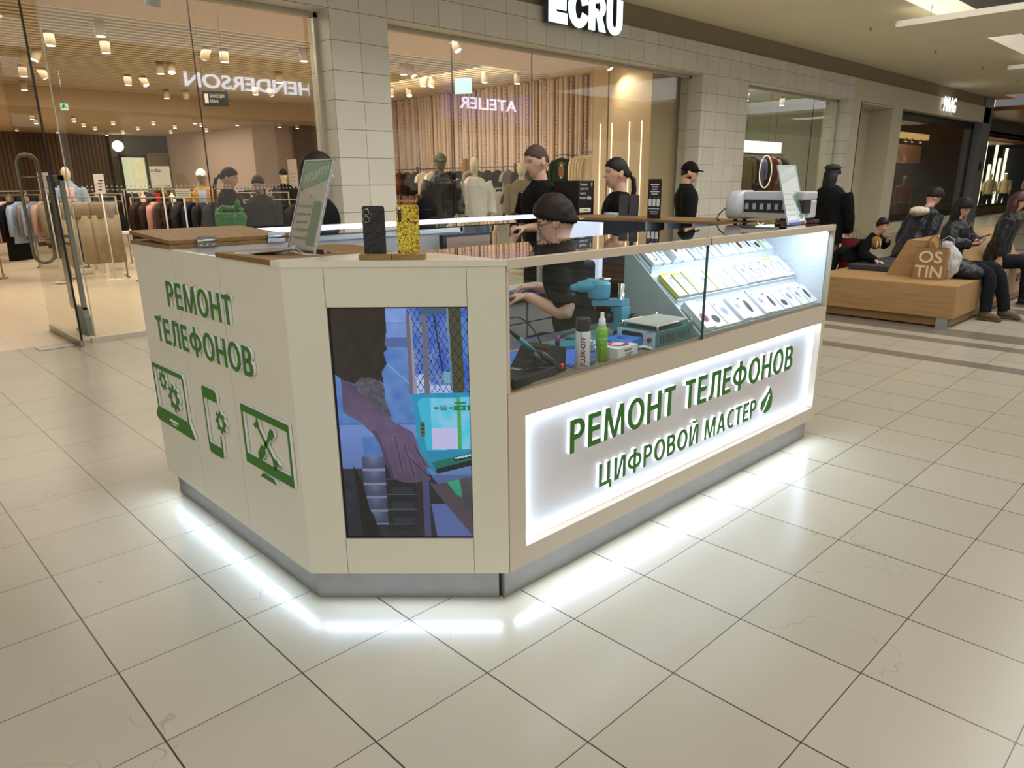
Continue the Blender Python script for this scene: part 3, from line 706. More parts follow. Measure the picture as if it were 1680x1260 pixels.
# stepped rack inside the right bay
b=MB(T)
for k,(x0,z0) in enumerate(((.575,1.300),(.735,1.150),(.895,1.000))):
    x1=x0+.155; z1=z0-.125
    for y0,y1 in ((2.62,3.945),):
        P=[(x0,z0),(x1,z1),(x1+.006,z1+.012),(x1+.012,z1+.010),(x1+.004,z1-.014),(x0,z0-.012)]
        b.add([(p[0],y0,p[1]) for p in P]+[(p[0],y1,p[1]) for p in P],[tuple(range(6)),tuple(range(11,5,-1))]+[(i,(i+1)%6,(i+1)%6+6,i+6) for i in range(6)])
    if k<2: b.box(x1+.004,2.62,z1-.032,x1+.007,3.945,z1-.008)
b.build('stepped_rack',mat('rack_white',(214,218,222),.4),t)
for y in (2.605,3.30): b=MB(T); b.add([(.575,y,1.29),(1.055,y,.878),(1.055,y,.864),(.575,y,.864),(.575,y+.012,1.29),(1.055,y+.012,.878),(1.055,y+.012,.864),(.575,y+.012,.864)],[(0,1,5,4),(1,2,6,5),(3,0,4,7),(0,3,2,1),(4,5,6,7)]); b.build('rack_bracket',mat('bracket_glass',(186,196,196),.3),t)
# lights of the counter: sign panel edges, under-plinth glow, case lighting
glow_strip('sign_panel_led',(1.072,1.36,.757),(1.072,3.93,.757),(-.25,0,-1),.012,2.6)
glow_strip('sign_panel_led',(1.072,1.36,.217),(1.072,3.93,.217),(-.25,0,1),.012,2.6)
glow_strip('sign_panel_led',(1.072,1.356,.23),(1.072,1.356,.75),(-.25,1,0),.012,.55)
glow_strip('sign_panel_led',(1.072,3.935,.23),(1.072,3.935,.75),(-.25,-1,0),.012,.55)
glow_strip('plinth_led',(1.074,1.30,.122),(1.074,3.95,.122),(1,0,-.10),.008,8)
glow_strip('plinth_led',(.545,.728,.122),(1.06,1.243,.122),(1,-1,-.14),.008,2.0)
glow_strip('plinth_led',(-.99,.717,.122),(.53,.717,.122),(0,-1,-.10),.008,4.6)
glow_strip('showcase_led',(1.055,2.62,1.314),(1.055,3.94,1.314),(-.75,0,-.65),.012,7.5)
glow_strip('showcase_led',(1.055,1.30,1.314),(1.055,2.57,1.314),(-.75,0,-.65),.012,1.2)
# --- far counter facing the shop
t=thing('rear_display_counter','low glass-topped kiosk counter with bright rail on the shop side','display counter',(-1.05,2.4,0))
T=tr(1.05,-2.4,0)
b=MB(T); b.box(-1.05,1.28,.10,-.52,3.6,.86); b.build('body',M_cream,t)
b=MB(T); b.box(-1.02,1.28,0,-.56,3.6,.10); b.build('plinth',M_steel,t)
b=MB(T); b.box(-1.075,1.10,1.350,-1.03,3.62,1.372); b.build('light_rail',mat('rail_lit',(225,232,245),.3,emit=.85,ecol=(225,235,255)),t)['label']='bright white light rail'
b=MB(T); b.box(-1.03,1.28,1.352,-.52,3.6,1.358); b.build('top_glass',MATS['top_glass'],t)
b=MB(T); b.box(-1.055,1.10,.86,-1.049,3.6,1.350); b.build('front_glass',M_glass_clear,t)
b=MB(T); b.box(-.535,1.28,.86,-.52,2.40,1.325); b.build('sliding_door',mat('door_grey',(166,168,174),.5),t)
b=MB(T); b.box(-.54,1.28,1.325,-.515,2.42,1.350); b.box(-.54,2.40,.86,-.515,2.425,1.35); b.build('door_track',M_alu,t)
b=MB(T); b.box(-.66,3.46,.94,-.30,3.50,1.34); b.build('lit_side_panel',mat('lit_panel',(214,226,244),.5,emit=.55,ecol=(214,228,250)),t)
b=MB(T); b.box(-.68,3.455,.94,-.655,3.505,1.345); b.build('panel_post',M_alu,t)
# --- end counter with oak top
t=thing('end_counter','grey kiosk end counter with long oak top at the far side','counter',(0,3.95,0))
T=tr(0,-3.95,0)
b=MB(T); b.box(-1.27,4.20,.10,.545,4.23,1.335); b.box(-1.27,3.84,.10,-1.24,4.20,1.335); b.build('body',M_cream,t)
b=MB(T); b.box(-1.02,3.99,.10,.545,4.0,1.335); b.build('inner_back',mat('inner_grey',(84,86,92),.6),t)
b=MB(T); b.box(-1.28,3.78,1.335,-.165,4.24,1.353); b.build('worktop',M_woodtopx,t,bevel=.001)
b=MB(T); b.box(-.155,3.80,1.335,.55,4.24,1.353); b.build('worktop',M_woodtopx,t,bevel=.001)
b=MB(T); b.box(-1.0,3.82,.10,.54,3.98,1.0); b.build('brown_drawer_block',wood_material('brown_laminate',(74,42,26),(92,54,34),0,.7,.35),t)
b=MB(T)
pass
for x in (-.16,.0,.22): b=MB(T); b.box(x-.008,3.80,1.0,x+.008,3.98,1.334); b.build('upright',M_grey,t)
# ================================================================= THINGS IN THE OPEN GLASS BAY (floor of the case z=.862)
FZ=.862
M_teal=mat('teal_enamel',(52,132,140),.38,spec=.5)
M_tealblue=mat('microscope_blue',(84,152,172),.35,spec=.5)
M_blk=mat('black_plastic',(22,22,24),.38)
M_blkm=mat('black_rubber',(26,26,28),.6)
M_chrome=mat('chrome',(205,200,190),.14,metal=1)
M_wht=mat('white_plastic',(232,232,230),.35)
M_paper=mat('white_card',(228,228,226),.55)
M_ink=mat('black_ink',(30,30,34),.6)
M_inkg=mat('grey_ink',(140,142,150),.6)
M_yel=mat('yellow_print',(222,214,40),.5)
M_redp=mat('red_print',(186,40,44),.5)
def lettered(b,tx,M,h,mi,w=None,bold=.0): b.text(tx,M,h=h,w=w,depth=.0006,mi=mi,bold=bold)
# blue repair mat
t=MB(tr(0,0,0)); t.prism([(.60,1.30),(1.00,1.31),(.98,1.80),(.90,2.12),(.60,2.12)],FZ,FZ+.004)
tag(t.build('repair_mat',mat('blue_silicone',(62,110,200),.6)),'blue silicone repair mat on the floor of the open showcase bay','mat')
# power supply, near corner
t=thing('power_supply','flat black bench power supply lying in the near corner of the glass case','power supply',(.99,1.42,FZ),R(6))
b=MB(); b.box(-.075,-.125,.006,.075,.135,.048); b.build('body',M_blk,t,bevel=.006)
b=MB(); b.box(-.05,-.01,.049,.0,.055,.0495); b.build('label_plate',mat('pale_label',(150,152,156),.5),t)
b=MB(); b.box(.074,-.09,.014,.077,.09,.04); b.build('front_ridge',M_blkm,t,bevel=.001)
# soldering station
t=thing('soldering_station','black soldering station with holder and cable in the glass case','soldering station',(.95,1.58,FZ),R(8))
b=MB(); b.prism([(-.10,.0),(.085,.0),(.085,.10),(.02,.118),(-.045,.118),(-.10,.06)],-.065,.065,0,plane((0,0,0),(0,1,0),(0,0,1))); b.build('body',M_blk,t,bevel=.004)
b=MB(); b.box(-.07,-.19,0,.06,-.10,.03); b.prism([(-.19,.0),(-.10,.0),(-.10,.075),(-.13,.075)],-.04,.04,0,plane((0,0,0),(0,1,0),(0,0,1))); b.build('iron_holder',M_blkm,t,bevel=.003)
b=MB()
for dx,dy in ((.035,-.06),(.055,-.03),(.03,-.02)): b.cyl((dx+.04,dy+.03,.035),(dx-.0,dy-.045,.105),.0125,n=10)
b.build('tip_rack',mat('tip_rack_black',(34,34,36),.2,spec=.7),t)
b=MB(); b.cyl((.066,.05,.03),(.074,.05,.03),.009,n=12); b.build('power_lamp',mat('red_lamp',(220,24,20),.3,emit=1.2),t)
# soldering iron with its arched cable
t=thing('soldering_iron','soldering iron with teal grip and arched black cable in its holder','soldering iron',(.97,1.50,FZ))
b=MB(); b.cyl((.02,.02,.095),(-.01,-.055,.165),.009,.010,n=10); b.build('grip',M_teal,t)
b=MB(); b.cyl((.035,.055,.06),(.02,.02,.095),.0035,.006,n=8); b.build('shaft',M_chrome,t)
b=MB(); b.tube([(-.01,-.055,.165),(-.03,-.10,.21),(-.06,-.17,.255),(-.09,-.215,.265)],[.009,.006,.004,.0035],n=8); b.build('cable_sleeve',M_blkm,t)
b=MB(); P=[(-.075+.0*i,-.16+.30*i/16,.10+.15*math.sin(PI*i/16)**.8*(1-.2*i/16)) for i in range(17)]; b.tube(P+[(.0,.17,.03)],.0032,n=7); b.build('loop_cable',M_blkm,t)
b=MB(); b.tube([(.01,-.17,.008),(.03,-.13,.035),(.05,-.06,.055),(.07,.03,.048),(.075,.10,.04),(.07,.15,.035)],.0035,n=7); b.build('floor_cable',M_blkm,t)
# spray can
t=thing('spray_can','black-capped aerosol can with purple vertical lettering in the glass case','spray can',(1.025,1.752,FZ))
b=MB(); b.lathe([(.028,.0),(.031,.003),(.031,.155),(.028,.163)],n=28); b.build('can',M_wht,t)
b=MB(); b.lathe([(.0285,.160),(.0305,.163),(.0305,.208),(.029,.214),(.012,.216)],n=28); b.build('cap',M_blk,t)
b=MB(); r_=.0314
def can_text(b,tx,z0,ang0,h,mi):
    # letters running up the can, wrapped on the cylinder
    vs,fs,nz,(x0,x1,y0,y1)=text_geo(tx,.03); s=h/.729
    P=[]
    for v in vs:
        a=R(ang0)-((v[1]-y0)*s)/r_; z=z0+(v[0]-x0)*s; q=r_+.0003+(v[2]+.5)*.0003; P.append((q*math.cos(a),q*math.sin(a),z))
    b.add(P,fs,mi)
can_text(b,'FLUX-OFF',.018,-28,.020,0); b.build('lettering',mat('purple_ink',(112,28,96),.5),t)
b=MB(); can_text(b,'SOLINS',.135,-60,.006,0)
for k in range(9): a=R(5+0*k); b.add([((r_+.0005)*math.cos(R(x)),(r_+.0005)*math.sin(R(x)),z) for z in (.03+.011*k,.033+.011*k) for x in (2,10,18)],[(0,1,4,3),(1,2,5,4)])
b.build('small_print',M_inkg,t)
# flux bottle with cap (small, behind can)
t=thing('flux_pen','slim silver flux pen standing behind the aerosol can','pen',(.93,1.70,FZ)); b=MB(); b.cyl((0,0,0),(0,0,.09),.009,n=12); b.build('tube',M_alu,t); b=MB(); b.cyl((0,0,.09),(0,0,.135),.010,n=12); b.build('cap',mat('purple_cap',(90,50,96),.4),t)
# glass pump jar
t=thing('solvent_jar','clear glass solvent jar with chrome pump beside the aerosol can','jar',(1.0,1.822,FZ))
b=MB(); b.lathe([(.001,.004),(.034,.004),(.037,.012),(.036,.06),(.028,.078),(.016,.088),(.015,.094)],n=24); b.build('jar',glassmat('jar_glass',(.90,.94,.95),2.4),t)
b=MB(); b.lathe([(.001,.006),(.031,.006),(.032,.03),(.001,.031)],n=20); b.build('liquid',glassmat('jar_liquid',(.82,.88,.95),1.0),t)
b=MB(); b.lathe([(.016,.094),(.017,.106),(.010,.108),(.006,.118),(.012,.121),(.012,.125)],n=16); b.cyl((0,0,.03),(0,0,.095),.004,n=8); b.build('pump',M_chrome,t)
# green spray bottle
t=thing('spray_bottle','bright green spray bottle with white nozzle in the glass case','bottle',(1.0,1.905,FZ))
b=MB(); b.lathe([(.02,0),(.0255,.003),(.0255,.135),(.021,.148),(.015,.152)],n=26); b.build('bottle',mat('lime_green',(132,196,44),.4),t)
b=MB(); b.lathe([(.0165,.150),(.0165,.168),(.0145,.172),(.0145,.186),(.0085,.19),(.008,.208),(.0075,.213)],n=18); b.build('nozzle',M_wht,t)
b=MB()
def wrap(b,tx,r,z,ang,h,mi=0):
    vs,fs,nz,(x0,x1,y0,y1)=text_geo(tx,.01); s=h/.729; xc=(x0+x1)/2
    b.add([((r+.0003+(v[2]+.5)*.0003)*math.cos(R(ang)+(v[0]-xc)*s/r),(r+.0003+(v[2]+.5)*.0003)*math.sin(R(ang)+(v[0]-xc)*s/r),z+v[1]*s) for v in vs],fs,mi)
wrap(b,'foam',.0256,.125,-42,.006); wrap(b,'CLEANER',.0256,.098,-42,.007); wrap(b,'SPRAY',.0256,.086,-42,.005)
b.tube([(.0258*math.cos(R(-42+8*math.cos(a))),.0258*math.sin(R(-42+8*math.cos(a))),.062+.005*math.sin(a)) for a in [2*PI*k/12 for k in range(12)]],.0005,n=4,closed=True)
b.build('white_print',M_wht,t)
# small white box with round picture
t=thing('battery_box','small white carton with a red oval picture on its lid','box',(1.0,2.02,FZ),R(2))
b=MB(); b.box(-.055,-.075,0,.055,.075,.055); b.build('carton',M_paper,t,bevel=.0015)
b=MB(); P=[(.045*math.cos(2*PI*k/24),.052*math.sin(2*PI*k/24)) for k in range(24)]; b.prism(P,.0553,.0557,0,tr(-.005,.01,0)); b.prism([(x*.55-.004,y*.7) for x,y in P],.0558,.0561,1,tr(-.005,.01,0)); b.build('lid_picture',[M_redp,M_paper],t)
b=MB(); SMb=plane((.0553,0,0),(0,1,0),(0,0,1)); lettered(b,'BATTERY',SMb@tr(-.025,.036,0),.009,0,bold=.02)
for k in range(3): b.box(.0553,-.02,.024-.008*k,.0557,.035-.012*k,.027-.008*k)
SMc=plane((0,-.0755,0),(1,0,0),(0,0,1)); lettered(b,'BATTERY',SMc@tr(-.035,.03,0),.006,0); lettered(b,'BP-01',SMc@tr(-.035,.02,0),.006,0); b.build('printing',M_ink,t)
# blue box
t=thing('blue_device_box','flat blue plastic box with a round button behind the white carton','box',(.93,2.145,FZ),R(8))
b=MB(); b.box(-.06,-.09,0,.07,.06,.058); b.build('case',mat('blue_plastic',(58,116,196),.4),t,bevel=.003)
b=MB(); b.cyl((.0,-.01,.058),(.0,-.01,.061),.022,n=20); b.build('button',mat('dark_blue_button',(34,82,160),.4),t)
b=MB(); b.tube([(1.03,2.13,FZ+.03),(1.05,2.15,FZ+.032),(1.057,2.18,FZ+.022),(1.058,2.2,FZ+.01)],.0055,n=8); tag(b.build('usb_cable',M_wht),'short white cable end lying beside the teal hot plate','cable')
# hot plate
t=thing('hot_plate','teal separator hot plate with beige top and vents in the glass case','hot plate',(.955,2.36,FZ),0)
b=MB(); b.box(-.115,-.14,.008,.105,.17,.088); b.build('housing',mat('teal_green_steel',(44,112,108),.4),t,bevel=.004)
b=MB(); b.box(-.113,-.1425,.010,.103,-.1402,.086); b.build('control_face',mat('light_blue_face',(190,214,224),.4),t)
b=MB(tr(0,-.1428,0)@Matrix.Rotation(PI/2,4,'X')); b.prism(rrect(-.085,.034,.035,.076,.012),0,.0015); b.build('display_window',M_blk,t)
b=MB(); b.cyl((.075,-.1425,.05),(.075,-.152,.05),.011,n=14); b.build('knob',mat('red_knob',(120,24,34),.4),t)
b=MB()
for k in range(13): b.box(.1052,-.105+.019*k,.028,.1056,-.096+.019*k,.068)
b.build('vent_slots',M_blk,t)
b=MB(); b.box(-.10,-.12,.108,.095,.155,.113); b.build('plate',mat('beige_plate',(196,190,176),.45,metal=.3),t,bevel=.001)
b=MB()
for x in (-.103,.098): b.cyl((x,-.125,.112),(x,.16,.112),.004,n=8)
for x in (-.103,.098):
    for y in (-.12,.155): b.cyl((x,y,.088),(x,y,.118),.006,n=8)
b.build('side_bars',M_chrome,t)
b=MB(); T2=plane((.052,-.1432,.078),(1,0,0),(0,0,1)); lettered(b,'GTOOL',T2,.008,0); b.build('name_mark',M_teal,t)
# microscope
t=thing('microscope','blue stereo microscope head on a chrome post in the glass case','microscope',(.77,2.33,FZ),0)
b=MB(); b.box(-.19,-.20,0,.07,.07,.018); b.build('base',M_teal,t,bevel=.006)
b=MB(); b.cyl((0,0,.018),(0,0,.04),.034,.03,n=20); b.build('foot_collar',mat('brown_collar',(70,40,32),.4),t)
b=MB(); b.cyl((0,0,.04),(0,0,.272),.0155,n=20); b.build('post',M_chrome,t)
b=MB(); b.box(-.035,-.036,.045,.035,.034,.165); b.build('focus_block',M_tealblue,t,bevel=.003)
b=MB(); b.cyl((.0,.034,.105),(.02,.055,.105),.006,n=8); b.cyl((.03,.03,.105),(.06,.06,.105),.02,.022,n=8); b.build('clamp_knob',M_blk,t)
b=MB(); b.cyl((-.03,-.036,.11),(-.045,-.06,.11),.03,n=16); b.build('focus_knob',M_blk,t)
b=MB(); b.prism([(-.12,-.08),(-.08,-.12),(.03,-.03),(.03,.03),(-.03,.03)],.170,.198); b.box(-.07,-.06,.165,-.01,-.02,.20); b.build('arm',M_tealblue,t,bevel=.003)
hx,hy=-.080,-.072
b=MB(tr(hx,hy,.20)); b.lathe([(.044,0),(.053,.004),(.057,.035),(.056,.075),(.048,.090),(.02,.094)],n=24)
for c,r in (((-.03,-.03,.062),.044),((-.06,-.06,.058),.034),((-.085,-.085,.052),.023)): b.ball(c,(r,r,r*.85),14,10)
b.rings([[(q*.7+w*math.cos(a)*.7,q*.7-w*math.cos(a)*.7,.060+z_+hh*math.sin(a)) for a in [2*PI*k/16 for k in range(16)]] for q,w,hh,z_ in ((.02,.052,.036,0),(-.04,.048,.034,.002),(-.09,.036,.026,-.002),(-.125,.018,.016,-.008))])
fuse(b,'head',M_tealblue,t,.004,0,smooth=4)
b=MB(); b.cyl((-.155,-.150,.222),(-.185,-.180,.214),.021,.023,n=16); b.build('eyepiece_cap',mat('brown_black',(44,26,26),.25),t)
b=MB(); b.cyl((-.06,-.052,.290),(-.06,-.052,.300),.03,.03,n=18); b.build('tube_ring',M_chrome,t)
b=MB(); LMs=plane((-.160,-.092,.246),(1,-.9,0),(-.05,-.05,1)); lettered(b,'RF4',LMs@tr(0,0,.018),.018,0,bold=.03); b.build('name_mark',M_wht,t)
# tools between
t=thing('parts_dish','round pale blue dish behind the spray bottle','dish',(.86,2.02,FZ+.004)); b=MB(); b.lathe([(.02,.03),(.045,.034),(.05,.04),(.048,.042),(.02,.036)],n=24); b.lathe([(.02,0),(.022,.03)],n=16); b.build('dish',mat('pale_blue',(150,184,196),.4),t)
t=thing('tweezer_case','teal tool tray at the back of the blue repair mat','tray',(.72,2.0,FZ+.004),R(-20)); b=MB(); b.box(-.05,-.09,0,.05,.09,.02); b.build('tray',M_teal,t,bevel=.004)
b=MB(); b.prism([(-.002,0),(.004,.09),(.0,.135),(-.004,.09)],.0,.003,0,tr(1.0,1.305,FZ+.02)@rot('Z',-8)@rot('X',-7)); b.prism([(-.002,0),(.016,.085),(.004,.135),(.010,.085)],.0,.003,0,tr(1.0,1.305,FZ+.02)@rot('Z',-8)@rot('X',-7)); tag(b.build('tweezers',M_chrome),'steel tweezers resting on the blue mat beside the corner post','tweezers')
# ---------------------------------------------------------------- packaged accessories on the lit rack
M_boxw=mat('gloss_card',(232,234,238),.28,spec=.5); M_boxs=mat('card_side_grey',(176,178,184),.5); M_boxlil=mat('lilac_card',(196,198,222),.4); M_boxy=mat('yellow_card',(214,208,52),.45)
ORD=['first','second','third','fourth','fifth','sixth','seventh','eighth','ninth','tenth','eleventh','twelfth','thirteenth','fourteenth','fifteenth','sixteenth','seventeenth','eighteenth','nineteenth','twentieth']
def small_pack(w,h,d,style):
    """flat retail box: local x=width, y=up the slope, z=thickness"""
    t=thing('accessory_box','','accessory box',(0,0,0))
    b=MB(); b.box(-w/2,0,0,w/2,h,d,0); b.build('box',M_boxlil if style=='lilac' else M_boxw,t,bevel=.0008)
    b=MB(); z=d+.0002; e=.0005; B=lambda x0,y0,x1,y1,mi:b.box(x0*w-w/2,y0*h,z,x1*w-w/2,y1*h,z+e,mi)
    if style=='yellow': b.box(-w/2-.0006,0,0,-w/2-.0001,h,d,1); B(0,.9,1,1,1); B(.3,.35,.36,.75,0); B(.45,.3,.5,.7,0); B(.6,.72,.9,.8,2)
    if style=='cable':
        B(.08,.82,.22,.92,0); b.tube([(w*.1,h*.62,z),(w*.12,h*.42,z),(w*.18,h*.25,z),(w*.02,h*.15,z),(-w*.15,h*.2,z),(-w*.05,h*.3,z)],.0022,n=5,mi=0); B(.35,.55,.45,.72,0); B(.5,.55,.6,.72,0)
    if style=='oval': b.prism([(w*.30*math.cos(2*PI*k/18),h*.30+h*.16*math.sin(2*PI*k/18)) for k in range(18)],z,z+e,0); B(.12,.8,.3,.86,1); B(.4,.84,.8,.87,2)
    if style=='dark':
        b.prism([(w*.18*math.cos(2*PI*k/16)-w*.05,h*.5+h*.28*math.sin(2*PI*k/16)+w*.1*math.cos(2*PI*k/16)) for k in range(16)],z,z+e,0); B(.1,.85,.3,.92,0); B(.7,.3,.78,.5,2)
    if style=='red':
        b.prism([(w*.34*math.cos(2*PI*k/18),h*.35+h*.17*math.sin(2*PI*k/18)) for k in range(18)],z,z+e,3); b.prism([(w*.2*math.cos(2*PI*k/18),h*.32+h*.09*math.sin(2*PI*k/18)) for k in range(18)],z+e,z+2*e,0)
    if style in('plain','lilac'):
        B(.12,.82,.22,.92,0); B(.3,.86,.8,.88,2); B(.3,.35,.7,.38,2); b.prism([(w*.22*math.cos(2*PI*k/14),h*.55+w*.22*math.sin(2*PI*k/14)) for k in range(14)],z,z+e,2)
    if style=='strip': B(0,0,.16,1,1); B(.03,.55,.1,.7,0); B(.35,.5,.8,.52,2); B(.35,.4,.8,.42,2)
    if style=='pen': B(.3,.25,.35,.8,0); B(.45,.2,.5,.75,0); B(.62,.15,.9,.2,2)
    if not b.v: B(.2,.8,.6,.85,2)
    b.build('print',[M_ink,M_boxy,M_inkg,M_redp],t); return t
DESC={'yellow':'white accessory box with yellow edge','cable':'white cable box with black cable picture','oval':'white accessory box with black oval picture','dark':'white earphone box with dark picture','red':'white battery box with red oval picture','plain':'white accessory box with grey print','lilac':'lilac accessory box with round mark','strip':'white box with yellow stripe down one side','pen':'white stylus box with two thin black lines'}
rows=[('top',(.580,1.306),[('cable',.085,.14,.02),('plain',.06,.14,.018),('dark',.085,.15,.05),('plain',.10,.15,.014),('lilac',.085,.16,.014),('plain',.085,.14,.012),('pen',.07,.15,.012),('plain',.085,.14,.016),('plain',.09,.15,.014),('dark',.10,.14,.015),('dark',.07,.14,.015),('oval',.07,.15,.016),('strip',.10,.16,.018)]),
      ('middle',(.740,1.156),[('yellow',.075,.16,.022),('yellow',.075,.15,.022),('strip',.085,.16,.02),('plain',.085,.16,.016),('strip',.085,.15,.016),('pen',.10,.15,.014),('pen',.09,.14,.014),('cable',.075,.15,.022),('cable',.07,.15,.022),('plain',.07,.15,.022),('cable',.08,.15,.022),('yellow',.085,.16,.018),('pen',.11,.17,.016)]),
      ('bottom',(.900,1.006),[('red',.095,.18,.035),('oval',.105,.17,.018),('plain',.12,.16,.016),('plain',.085,.16,.03),('dark',.13,.16,.018),('plain',.10,.16,.03),('dark',.10,.15,.022),('oval',.09,.15,.022),('plain',.10,.15,.02),('plain',.09,.15,.02),('dark',.10,.14,.02)])]
_protos={}; random.seed(11)
ang=math.atan2(-.125,.155)
for rn,(x0,z0),L in rows:
    tot=sum(l[1] for l in L); gapy=(1.30-tot)/(len(L)); y=2.632
    for i,(st,w,h,d) in enumerate(L):
        key=(st,w,h,d)
        c=Vector((x0,0,z0)); along=Vector((.155,0,-.125)).normalized(); n=Vector((.125,0,.155)).normalized()
        # local x=+Y world, local y = up the slope, local z = outward normal
        wd=Vector((0,1,0)); up=-along
        base=c+along*(.193)+n*.002+Vector((0,y+w/2,0))
        M=Matrix(((wd.x,up.x,n.x,base.x),(wd.y,up.y,n.y,base.y),(wd.z,up.z,n.z,base.z),(0,0,0,1)))
        if key in _protos: o=copy_tree(_protos[key])
        else: o=small_pack(w,h,d,st); _protos[key]=o
        o.matrix_world=M@Matrix.Rotation(R(random.uniform(-1.5,1.5)),4,'Z'); o['group']='boxed accessories on the %s tier of the lit rack'%rn
        o['label']='%s, %s from the left on the %s tier'%(DESC[st],ORD[i],rn); y+=w+gapy
# ================================================================= THINGS ON TOP OF THE KIOSK
M_sheet=mat('printed_sheet',(226,222,212),.55); M_sage=mat('sage_green_print',(142,178,156),.55); M_sheetink=mat('sheet_ink_green_grey',(112,130,116),.6)
M_acr=glassmat('acrylic_clear',(.96,.98,.97),2.0)
def price_sign(lab,M,w=.215,h=.36,lean=.115):
    t=thing('promo_stand',lab,'sign stand',(0,0,0),0,'clear promotion stands on the counter'); t.matrix_world=M
    L=plane((0,0,.004),(1,0,0),(0,lean,math.sqrt(h*h-lean*lean)))      # sheet plane, z towards the reader
    b=MB(L); b.box(0,0,-.004,w,h,-.0025); b.box(0,0,.0025,w,h,.004); b.box(0,0,-.0025,.003,h,.0025); b.box(w-.003,0,-.0025,w,h,.0025); b.build('acrylic_sleeve',M_acr,t)
    e=MB(L); 
    for a in ((0,0,.003,h),(w-.003,0,w,h),(0,h-.003,w,h)): e.box(a[0],a[1],-.0045,a[2],a[3],.0045)
    e.build('polished_edge',mat('acrylic_edge',(214,216,222),.15,spec=.8),t)
    b=MB(); b.box(0,-.0,0,w,.12,.003); b.build('foot',M_acr,t)
    b=MB(L); b.box(.006,.012,-.001,w-.006,h-.008,.0004); sh=b.build('sheet',M_sheet,t)
    b=MB(L); b.add([(.006,.235,.0008),(w-.006,.285,.0008),(w-.006,h-.008,.0008),(.006,h-.008,.0008)],[(0,1,2,3)]); b.prism(rrect(w-.085,.03,w-.022,.20,.012),.0006,.0010); b.build('green_band',M_sage,sh)
    b=MB(L@tr(.022,.268,.0012)@rot('Z',13)); b.text('АКЦИЯ!!!',Matrix(),h=.034,w=w*.83,depth=.0004,bold=.02); b.build('heading',mat('sheet_white',(236,236,230),.5),sh)
    b=MB(L)
    for k,s in enumerate(('Установка','защиты на','дисплей','от 699 рублей','с гарантией')): b.text(s,L.inverted()@L@tr(.068,.175-.031*k,.0008),h=.0125,w=min(.118,.0125*len(s)) if k!=3 else .118,depth=.0004,align='C')
    b.text('✕' if False else 'К',tr(.10,.212,.0008),h=.012,depth=.0003)
    b.build('small_text',M_sheetink,sh); return t
price_sign('clear stand with green-headed promotion sheet on the left oak top',tr(.215,.895,ZT))
price_sign('clear stand with green-headed promotion sheet at the far end of the showcase',Matrix(((0,-1,0,.925),(1,0,0,3.70),(0,0,1,ZT),(0,0,0,1))),w=.23,h=.35,lean=.10)
# face mask
t=thing('face_mask','crumpled pale blue face mask lying on the left oak top','face mask',(.27,.81,ZT),R(40))
b=MB(); rg=[]
for i in range(9):
    u=i/8; rg.append([( -.085+.17*u, -.035*math.cos(v*PI)*(.6+.4*math.sin(PI*u)), .004+.022*max(0,(u-.3))**1.5*1.6+.006*math.sin(5*v+3*u)) for v in [k/8 for k in range(9)]])
b.rings(rg,0,False,True,False); o=b.build('mask_cloth',mat('mask_blue',(158,184,206),.75),t); m_=o.modifiers.new('thick','SOLIDIFY'); m_.thickness=.002
b=MB(); b.tube([(-.08,.03,.004),(-.12,.05,.003),(-.165,.03,.003),(-.15,-.01,.003),(-.08,-.03,.004)],.0016,n=5); b.tube([(.08,.03,.02),(.12,.0,.003),(.20,-.05,.003),(.14,-.04,.003),(.08,-.03,.015)],.0016,n=5); b.build('ear_loops',M_wht,t)
# phones on wooden holders, facing the viewer along the chamfer
M_hold=wood_material('holder_wood',(126,98,50),(158,128,74),0,2.2,.4)
def phone_stand(lab,loc,rz,back,w=.077,h=.165,black=True):
    t=thing('phone_display',lab,'phone on holder',loc,rz,'phones on wooden holders')
    b=MB(); b.box(-.057,-.02,0,.057,.02,.020); b.build('holder',M_hold,t,bevel=.002)
    PM=plane((0,-.004,.018),(1,0,0),(0,.02,1))
    b=MB(PM); b.prism(rrect(-w/2,0,w/2,h,.009),-.0045,.0045); b.build('phone',back,t,bevel=.001)
    return t,PM
t,PM=phone_stand('phone with plain black cracked-pattern back on a wooden holder',(.738,.962,ZT),R(42),mat('black_leather_back',(26,25,26),.45,bump=.6,bscale=60))
b=MB(PM)
for y in (.145,.120): b.cyl((-.024,y,.0045),(-.024,y,.0062),.0105,n=20)
b.build('camera_lens',M_blk,t)
b=MB(PM)
for y in (.145,.120): b.tube([(-.024+.0105*math.cos(a),y+.0105*math.sin(a),.0063) for a in [2*PI*k/20 for k in range(20)]],.0009,n=5,closed=True)
b.cyl((-.006,.138,.0045),(-.006,.138,.0055),.0022,n=8); b.build('lens_ring',M_chrome,t)
b=MB(PM); random.seed(8)
for k in range(9):
    x,y=random.uniform(-.022,.022),random.uniform(.03,.10); P=[]
    for q in range(5): P.append((x,y,.0048)); x=max(-.034,min(.034,x+random.uniform(-.008,.012))); y+=random.uniform(-.006,.006)
    b.tube(P,.00035,n=4)
b.build('crack_lines',mat('copper_line',(120,64,50),.4,metal=.5),t)
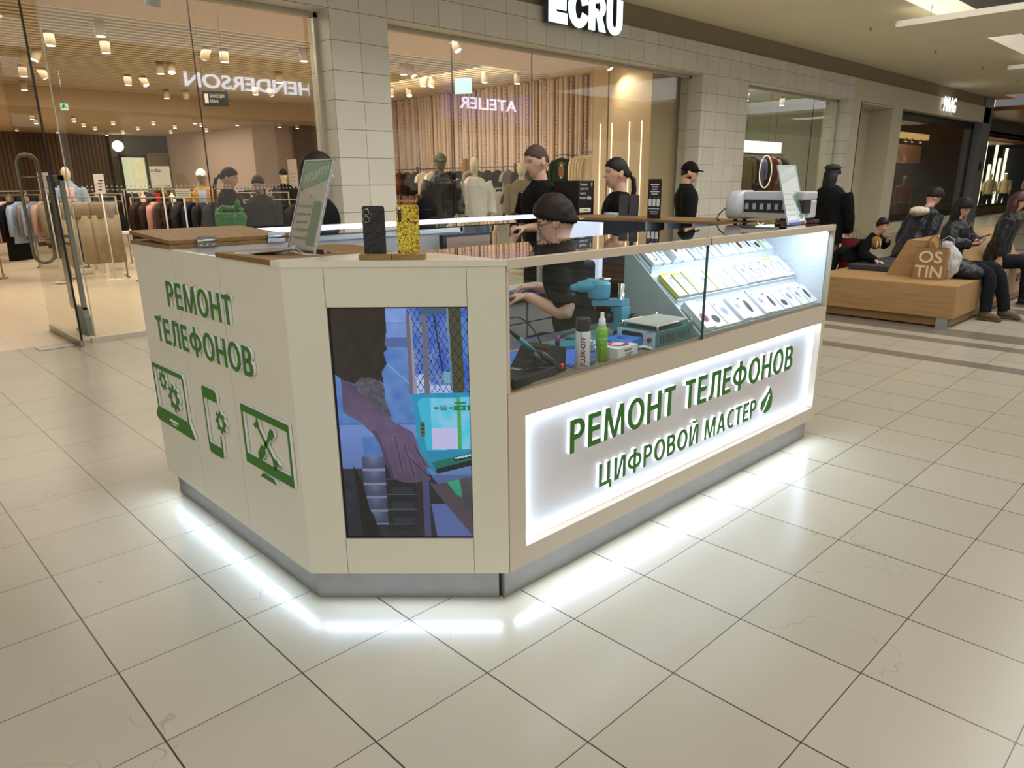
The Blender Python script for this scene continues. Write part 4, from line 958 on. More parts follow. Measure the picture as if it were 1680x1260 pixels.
# gold phone: voronoi relief
N=NT('gold_cracked'); v=N.n('ShaderNodeTexVoronoi',feature='DISTANCE_TO_EDGE'); v.inputs['Scale'].default_value=72; va=N.n('ShaderNodeVectorMath',operation='ADD'); nz=N.n('ShaderNodeTexNoise'); nz.inputs['Scale'].default_value=55; N.l(N.tc.outputs['Object'],nz.inputs['Vector']); sc_=N.n('ShaderNodeVectorMath',operation='SCALE'); sc_.inputs['Scale'].default_value=.022; N.l(nz.outputs['Color'],sc_.inputs[0]); N.l(N.tc.outputs['Object'],va.inputs[0]); N.l(sc_.outputs[0],va.inputs[1]); vec=va.outputs[0]
N.l(vec,v.inputs['Vector']); e=N.math('SMOOTH_MIN',v.outputs['Distance'],.5,.1); k=N.math('LESS_THAN',v.outputs['Distance'],.045)
hi=N.noise(45,3); base=N.mix(hi,lin((176,140,14)),lin((255,236,84))); N.l(N.mix(k,base,lin((104,50,14))),N.b.inputs['Base Color']); N.b.inputs['Roughness'].default_value=.28; N.b.inputs['Metallic'].default_value=.35
bp=N.n('ShaderNodeBump'); bp.inputs['Strength'].default_value=.8; bp.inputs['Distance'].default_value=.004; N.l(v.outputs['Distance'],bp.inputs['Height']); N.l(bp.outputs['Normal'],N.b.inputs['Normal'])
t,PM=phone_stand('phone with shiny gold crackled back on a wooden holder',(.824,1.044,ZT),R(42),N.m,h=.168)
b=MB(PM); b.prism(rrect(-.033,.11,-.021,.162,.006),.0045,.0058); b.build('camera_bar',M_blk,t)
b=MB(PM); b.cyl((-.027,.156,.0058),(-.027,.156,.0064),.005,n=14); b.build('flash',M_wht,t)
b=MB(PM)
for y in (.142,.130,.118): b.cyl((-.027,y,.0058),(-.027,y,.0064),.0042,n=12)
b.cyl((.003,.118,.0045),(.003,.118,.0052),.005,n=14); b.build('lens_ring',mat('lens_dark',(40,40,46),.1,spec=.9),t)
# cutting / lamination machine
t=thing('film_cutter','white rounded film cutting machine with black front on the end counter','cutting machine',(.64,3.99,1.353),R(0))
PR=[(-.085,.022),(-.105,.05),(-.108,.085),(-.09,.15),(-.055,.185),(-.02,.192),(.0,.19)]
def mach(x0,x1,sc_,n,mats):
    b=MB(); P=[(-.10,.018),(-.118,.05),(-.116,.10),(-.10,.165),(-.06,.192),(.02,.195),(.06,.17),(.095,.10),(.10,.05),(.085,.018)]
    rg=[]
    for k,x in enumerate((x0,x0+.012,x0+.03,x1)):
        q=(.86,.95,1,1)[k]; rg.append([(x,p[0]*q,.105+(p[1]-.105)*q) for p in P])
    b.rings(rg,0,True,True); return b.build(n,mats,t)
mach(-.24,-.12,1,'end_housing',mat('machine_white',(196,196,200),.22,spec=.6))
b=MB(); b.box(-.12,-.10,.135,.28,.09,.19); b.box(-.12,.0,.03,.28,.09,.14); b.build('cover',MATS['machine_white'],t,bevel=.012)
b=MB(); b.box(-.12,-.085,.06,.28,.0,.135); b.build('roller_bay',M_blk,t)
for k in range(7):
    b=MB(tr(-.095+.05*k,-.088,.098)); b.box(-.012,-.004,-.018,.012,.0,.018); b.tube([(.008*math.cos(a),-.005,.014*math.sin(a)) for a in [R(q) for q in range(-150,151,30)]],.0022,n=5); b.build('roller_mark',mat('grey_print',(170,172,178),.4),t)
b=MB(); b.box(-.12,-.118,.03,.28,-.085,.062); b.build('front_sill',mat('sill_alu',(176,168,156),.25,metal=.6),t,bevel=.004)
b=MB(); b.box(-.2435,-.06,.055,-.2375,.0,.085); b.build('socket',mat('socket_grey',(120,120,124),.5),t)
b=MB()
for y in (-.07,.05):
    for x in (-.18,.2): b.cyl((x,y,0),(x,y,.02),.012,n=10)
b.build('rubber_feet',M_blk,t)
b=MB(); b.tube([(p[0]-.64,p[1]-3.99,p[2]-1.353) for p in ((.390,3.95,1.42),(.365,3.94,1.43),(.335,3.93,1.40),(.33,3.91,1.37),(.345,3.89,1.36),(.37,3.88,1.358))],.0042,n=8); b.build('power_cord',M_blk,t)
# charging station box on far left end of end counter
t=thing('charging_station','black phone charging station with white Cyrillic lettering on the end counter','charging station',(-.99,4.03,1.353),R(0))
b=MB(); b.box(-.27,0,0,0,.19,.265); b.build('housing',mat('station_black',(16,16,18),.35),t,bevel=.004)
FMx=plane((.0006,0,0),(0,1,0),(0,0,1))
b=MB(FMx)
for k,s in enumerate(('Заряди','телефон','через')): b.text(s,tr(.016,.228-.034*k,0),h=.017,depth=.0006,w=(.085,.10,.07)[k])
b.text('Яндекс',tr(.012,.124,0),h=.017,w=.085,depth=.0006)
b.text('Go',tr(.105,.119,0),h=.026,w=.05,depth=.0006,bold=.03,shear=.2)
b.build('white_lettering',M_wht,t)
b=MB(FMx); b.prism([(.158,.252),(.148,.233),(.158,.236),(.152,.215),(.168,.24),(.160,.237),(.166,.252)],0,.0006); b.build('bolt_mark',mat('lime_print',(150,210,60),.4,emit=.3),t)
b=MB(FMx); b.box(.014,.020,0,.15,.052,.0006,0); b.box(.022,.026,.0006,.05,.048,.0010,1); b.box(.06,.038,.0006,.11,.042,.001,2); b.box(.06,.029,.0006,.13,.033,.001,2); b.build('sticker',[M_wht,M_yel,M_ink],t)
# phones and price tags on the end counter
for k,(x,lab) in enumerate(((-.44,'black phone standing on a light holder beside the charging station'),(-.345,'dark phone with red edge on a light holder, right of the other'))):
    t=thing('display_phone',lab,'phone on holder',(x,3.90,1.353),R(8),'phones shown on the end counter')
    b=MB(); b.box(-.052,-.02,0,.052,.02,.014); b.build('holder',mat('pale_wood_holder',(178,142,96),.5),t)
    PM=plane((0,0,.012),(1,0,0),(0,.02,1)); b=MB(PM); b.prism(rrect(-.037,0,.037,.15,.008),-.004,.004); b.build('phone',mat('phone_black',(12,12,14),.2),t)
    b=MB(PM); b.tube([(-.037,0,0),(-.037,.142,0),(-.030,.15,0),(.030,.15,0),(.037,.142,0),(.037,0,0)],.0015,n=5); b.build('phone_edge',mat('phone_red_edge',(150,60,56),.4) if k==0 else mat('phone_grey_edge',(110,110,116),.4),t)
t=thing('card_rack','small stack of leaflets lying beside the charging station','leaflets',(-.56,3.92,1.353)); b=MB(); b.box(-.05,-.03,0,.05,.03,.028); b.build('leaflets',mat('leaflet_paper',(190,180,160),.6),t); b=MB(); b.box(-.052,-.032,.028,.052,.035,.031); b.build('top_sheet',M_wht,t)
t=thing('price_board','black board with white text and three white tags on the end counter','sign stand',(-.245,3.93,1.353),R(-4))
b=MB(); b.box(0,-.003,0,.115,.003,.27); b.build('board',mat('board_black',(14,14,15),.4),t)
b=MB(plane((0,-.0032,0),(1,0,0),(0,0,1)))
for k in range(3): b.prism(rrect(.008+.036*k,.085,.034+.036*k,.135,.004),0,.0006); b.cyl((.021+.036*k,.145,0),(.021+.036*k,.145,.0006),.003,n=8)
for k,(x0,x1) in enumerate(((.03,.085),(.02,.1),(.035,.08),(.03,.09),(.02,.095))): b.box(x0,.165+.016*k,0,x1,.172+.016*k,.0006)
b.box(.01,.065,0,.105,.07,.0006); b.box(.02,.045,0,.1,.05,.0006); b.box(.03,.032,0,.09,.036,.0006)
b.build('white_print',M_wht,t)
t=thing('spare_phone_stand','dark phone on red-brown holder at the far corner of the showcase','phone on holder',(.83,4.02,1.353),R(50))
b=MB(); b.box(-.13,-.03,0,.13,.03,.018); b.build('holder',mat('redbrown_wood',(96,54,40),.5),t,bevel=.002)
b=MB(); 
for k in range(3): b.prism(rrect(-.11+.075*k,.016,-.045+.075*k,.16-.012*k,.007),-.004,.004,0,plane((0,0,0),(1,0,0),(0,.02,1)))
b.build('phone',M_blk,t)
# laptop / monitor inside
t=thing('monitor','small lit monitor inside the kiosk below the end counter','monitor',(.10,3.60,.96),R(-12))
b=MB(); b.box(-.18,-.012,.05,.18,.012,.33); b.build('case',M_blk,t,bevel=.003); b=MB(); b.box(-.172,-.0135,.058,.172,-.012,.322); s_=b.build('display',mat('monitor_blue',(150,176,214),.3,emit=.65,ecol=(140,170,220)),t)
b=MB(plane((0,-.0137,0),(1,0,0),(0,0,1)))
for q in range(5): b.box(-.14+.045*q,.24,0,-.125+.045*q,.26,.0005)
b.build('icons',M_ink,s_); b=MB(); b.cyl((0,.02,0),(0,.02,.12),.015,n=10); b.box(-.09,-.06,0,.09,.08,.01); b.build('stand',M_blk,t)
t=thing('monitor_shelf','dark shelf carrying the small monitor inside the kiosk','shelf',(.10,3.6,0)); b=MB(); b.box(-.32,-.13,.94,.42,.215,.96); b.box(-.32,-.13,.0,-.30,.215,.94); b.box(.40,-.13,0,.42,.215,.94); b.build('shelf',mat('shelf_dark',(60,46,38),.5),t)
# workbench inside with blue mat and drawers
t=thing('workbench','wooden workbench with pale drawers inside the kiosk','workbench',(-.42,3.0,0))
b=MB(); b.box(-.095,-.95,.90,.16,.44,.925); b.build('top',wood_material('bench_wood',(84,58,38),(110,80,52),1),t)
b=MB(); b.box(-.09,-.62,.12,.13,.42,.90); b.build('carcass',mat('carcass_grey',(120,122,124),.5),t)
for k in range(3):
    b=MB(); b.box(.13,-.60+.34*k,.76,.146,-.28+.34*k,.885); b.build('drawer',mat('drawer_grey',(160,164,160),.5),t)
    b=MB(); b.box(.13,-.60+.34*k,.48,.146,-.28+.34*k,.75); b.build('drawer',MATS['drawer_grey'],t)
t=thing('bench_mat','blue repair mat on the workbench inside the kiosk','mat',(-.39,2.75,.925)); b=MB(); b.box(-.12,-.42,0,.12,.42,.004); b.build('mat',mat('blue_silicone',(62,110,200),.6),t)
t=thing('open_phone','dismantled phone lying on the inner blue mat','phone',(-.35,2.66,.929),R(30)); b=MB(); b.box(-.037,-.075,0,.037,.075,.008); b.build('chassis',M_blk,t); b=MB(); b.box(-.02,-.03,.008,.02,.04,.010); b.build('circuit_board',mat('pcb_green',(40,96,50),.5),t)
t=thing('parts_tray','shallow dark tray of small parts on the inner workbench','tray',(-.33,2.95,.929),R(10)); b=MB(); b.box(-.08,-.12,0,.08,.12,.018); b.build('tray',M_blk,t); b=MB(); random.seed(3)
for q in range(14): x,y=random.uniform(-.06,.06),random.uniform(-.1,.1); b.cbox((x,y,.022),(.02,.014,.008),random.choice((0,0,1)))
b.build('parts',[mat('part_metal',(190,190,170),.4,metal=.5),mat('part_dark',(60,70,60),.5)],t)
t=thing('tool_bag','dark navy tool bag with a red tag on the inner workbench','bag',(-.36,3.22,.929)); b=MB(); b.box(-.12,-.15,0,.12,.15,.17); b.build('bag',mat('navy_fabric',(22,26,40),.7),t,bevel=.03,seg=3); b=MB(); b.cyl((.1205,.0,.09),(.124,.0,.09),.014,n=12); b.build('red_tag',mat('red_tag_mat',(200,40,40),.4),t)
# brown monitor/laptop lid standing on the rear counter
t=thing('product_carton','flat black-edged brown carton standing inside the rear counter','carton',(-.44,2.38,0)); b=MB(); b.box(-.018,-.19,.925,.018,.19,1.318); b.build('carton',M_blk,t); b=MB(); b.box(.0182,-.165,.94,.019,.178,1.304); b.build('face',mat('brown_face',(150,130,116),.5),t)
b=MB(); b.tube([(.0195,.0+.018*math.cos(a),1.14+.018*math.sin(a)) for a in [2*PI*k/16 for k in range(16)]],.002,n=5,closed=True); b.build('round_mark',mat('mark_dark',(52,46,44),.5),t)
t=thing('sign_base_shelf','','') if False else None
# ================================================================= PEOPLE AND MANNEQUINS
def _sm(a,b,x): t=max(0,min(1,(x-a)/(b-a))); return t*t*(3-2*t)
def head_r(d):
    """distance from head centre to the skin along unit direction d (x forward, y left, z up)"""
    x,y,z=d
    a,b,c=.094,.077,.122
    if z<0: b*=1-.22*min(1,-z*1.1)**1.5
    if x<0: a*=1.06
    if x<0 and z<-.35: a*=1-.28*min(1,(-z-.35)*1.6)
    if x>0: u=(abs(x/a)**2.7+abs(z/c)**2.7)**(1/2.7)
    else: u=math.hypot(x/a,z/c)
    r=1/math.sqrt(u*u+(y/b)**2)
    if x>0:
        g=lambda y0,z0,sy,sz:math.exp(-((y-y0)/sy)**2-((z-z0)/sz)**2)
        sz=.05 if z<-.19 else .20
        r+= .024*g(0,-.19,.095,sz)+.006*g(0,.05,.07,.16)+.005*g(0,-.22,.16,.05)   # nose
        r-= .007*(g(.36,.06,.16,.10)+g(-.36,.06,.16,.10))    # eye sockets
        r+= .003*(g(.28,.24,.25,.08)+g(-.28,.24,.25,.08))    # brow
        r+= .005*g(0,-.46,.20,.05)+.005*g(0,-.56,.17,.045)    # lips
        r-= .004*g(0,-.51,.24,.022)+.004*g(0,-.66,.25,.05)
        r+= .004*g(0,-.80,.26,.12)                           # chin
        r-= .004*(g(.6,-.45,.2,.25)+g(-.6,-.45,.2,.25))        # cheeks
        r-= .006*_sm(.55,.95,z)
    return r
def sph(n,m,f):
    rg=[]
    for i in range(m+1):
        t=PI*i/m; t=min(max(t,.03),PI-.03); row=[]
        for j in range(n):
            p=2*PI*j/n; d=(math.sin(t)*math.cos(p),math.sin(t)*math.sin(p),-math.cos(t)); r=f(d); row.append((d[0]*r,d[1]*r,d[2]*r))
        rg.append(row)
    return rg
def face_pt(yy,zz,out=0):
    """point on the face at lateral yy and height zz (metres from head centre)"""
    lo,hi=.02,.15
    for _ in range(26):
        m=(lo+hi)/2; v=Vector((m,yy,zz)); L=v.length
        if L<head_r(tuple(v/L)): lo=m
        else: hi=m
    return (lo+out,yy,zz)
def hand_mb(b,wrist,dirn,palm_n,side,curl=.5,size=1.0,point=0):
    """palm, five fingers and a thumb; dirn = towards the fingers, palm_n = out of the palm"""
    d=Vector(dirn).normalized(); n=Vector(palm_n); n=(n-d*n.dot(d)).normalized(); s=d.cross(n)*side   # s: towards the thumb
    w=Vector(wrist)
    def ell(c,a,bb): return [tuple(c+s*(a*math.cos(2*PI*k/10))+n*(bb*math.sin(2*PI*k/10))) for k in range(10)]
    b.rings([ell(w-d*.02*size,.027*size,.02*size),ell(w+d*.02*size,.033*size,.017*size),ell(w+d*.055*size,.041*size,.015*size),ell(w+d*.088*size,.040*size,.013*size)])
    for k,(o,L) in enumerate(((.031,.072),(.0105,.08),(-.0105,.074),(-.030,.058))):
        p=w+d*.080*size+s*o*size; a=0; P=[p]; dd=d.copy()
        c=curl*(.85+.12*k)
        for q,(f,st) in enumerate(((.45,.9),(.32,1.25),(.23,.9))):
            a+=c*st; v=d*math.cos(a)+n*math.sin(a); P.append(P[-1]+v*L*f*size)
        b.tube(P,[.0092*size,.0088*size,.0078*size,.0062*size],n=7)
    p=w+d*.022*size+s*.026*size
    v1=(d*.62+s*.62+n*(.25+.35*curl)).normalized(); v2=(d*.82+s*.12+n*(.30+.5*curl)).normalized()
    b.tube([p,p+v1*.040*size,p+v1*.040*size+v2*.032*size,p+v1*.040*size+v2*.056*size],[.0125*size,.0110*size,.0095*size,.007*size],n=7)
def limb(b,P,r,n=12):
    """tapering limb through joints with rounded bends"""
    Q=[];S=[]
    for i in range(len(P)-1):
        a,c=Vector(P[i]),Vector(P[i+1]); k=5
        for j in range(k):
            t=j/k; Q.append(a.lerp(c,t)); bulge=math.sin(PI*t)*.06; S.append((r[i]+(r[i+1]-r[i])*t)*(1+bulge))
    Q.append(Vector(P[-1])); S.append(r[-1])
    for _ in range(2):
        Q2=[Q[0]]+[(Q[i-1]+Q[i]*2+Q[i+1])/4 for i in range(1,len(Q)-1)]+[Q[-1]]; Q=Q2
    b.tube(Q,S,n=n)
def torso(b,rows,n=20):
    """rows: (centre, half depth x, half width y, yaw)"""
    R_=[]
    for c,a,w,yaw in rows:
        cy,sy=math.cos(yaw),math.sin(yaw); ring=[]
        for k in range(n):
            t=2*PI*k/n; x=a*math.cos(t); y=w*math.copysign(abs(math.sin(t))**.85,math.sin(t)); ring.append((c[0]+x*cy-y*sy,c[1]+x*sy+y*cy,c[2]))
        R_.append(ring)
    b.rings(R_)
SKIN=mat('skin',(206,160,138),.5,spec=.35,nscale=9,namt=.04)
SKIN2=mat('skin_pale',(214,172,150),.5,spec=.35,nscale=9,namt=.04)
HAIRD=mat('dark_hair',(20,15,13),.6,spec=.3,bump=.3,bscale=90); HAIRB=mat('brown_hair',(36,24,18),.6,spec=.3,bump=.35,bscale=90); HAIRK=mat('cropped_hair',(66,50,38),.7,bump=.5,bscale=160)
CBLK=mat('black_cloth',(9,9,10),.85,spec=.2,bump=.3,bscale=50); CNAVY=mat('navy_puffer',(20,23,34),.5,spec=.4); CJEAN=mat('dark_jeans',(26,28,36),.85,spec=.15,bump=.4,bscale=70)
def head_parts(t,H,style,skin,hair,ears=True,neckto=None,eyes=True,hm=.0):
    """hair, eyes and brows; H = matrix of the head"""
    if style!='bald':
        def hr(d):
            x,y,z=d; r0=head_r(d); r=max(r0,1/math.sqrt((x/.098)**2+(y/.077)**2+(z/.122)**2)) if z>-.3 else r0
            thr=(.50 if x>0 else 0)*1.0
            thr=-.50+ (x+1)*.52 if x<0 else .02+x*.62
            thr+=(.14 if style=='mop' else .05)*noise.noise((x*9,y*9,z*9))
            if style=='buzz': thk,thr=.004,thr+.02
            elif style=='short': thk=.020+.012*max(0,z)
            elif style=='mop': thk=.017+.018*max(0,z)+.006*noise.noise((d[0]*5,d[1]*5,d[2]*5))
            elif style=='tied': thk=.009
            else: thk=.020; thr-=.10
            k=_sm(thr-.05,thr+.06,z); rr=r+thk+hm
            if style in('short','mop'): rr+=.004*noise.noise((d[0]*14,d[1]*14,d[2]*5))
            return r0*.90*(1-k)+rr*k
        b=MB(H); b.rings(sph(44,30,hr)); 
        if style=='tied':
            b.ball((-.112,0,-.005),(.022,.02,.024)); b.tube([(-.11,0,-.01),(-.15,0,-.05),(-.155,0,-.14),(-.13,0,-.26),(-.11,.0,-.36)],[.013,.024,.027,.022,.006],n=10,flat=.8)
        if style=='long':
            xa=H.to_3x3()@Vector((1,0,0)); kk=xa.length; b.T=Matrix.Translation(H.translation)@Matrix.Rotation(math.atan2(xa.y,xa.x),4,'Z')@Matrix.Scale(kk,4)
            R_=[]
            for z,a,w,xo in ((.03,.112,.098,-.012),(-.06,.105,.102,-.022),(-.14,.090,.110,-.038),(-.24,.07,.120,-.05),(-.34,.05,.115,-.055),(-.40,.02,.08,-.055)):
                R_.append([(xo+a*math.cos(p)-(.03 if math.cos(p)>0 else 0)*math.cos(p)*1.6,w*math.sin(p)*(1+.03*math.sin(7*p)),z) for p in [2*PI*k/24 for k in range(24)]])
            b.rings(R_)
        b.build('hair',hair,t)
    if eyes:
        for s in (1,-1):
            b=MB(H); p=Vector(face_pt(.031*s,.006)); c=p-Vector((.0105,0,0)); b.ball(tuple(c),.0125,10,8); b.build('eye',mat('eye_white',(205,200,195),.3),t)
            b=MB(H); b.ball(tuple(c+Vector((.0075,0,0))),(.006,.006,.006),8,6); b.build('iris',mat('iris_dark',(40,30,24),.2),t)
            b=MB(H); b.tube([face_pt(s*y,z,.001) for y,z in ((.014,.024),(.028,.031),(.043,.029),(.052,.022))],[.001,.0022,.002,.001],n=6); b.tube([face_pt(s*y,z,.0015) for y,z in ((.016,.010),(.024,.0155),(.034,.0165),(.046,.010))],.0013,n=5); b.build('eyebrow',hair,t)
        b=MB(H); b.tube([face_pt(y,z,.0) for y,z in ((-.024,-.056),(-.010,-.0525),(0,-.0545),(.010,-.0525),(.024,-.056))],[.001,.0035,.0035,.0035,.001],n=6); b.tube([face_pt(y,z,.0) for y,z in ((-.022,-.058),(0,-.066),(.022,-.058))],[.001,.0042,.001],n=6); b.build('lips',mat('lips',(170,104,96),.5),t)
def head_skin(b,H,nose=1):
    T0=b.T; b.T=T0@H; b.rings(sph(48,34,head_r))
    for s in (1,-1):
        b.rings([[(-.006+o+w*math.cos(a)*.62-.006*math.sin(a),s*(.072+y),-.005+w*math.sin(a)*1.0) for a in [2*PI*k/12 for k in range(12)]] for y,w,o in ((-.008,.012,.004),(.004,.022,.0),(.012,.032,-.004),(.016,.030,-.006),(.014,.018,-.003))])
    b.T=T0
def person(name,label,loc,rz,top=1.78,look=(0,0,0),style='short',hair=HAIRD,skin=SKIN,cloth='tee',cmat=CBLK,arms=None,lean=(0,0),legs=True,lmat=CJEAN,slim=1.0,group=None,shoes=True,eyes=True,seat=None,vox=.008,cap=None,hood=None,sink=0):
    """standing figure; local x = facing. lean moves the shoulders (x,y). arms = two lists of (elbow,wrist,dirn,palm,curl)"""
    t=thing(name,label,'person',loc,rz,group); k=top/1.78
    lx,ly=lean
    sh=Vector((lx,ly,1.44)); nk=Vector((lx*1.12+.0,ly*1.1,1.51)); hc=Vector((lx*1.25+.022,ly*1.2,1.652))
    if seat:
        hip=Vector((0,0,seat)); dz=seat-.92-sink
        sh.z+=dz; nk.z+=dz; hc.z+=dz
    else: hip=Vector((0,0,.92)); dz=0
    K=Matrix.Scale(k,4)
    H=K@Matrix.Translation(hc)@Matrix.Rotation(R(look[0]),4,'Z')@Matrix.Rotation(R(look[1]),4,'Y')@Matrix.Rotation(R(look[2]),4,'X')
    W_=.185*slim; S=[sh+Vector((0,W_*s,-.03)) for s in (1,-1)]
    if arms is None: arms=[((0+lx*.5,.25*slim,1.14+dz),(.05+lx*.3,.26*slim,.90+dz),(.1,0,-1),(0,-1,0),.35),((0+lx*.5,-.25*slim,1.14+dz),(.05+lx*.3,-.26*slim,.90+dz),(.1,0,-1),(0,1,0),.35)]
    b=MB(K)
    # body: neck, torso, arms, hands, legs, feet and head in one skin
    nb=Vector((lx,ly,1.44+dz)); b.tube([nb+Vector((-.015,0,-.03)),nk+Vector((-.012,0,.0)),hc+Vector((-.022,0,-.085)),hc+Vector((-.012,0,-.03))],[.062,.056,.054,.05],n=14)
    mid=hip.lerp(sh,.45)
    torso(b,[(hip+Vector((0,0,-.06)),.10,.15*slim,0),(hip+Vector((0,0,.06)),.10,.145*slim,0),(mid,.085,.13*slim,0),(hip.lerp(sh,.8),.105,.15*slim,0),(sh+Vector((0,0,-.04)),.095,.165*slim,0),(sh+Vector((-.005,0,.02)),.07,.12*slim,0),(sh+Vector((-.01,0,.05)),.05,.06,0)])
    for i,(el,wr,dr,pn,cu) in enumerate(arms):
        s=1 if i==0 else -1
        limb(b,[S[i],el,wr],[.052*slim,.040*slim,.027]); hand_mb(b,wr,dr,pn,1 if i==0 else -1,cu)
    if legs:
        for i,L in enumerate(legs if isinstance(legs,list) else [((.0,.095,.88),(.02,.10,.49),(-.01,.10,.09)),((.0,-.095,.88),(.02,-.10,.49),(-.01,-.10,.09))]):
            limb(b,L,[.085*slim,.058,.042])
            f=Vector(L[2]); fd=(Vector(L[1])-Vector(L[0])); fx=Vector((1,0,0)); b.tube([f+Vector((-.03,0,-.03)),f+Vector((.06,0,-.055)),f+Vector((.15,0,-.068))],[.038,.036,.022],n=10)
    head_skin(b,Matrix.Scale(1/k,4)@H if False else K.inverted()@H)
    fuse(b,'body',skin,t,vox,0,smooth=2)
    head_parts(t,H,style,skin,hair,eyes=eyes)
    # clothes
    g=MB(K); e=.016 if cloth in('tee','sweater') else .035
    zb={'tee':.0,'sweater':-.04,'coat':-.18,'longcoat':-.42,'puffer':-.10}[cloth]
    low=hip+Vector((0,0,zb)); wl={'tee':.0,'sweater':.005,'coat':.03,'longcoat':.07,'puffer':.03}[cloth]
    rows=[(low,.115+e+wl*.6,.165*slim+e+wl,0),(hip+Vector((0,0,.04)),.11+e,.158*slim+e,0),(mid,.10+e,.145*slim+e,0),(hip.lerp(sh,.8),.115+e,.162*slim+e,0),(sh+Vector((0,0,-.03)),.10+e,.175*slim+e*.6,0),(sh+Vector((-.008,0,.035)),.078+e*.6,.125*slim+e*.6,0),(sh+Vector((-.01,0,.062+e*.5)),.060+e*.3,.068+e*.3,0)]
    torso(g,rows)
    for i,(el,wr,dr,pn,cu) in enumerate(arms):
        el,wr=Vector(el),Vector(wr)
        if cloth=='tee': limb(g,[S[i],Vector(S[i]).lerp(el,.78)],[.062*slim+e*.6,.062])
        else: limb(g,[S[i],el,wr.lerp(el,.08)],[.058*slim+e,.050+e*.9,.036+e*.8])
    if cloth in('coat','longcoat','puffer'): g.tube([sh+Vector((-.02,0,.03)),sh+Vector((-.02,0,.085))],[.078,.080],n=14)
    if hood: 
        g.ball(tuple(sh+Vector((-.11,0,.06))),(.10,.13,.07))
    fuse(g,{'tee':'t_shirt','sweater':'sweater','coat':'jacket','longcoat':'coat','puffer':'puffer_jacket'}[cloth],cmat,t,.011,.010 if cloth!='puffer' else .014,9 if cloth!='puffer' else 16,seed=len(t.name)+loc[0])
    if legs:
        g=MB(K); LL=legs if isinstance(legs,list) else [((.0,.095,.92),(.02,.10,.49),(-.01,.10,.10)),((.0,-.095,.92),(.02,-.10,.49),(-.01,-.10,.10))]
        for L in LL: limb(g,[L[0],L[1],Vector(L[2])+Vector((0,0,.0))],[.10*slim,.078,.068])
        torso(g,[(hip+Vector((0,0,-.10)),.12,.16*slim,0),(hip+Vector((0,0,.06)),.112,.15*slim,0)])
        fuse(g,'trousers',lmat,t,.013,.008,9)
        if shoes:
            for L in LL:
                g=MB(K); f=Vector(L[2]); g.tube([f+Vector((-.065,0,-.035)),f+Vector((-.03,0,-.03)),f+Vector((.06,0,-.042)),f+Vector((.13,0,-.055)),f+Vector((.175,0,-.062))],[.034,.046,.045,.038,.02],n=12,flat=.95)
                g.tube([f+Vector((-.02,0,-.02)),f+Vector((-.02,0,.05))],[.048,.05],n=12)
                g.box(f.x-.085,f.y-.042,f.z-.092,f.x+.19,f.y+.042,f.z-.068)
                g.build('shoe',shoes if not isinstance(shoes,bool) else M_blkm,t)
    if cap: 
        b=MB(H)
        def cr(d): 
            r=1/math.sqrt((d[0]/.098)**2+(d[1]/.077)**2+(d[2]/.122)**2); kk=_sm(.12,.22,d[2]+d[0]*.06); return r*.9*(1-kk)+(r+.020)*kk
        b.rings(sph(30,20,cr))
        if cap[0]=='cap': b.rings([[(.085+u*.085,y*(1-.25*u),.038+.012*(1-(y/.07)**2)-.018*u+q) for y in [-.07+.14*j/8 for j in range(9)]]+[(.085+u*.085,y*(1-.25*u),.034+.012*(1-(y/.07)**2)-.018*u+q) for y in [.07-.14*j/8 for j in range(9)]] for u,q in ((0,0),(.5,.0),(1,0))])
        if cap[0]=='beret': b.ball((-.01,0,.095),(.115,.105,.050))
        b.build('cap' if cap[0]=='cap' else 'beret',cap[1],t)
    return t,H,K
# ---- young man with cropped hair behind the far corner
t,H,K=person('person','person with cropped hair in a black t-shirt looking down beside the charging station',(-1.43,4.08,0),R(258),top=1.91,look=(0,14,0),style='buzz',hair=HAIRK,skin=SKIN2,cloth='tee',lean=(.03,0),
  arms=[((.10,.26,1.18),(.30,.20,1.17),(1,-.1,.1),(0,-.2,-1),.7),((.05,-.27,1.15),(.20,-.18,1.00),(1,.2,-.1),(0,.1,-1),.6)],vox=.0065)
b=MB(K); b.box(.36,.13,1.13,.372,.21,1.28); tag(b.build('held_phone',M_blk),None); 
_o=bpy.data.objects['held_phone']; _o.name='phone'; _o.location=(-1.43,4.08,0); _o.rotation_euler=(0,0,R(258)); tag(_o,'black phone held by the person behind the rear glass counter','phone')
# ---- woman with tied dark hair behind the end counter
person('person','person with dark tied-back hair and black top facing left behind the end counter',(-.96,4.50,0),R(240),top=1.80,look=(0,2,0),style='tied',hair=HAIRD,skin=SKIN2,cloth='sweater',slim=.88,vox=.0065)
# ---- technician at the bench
t,H,K=person('person','seated technician with brown hair and glasses in a black t-shirt inside the kiosk',(.31,2.57,0),R(210),top=1.78,look=(6,20,0),style='mop',hair=HAIRB,skin=SKIN2,cloth='tee',lean=(.10,0),seat=.67,legs=[((.0,.10,.68),(.40,.12,.66),(.36,.12,.14)),((.0,-.10,.68),(.40,-.12,.66),(.36,-.12,.14))],
  arms=[((.0,.29,.93),(.25,.21,1.02),(1,-.3,0),(0,0,-1),.5),((.04,-.27,.95),(.30,-.16,1.02),(1,.3,0),(0,0,-1),.5)],vox=.0065)
g=MB(H)
for s in (1,-1):
    g.tube([(.093+.002*math.cos(a),s*.033+.024*math.cos(a),.002+.019*math.sin(a)) for a in [2*PI*k/18 for k in range(18)]],.0022,n=6,closed=True)
    g.tube([(.092,s*.057,.006),(.06,s*.079,.008),(.0,s*.083,.008),(-.02,s*.080,-.004)],.002,n=6)
g.tube([(.094,-.009,.006),(.096,0,.009),(.094,.009,.006)],.002,n=6); g.build('glasses',M_blk,t)
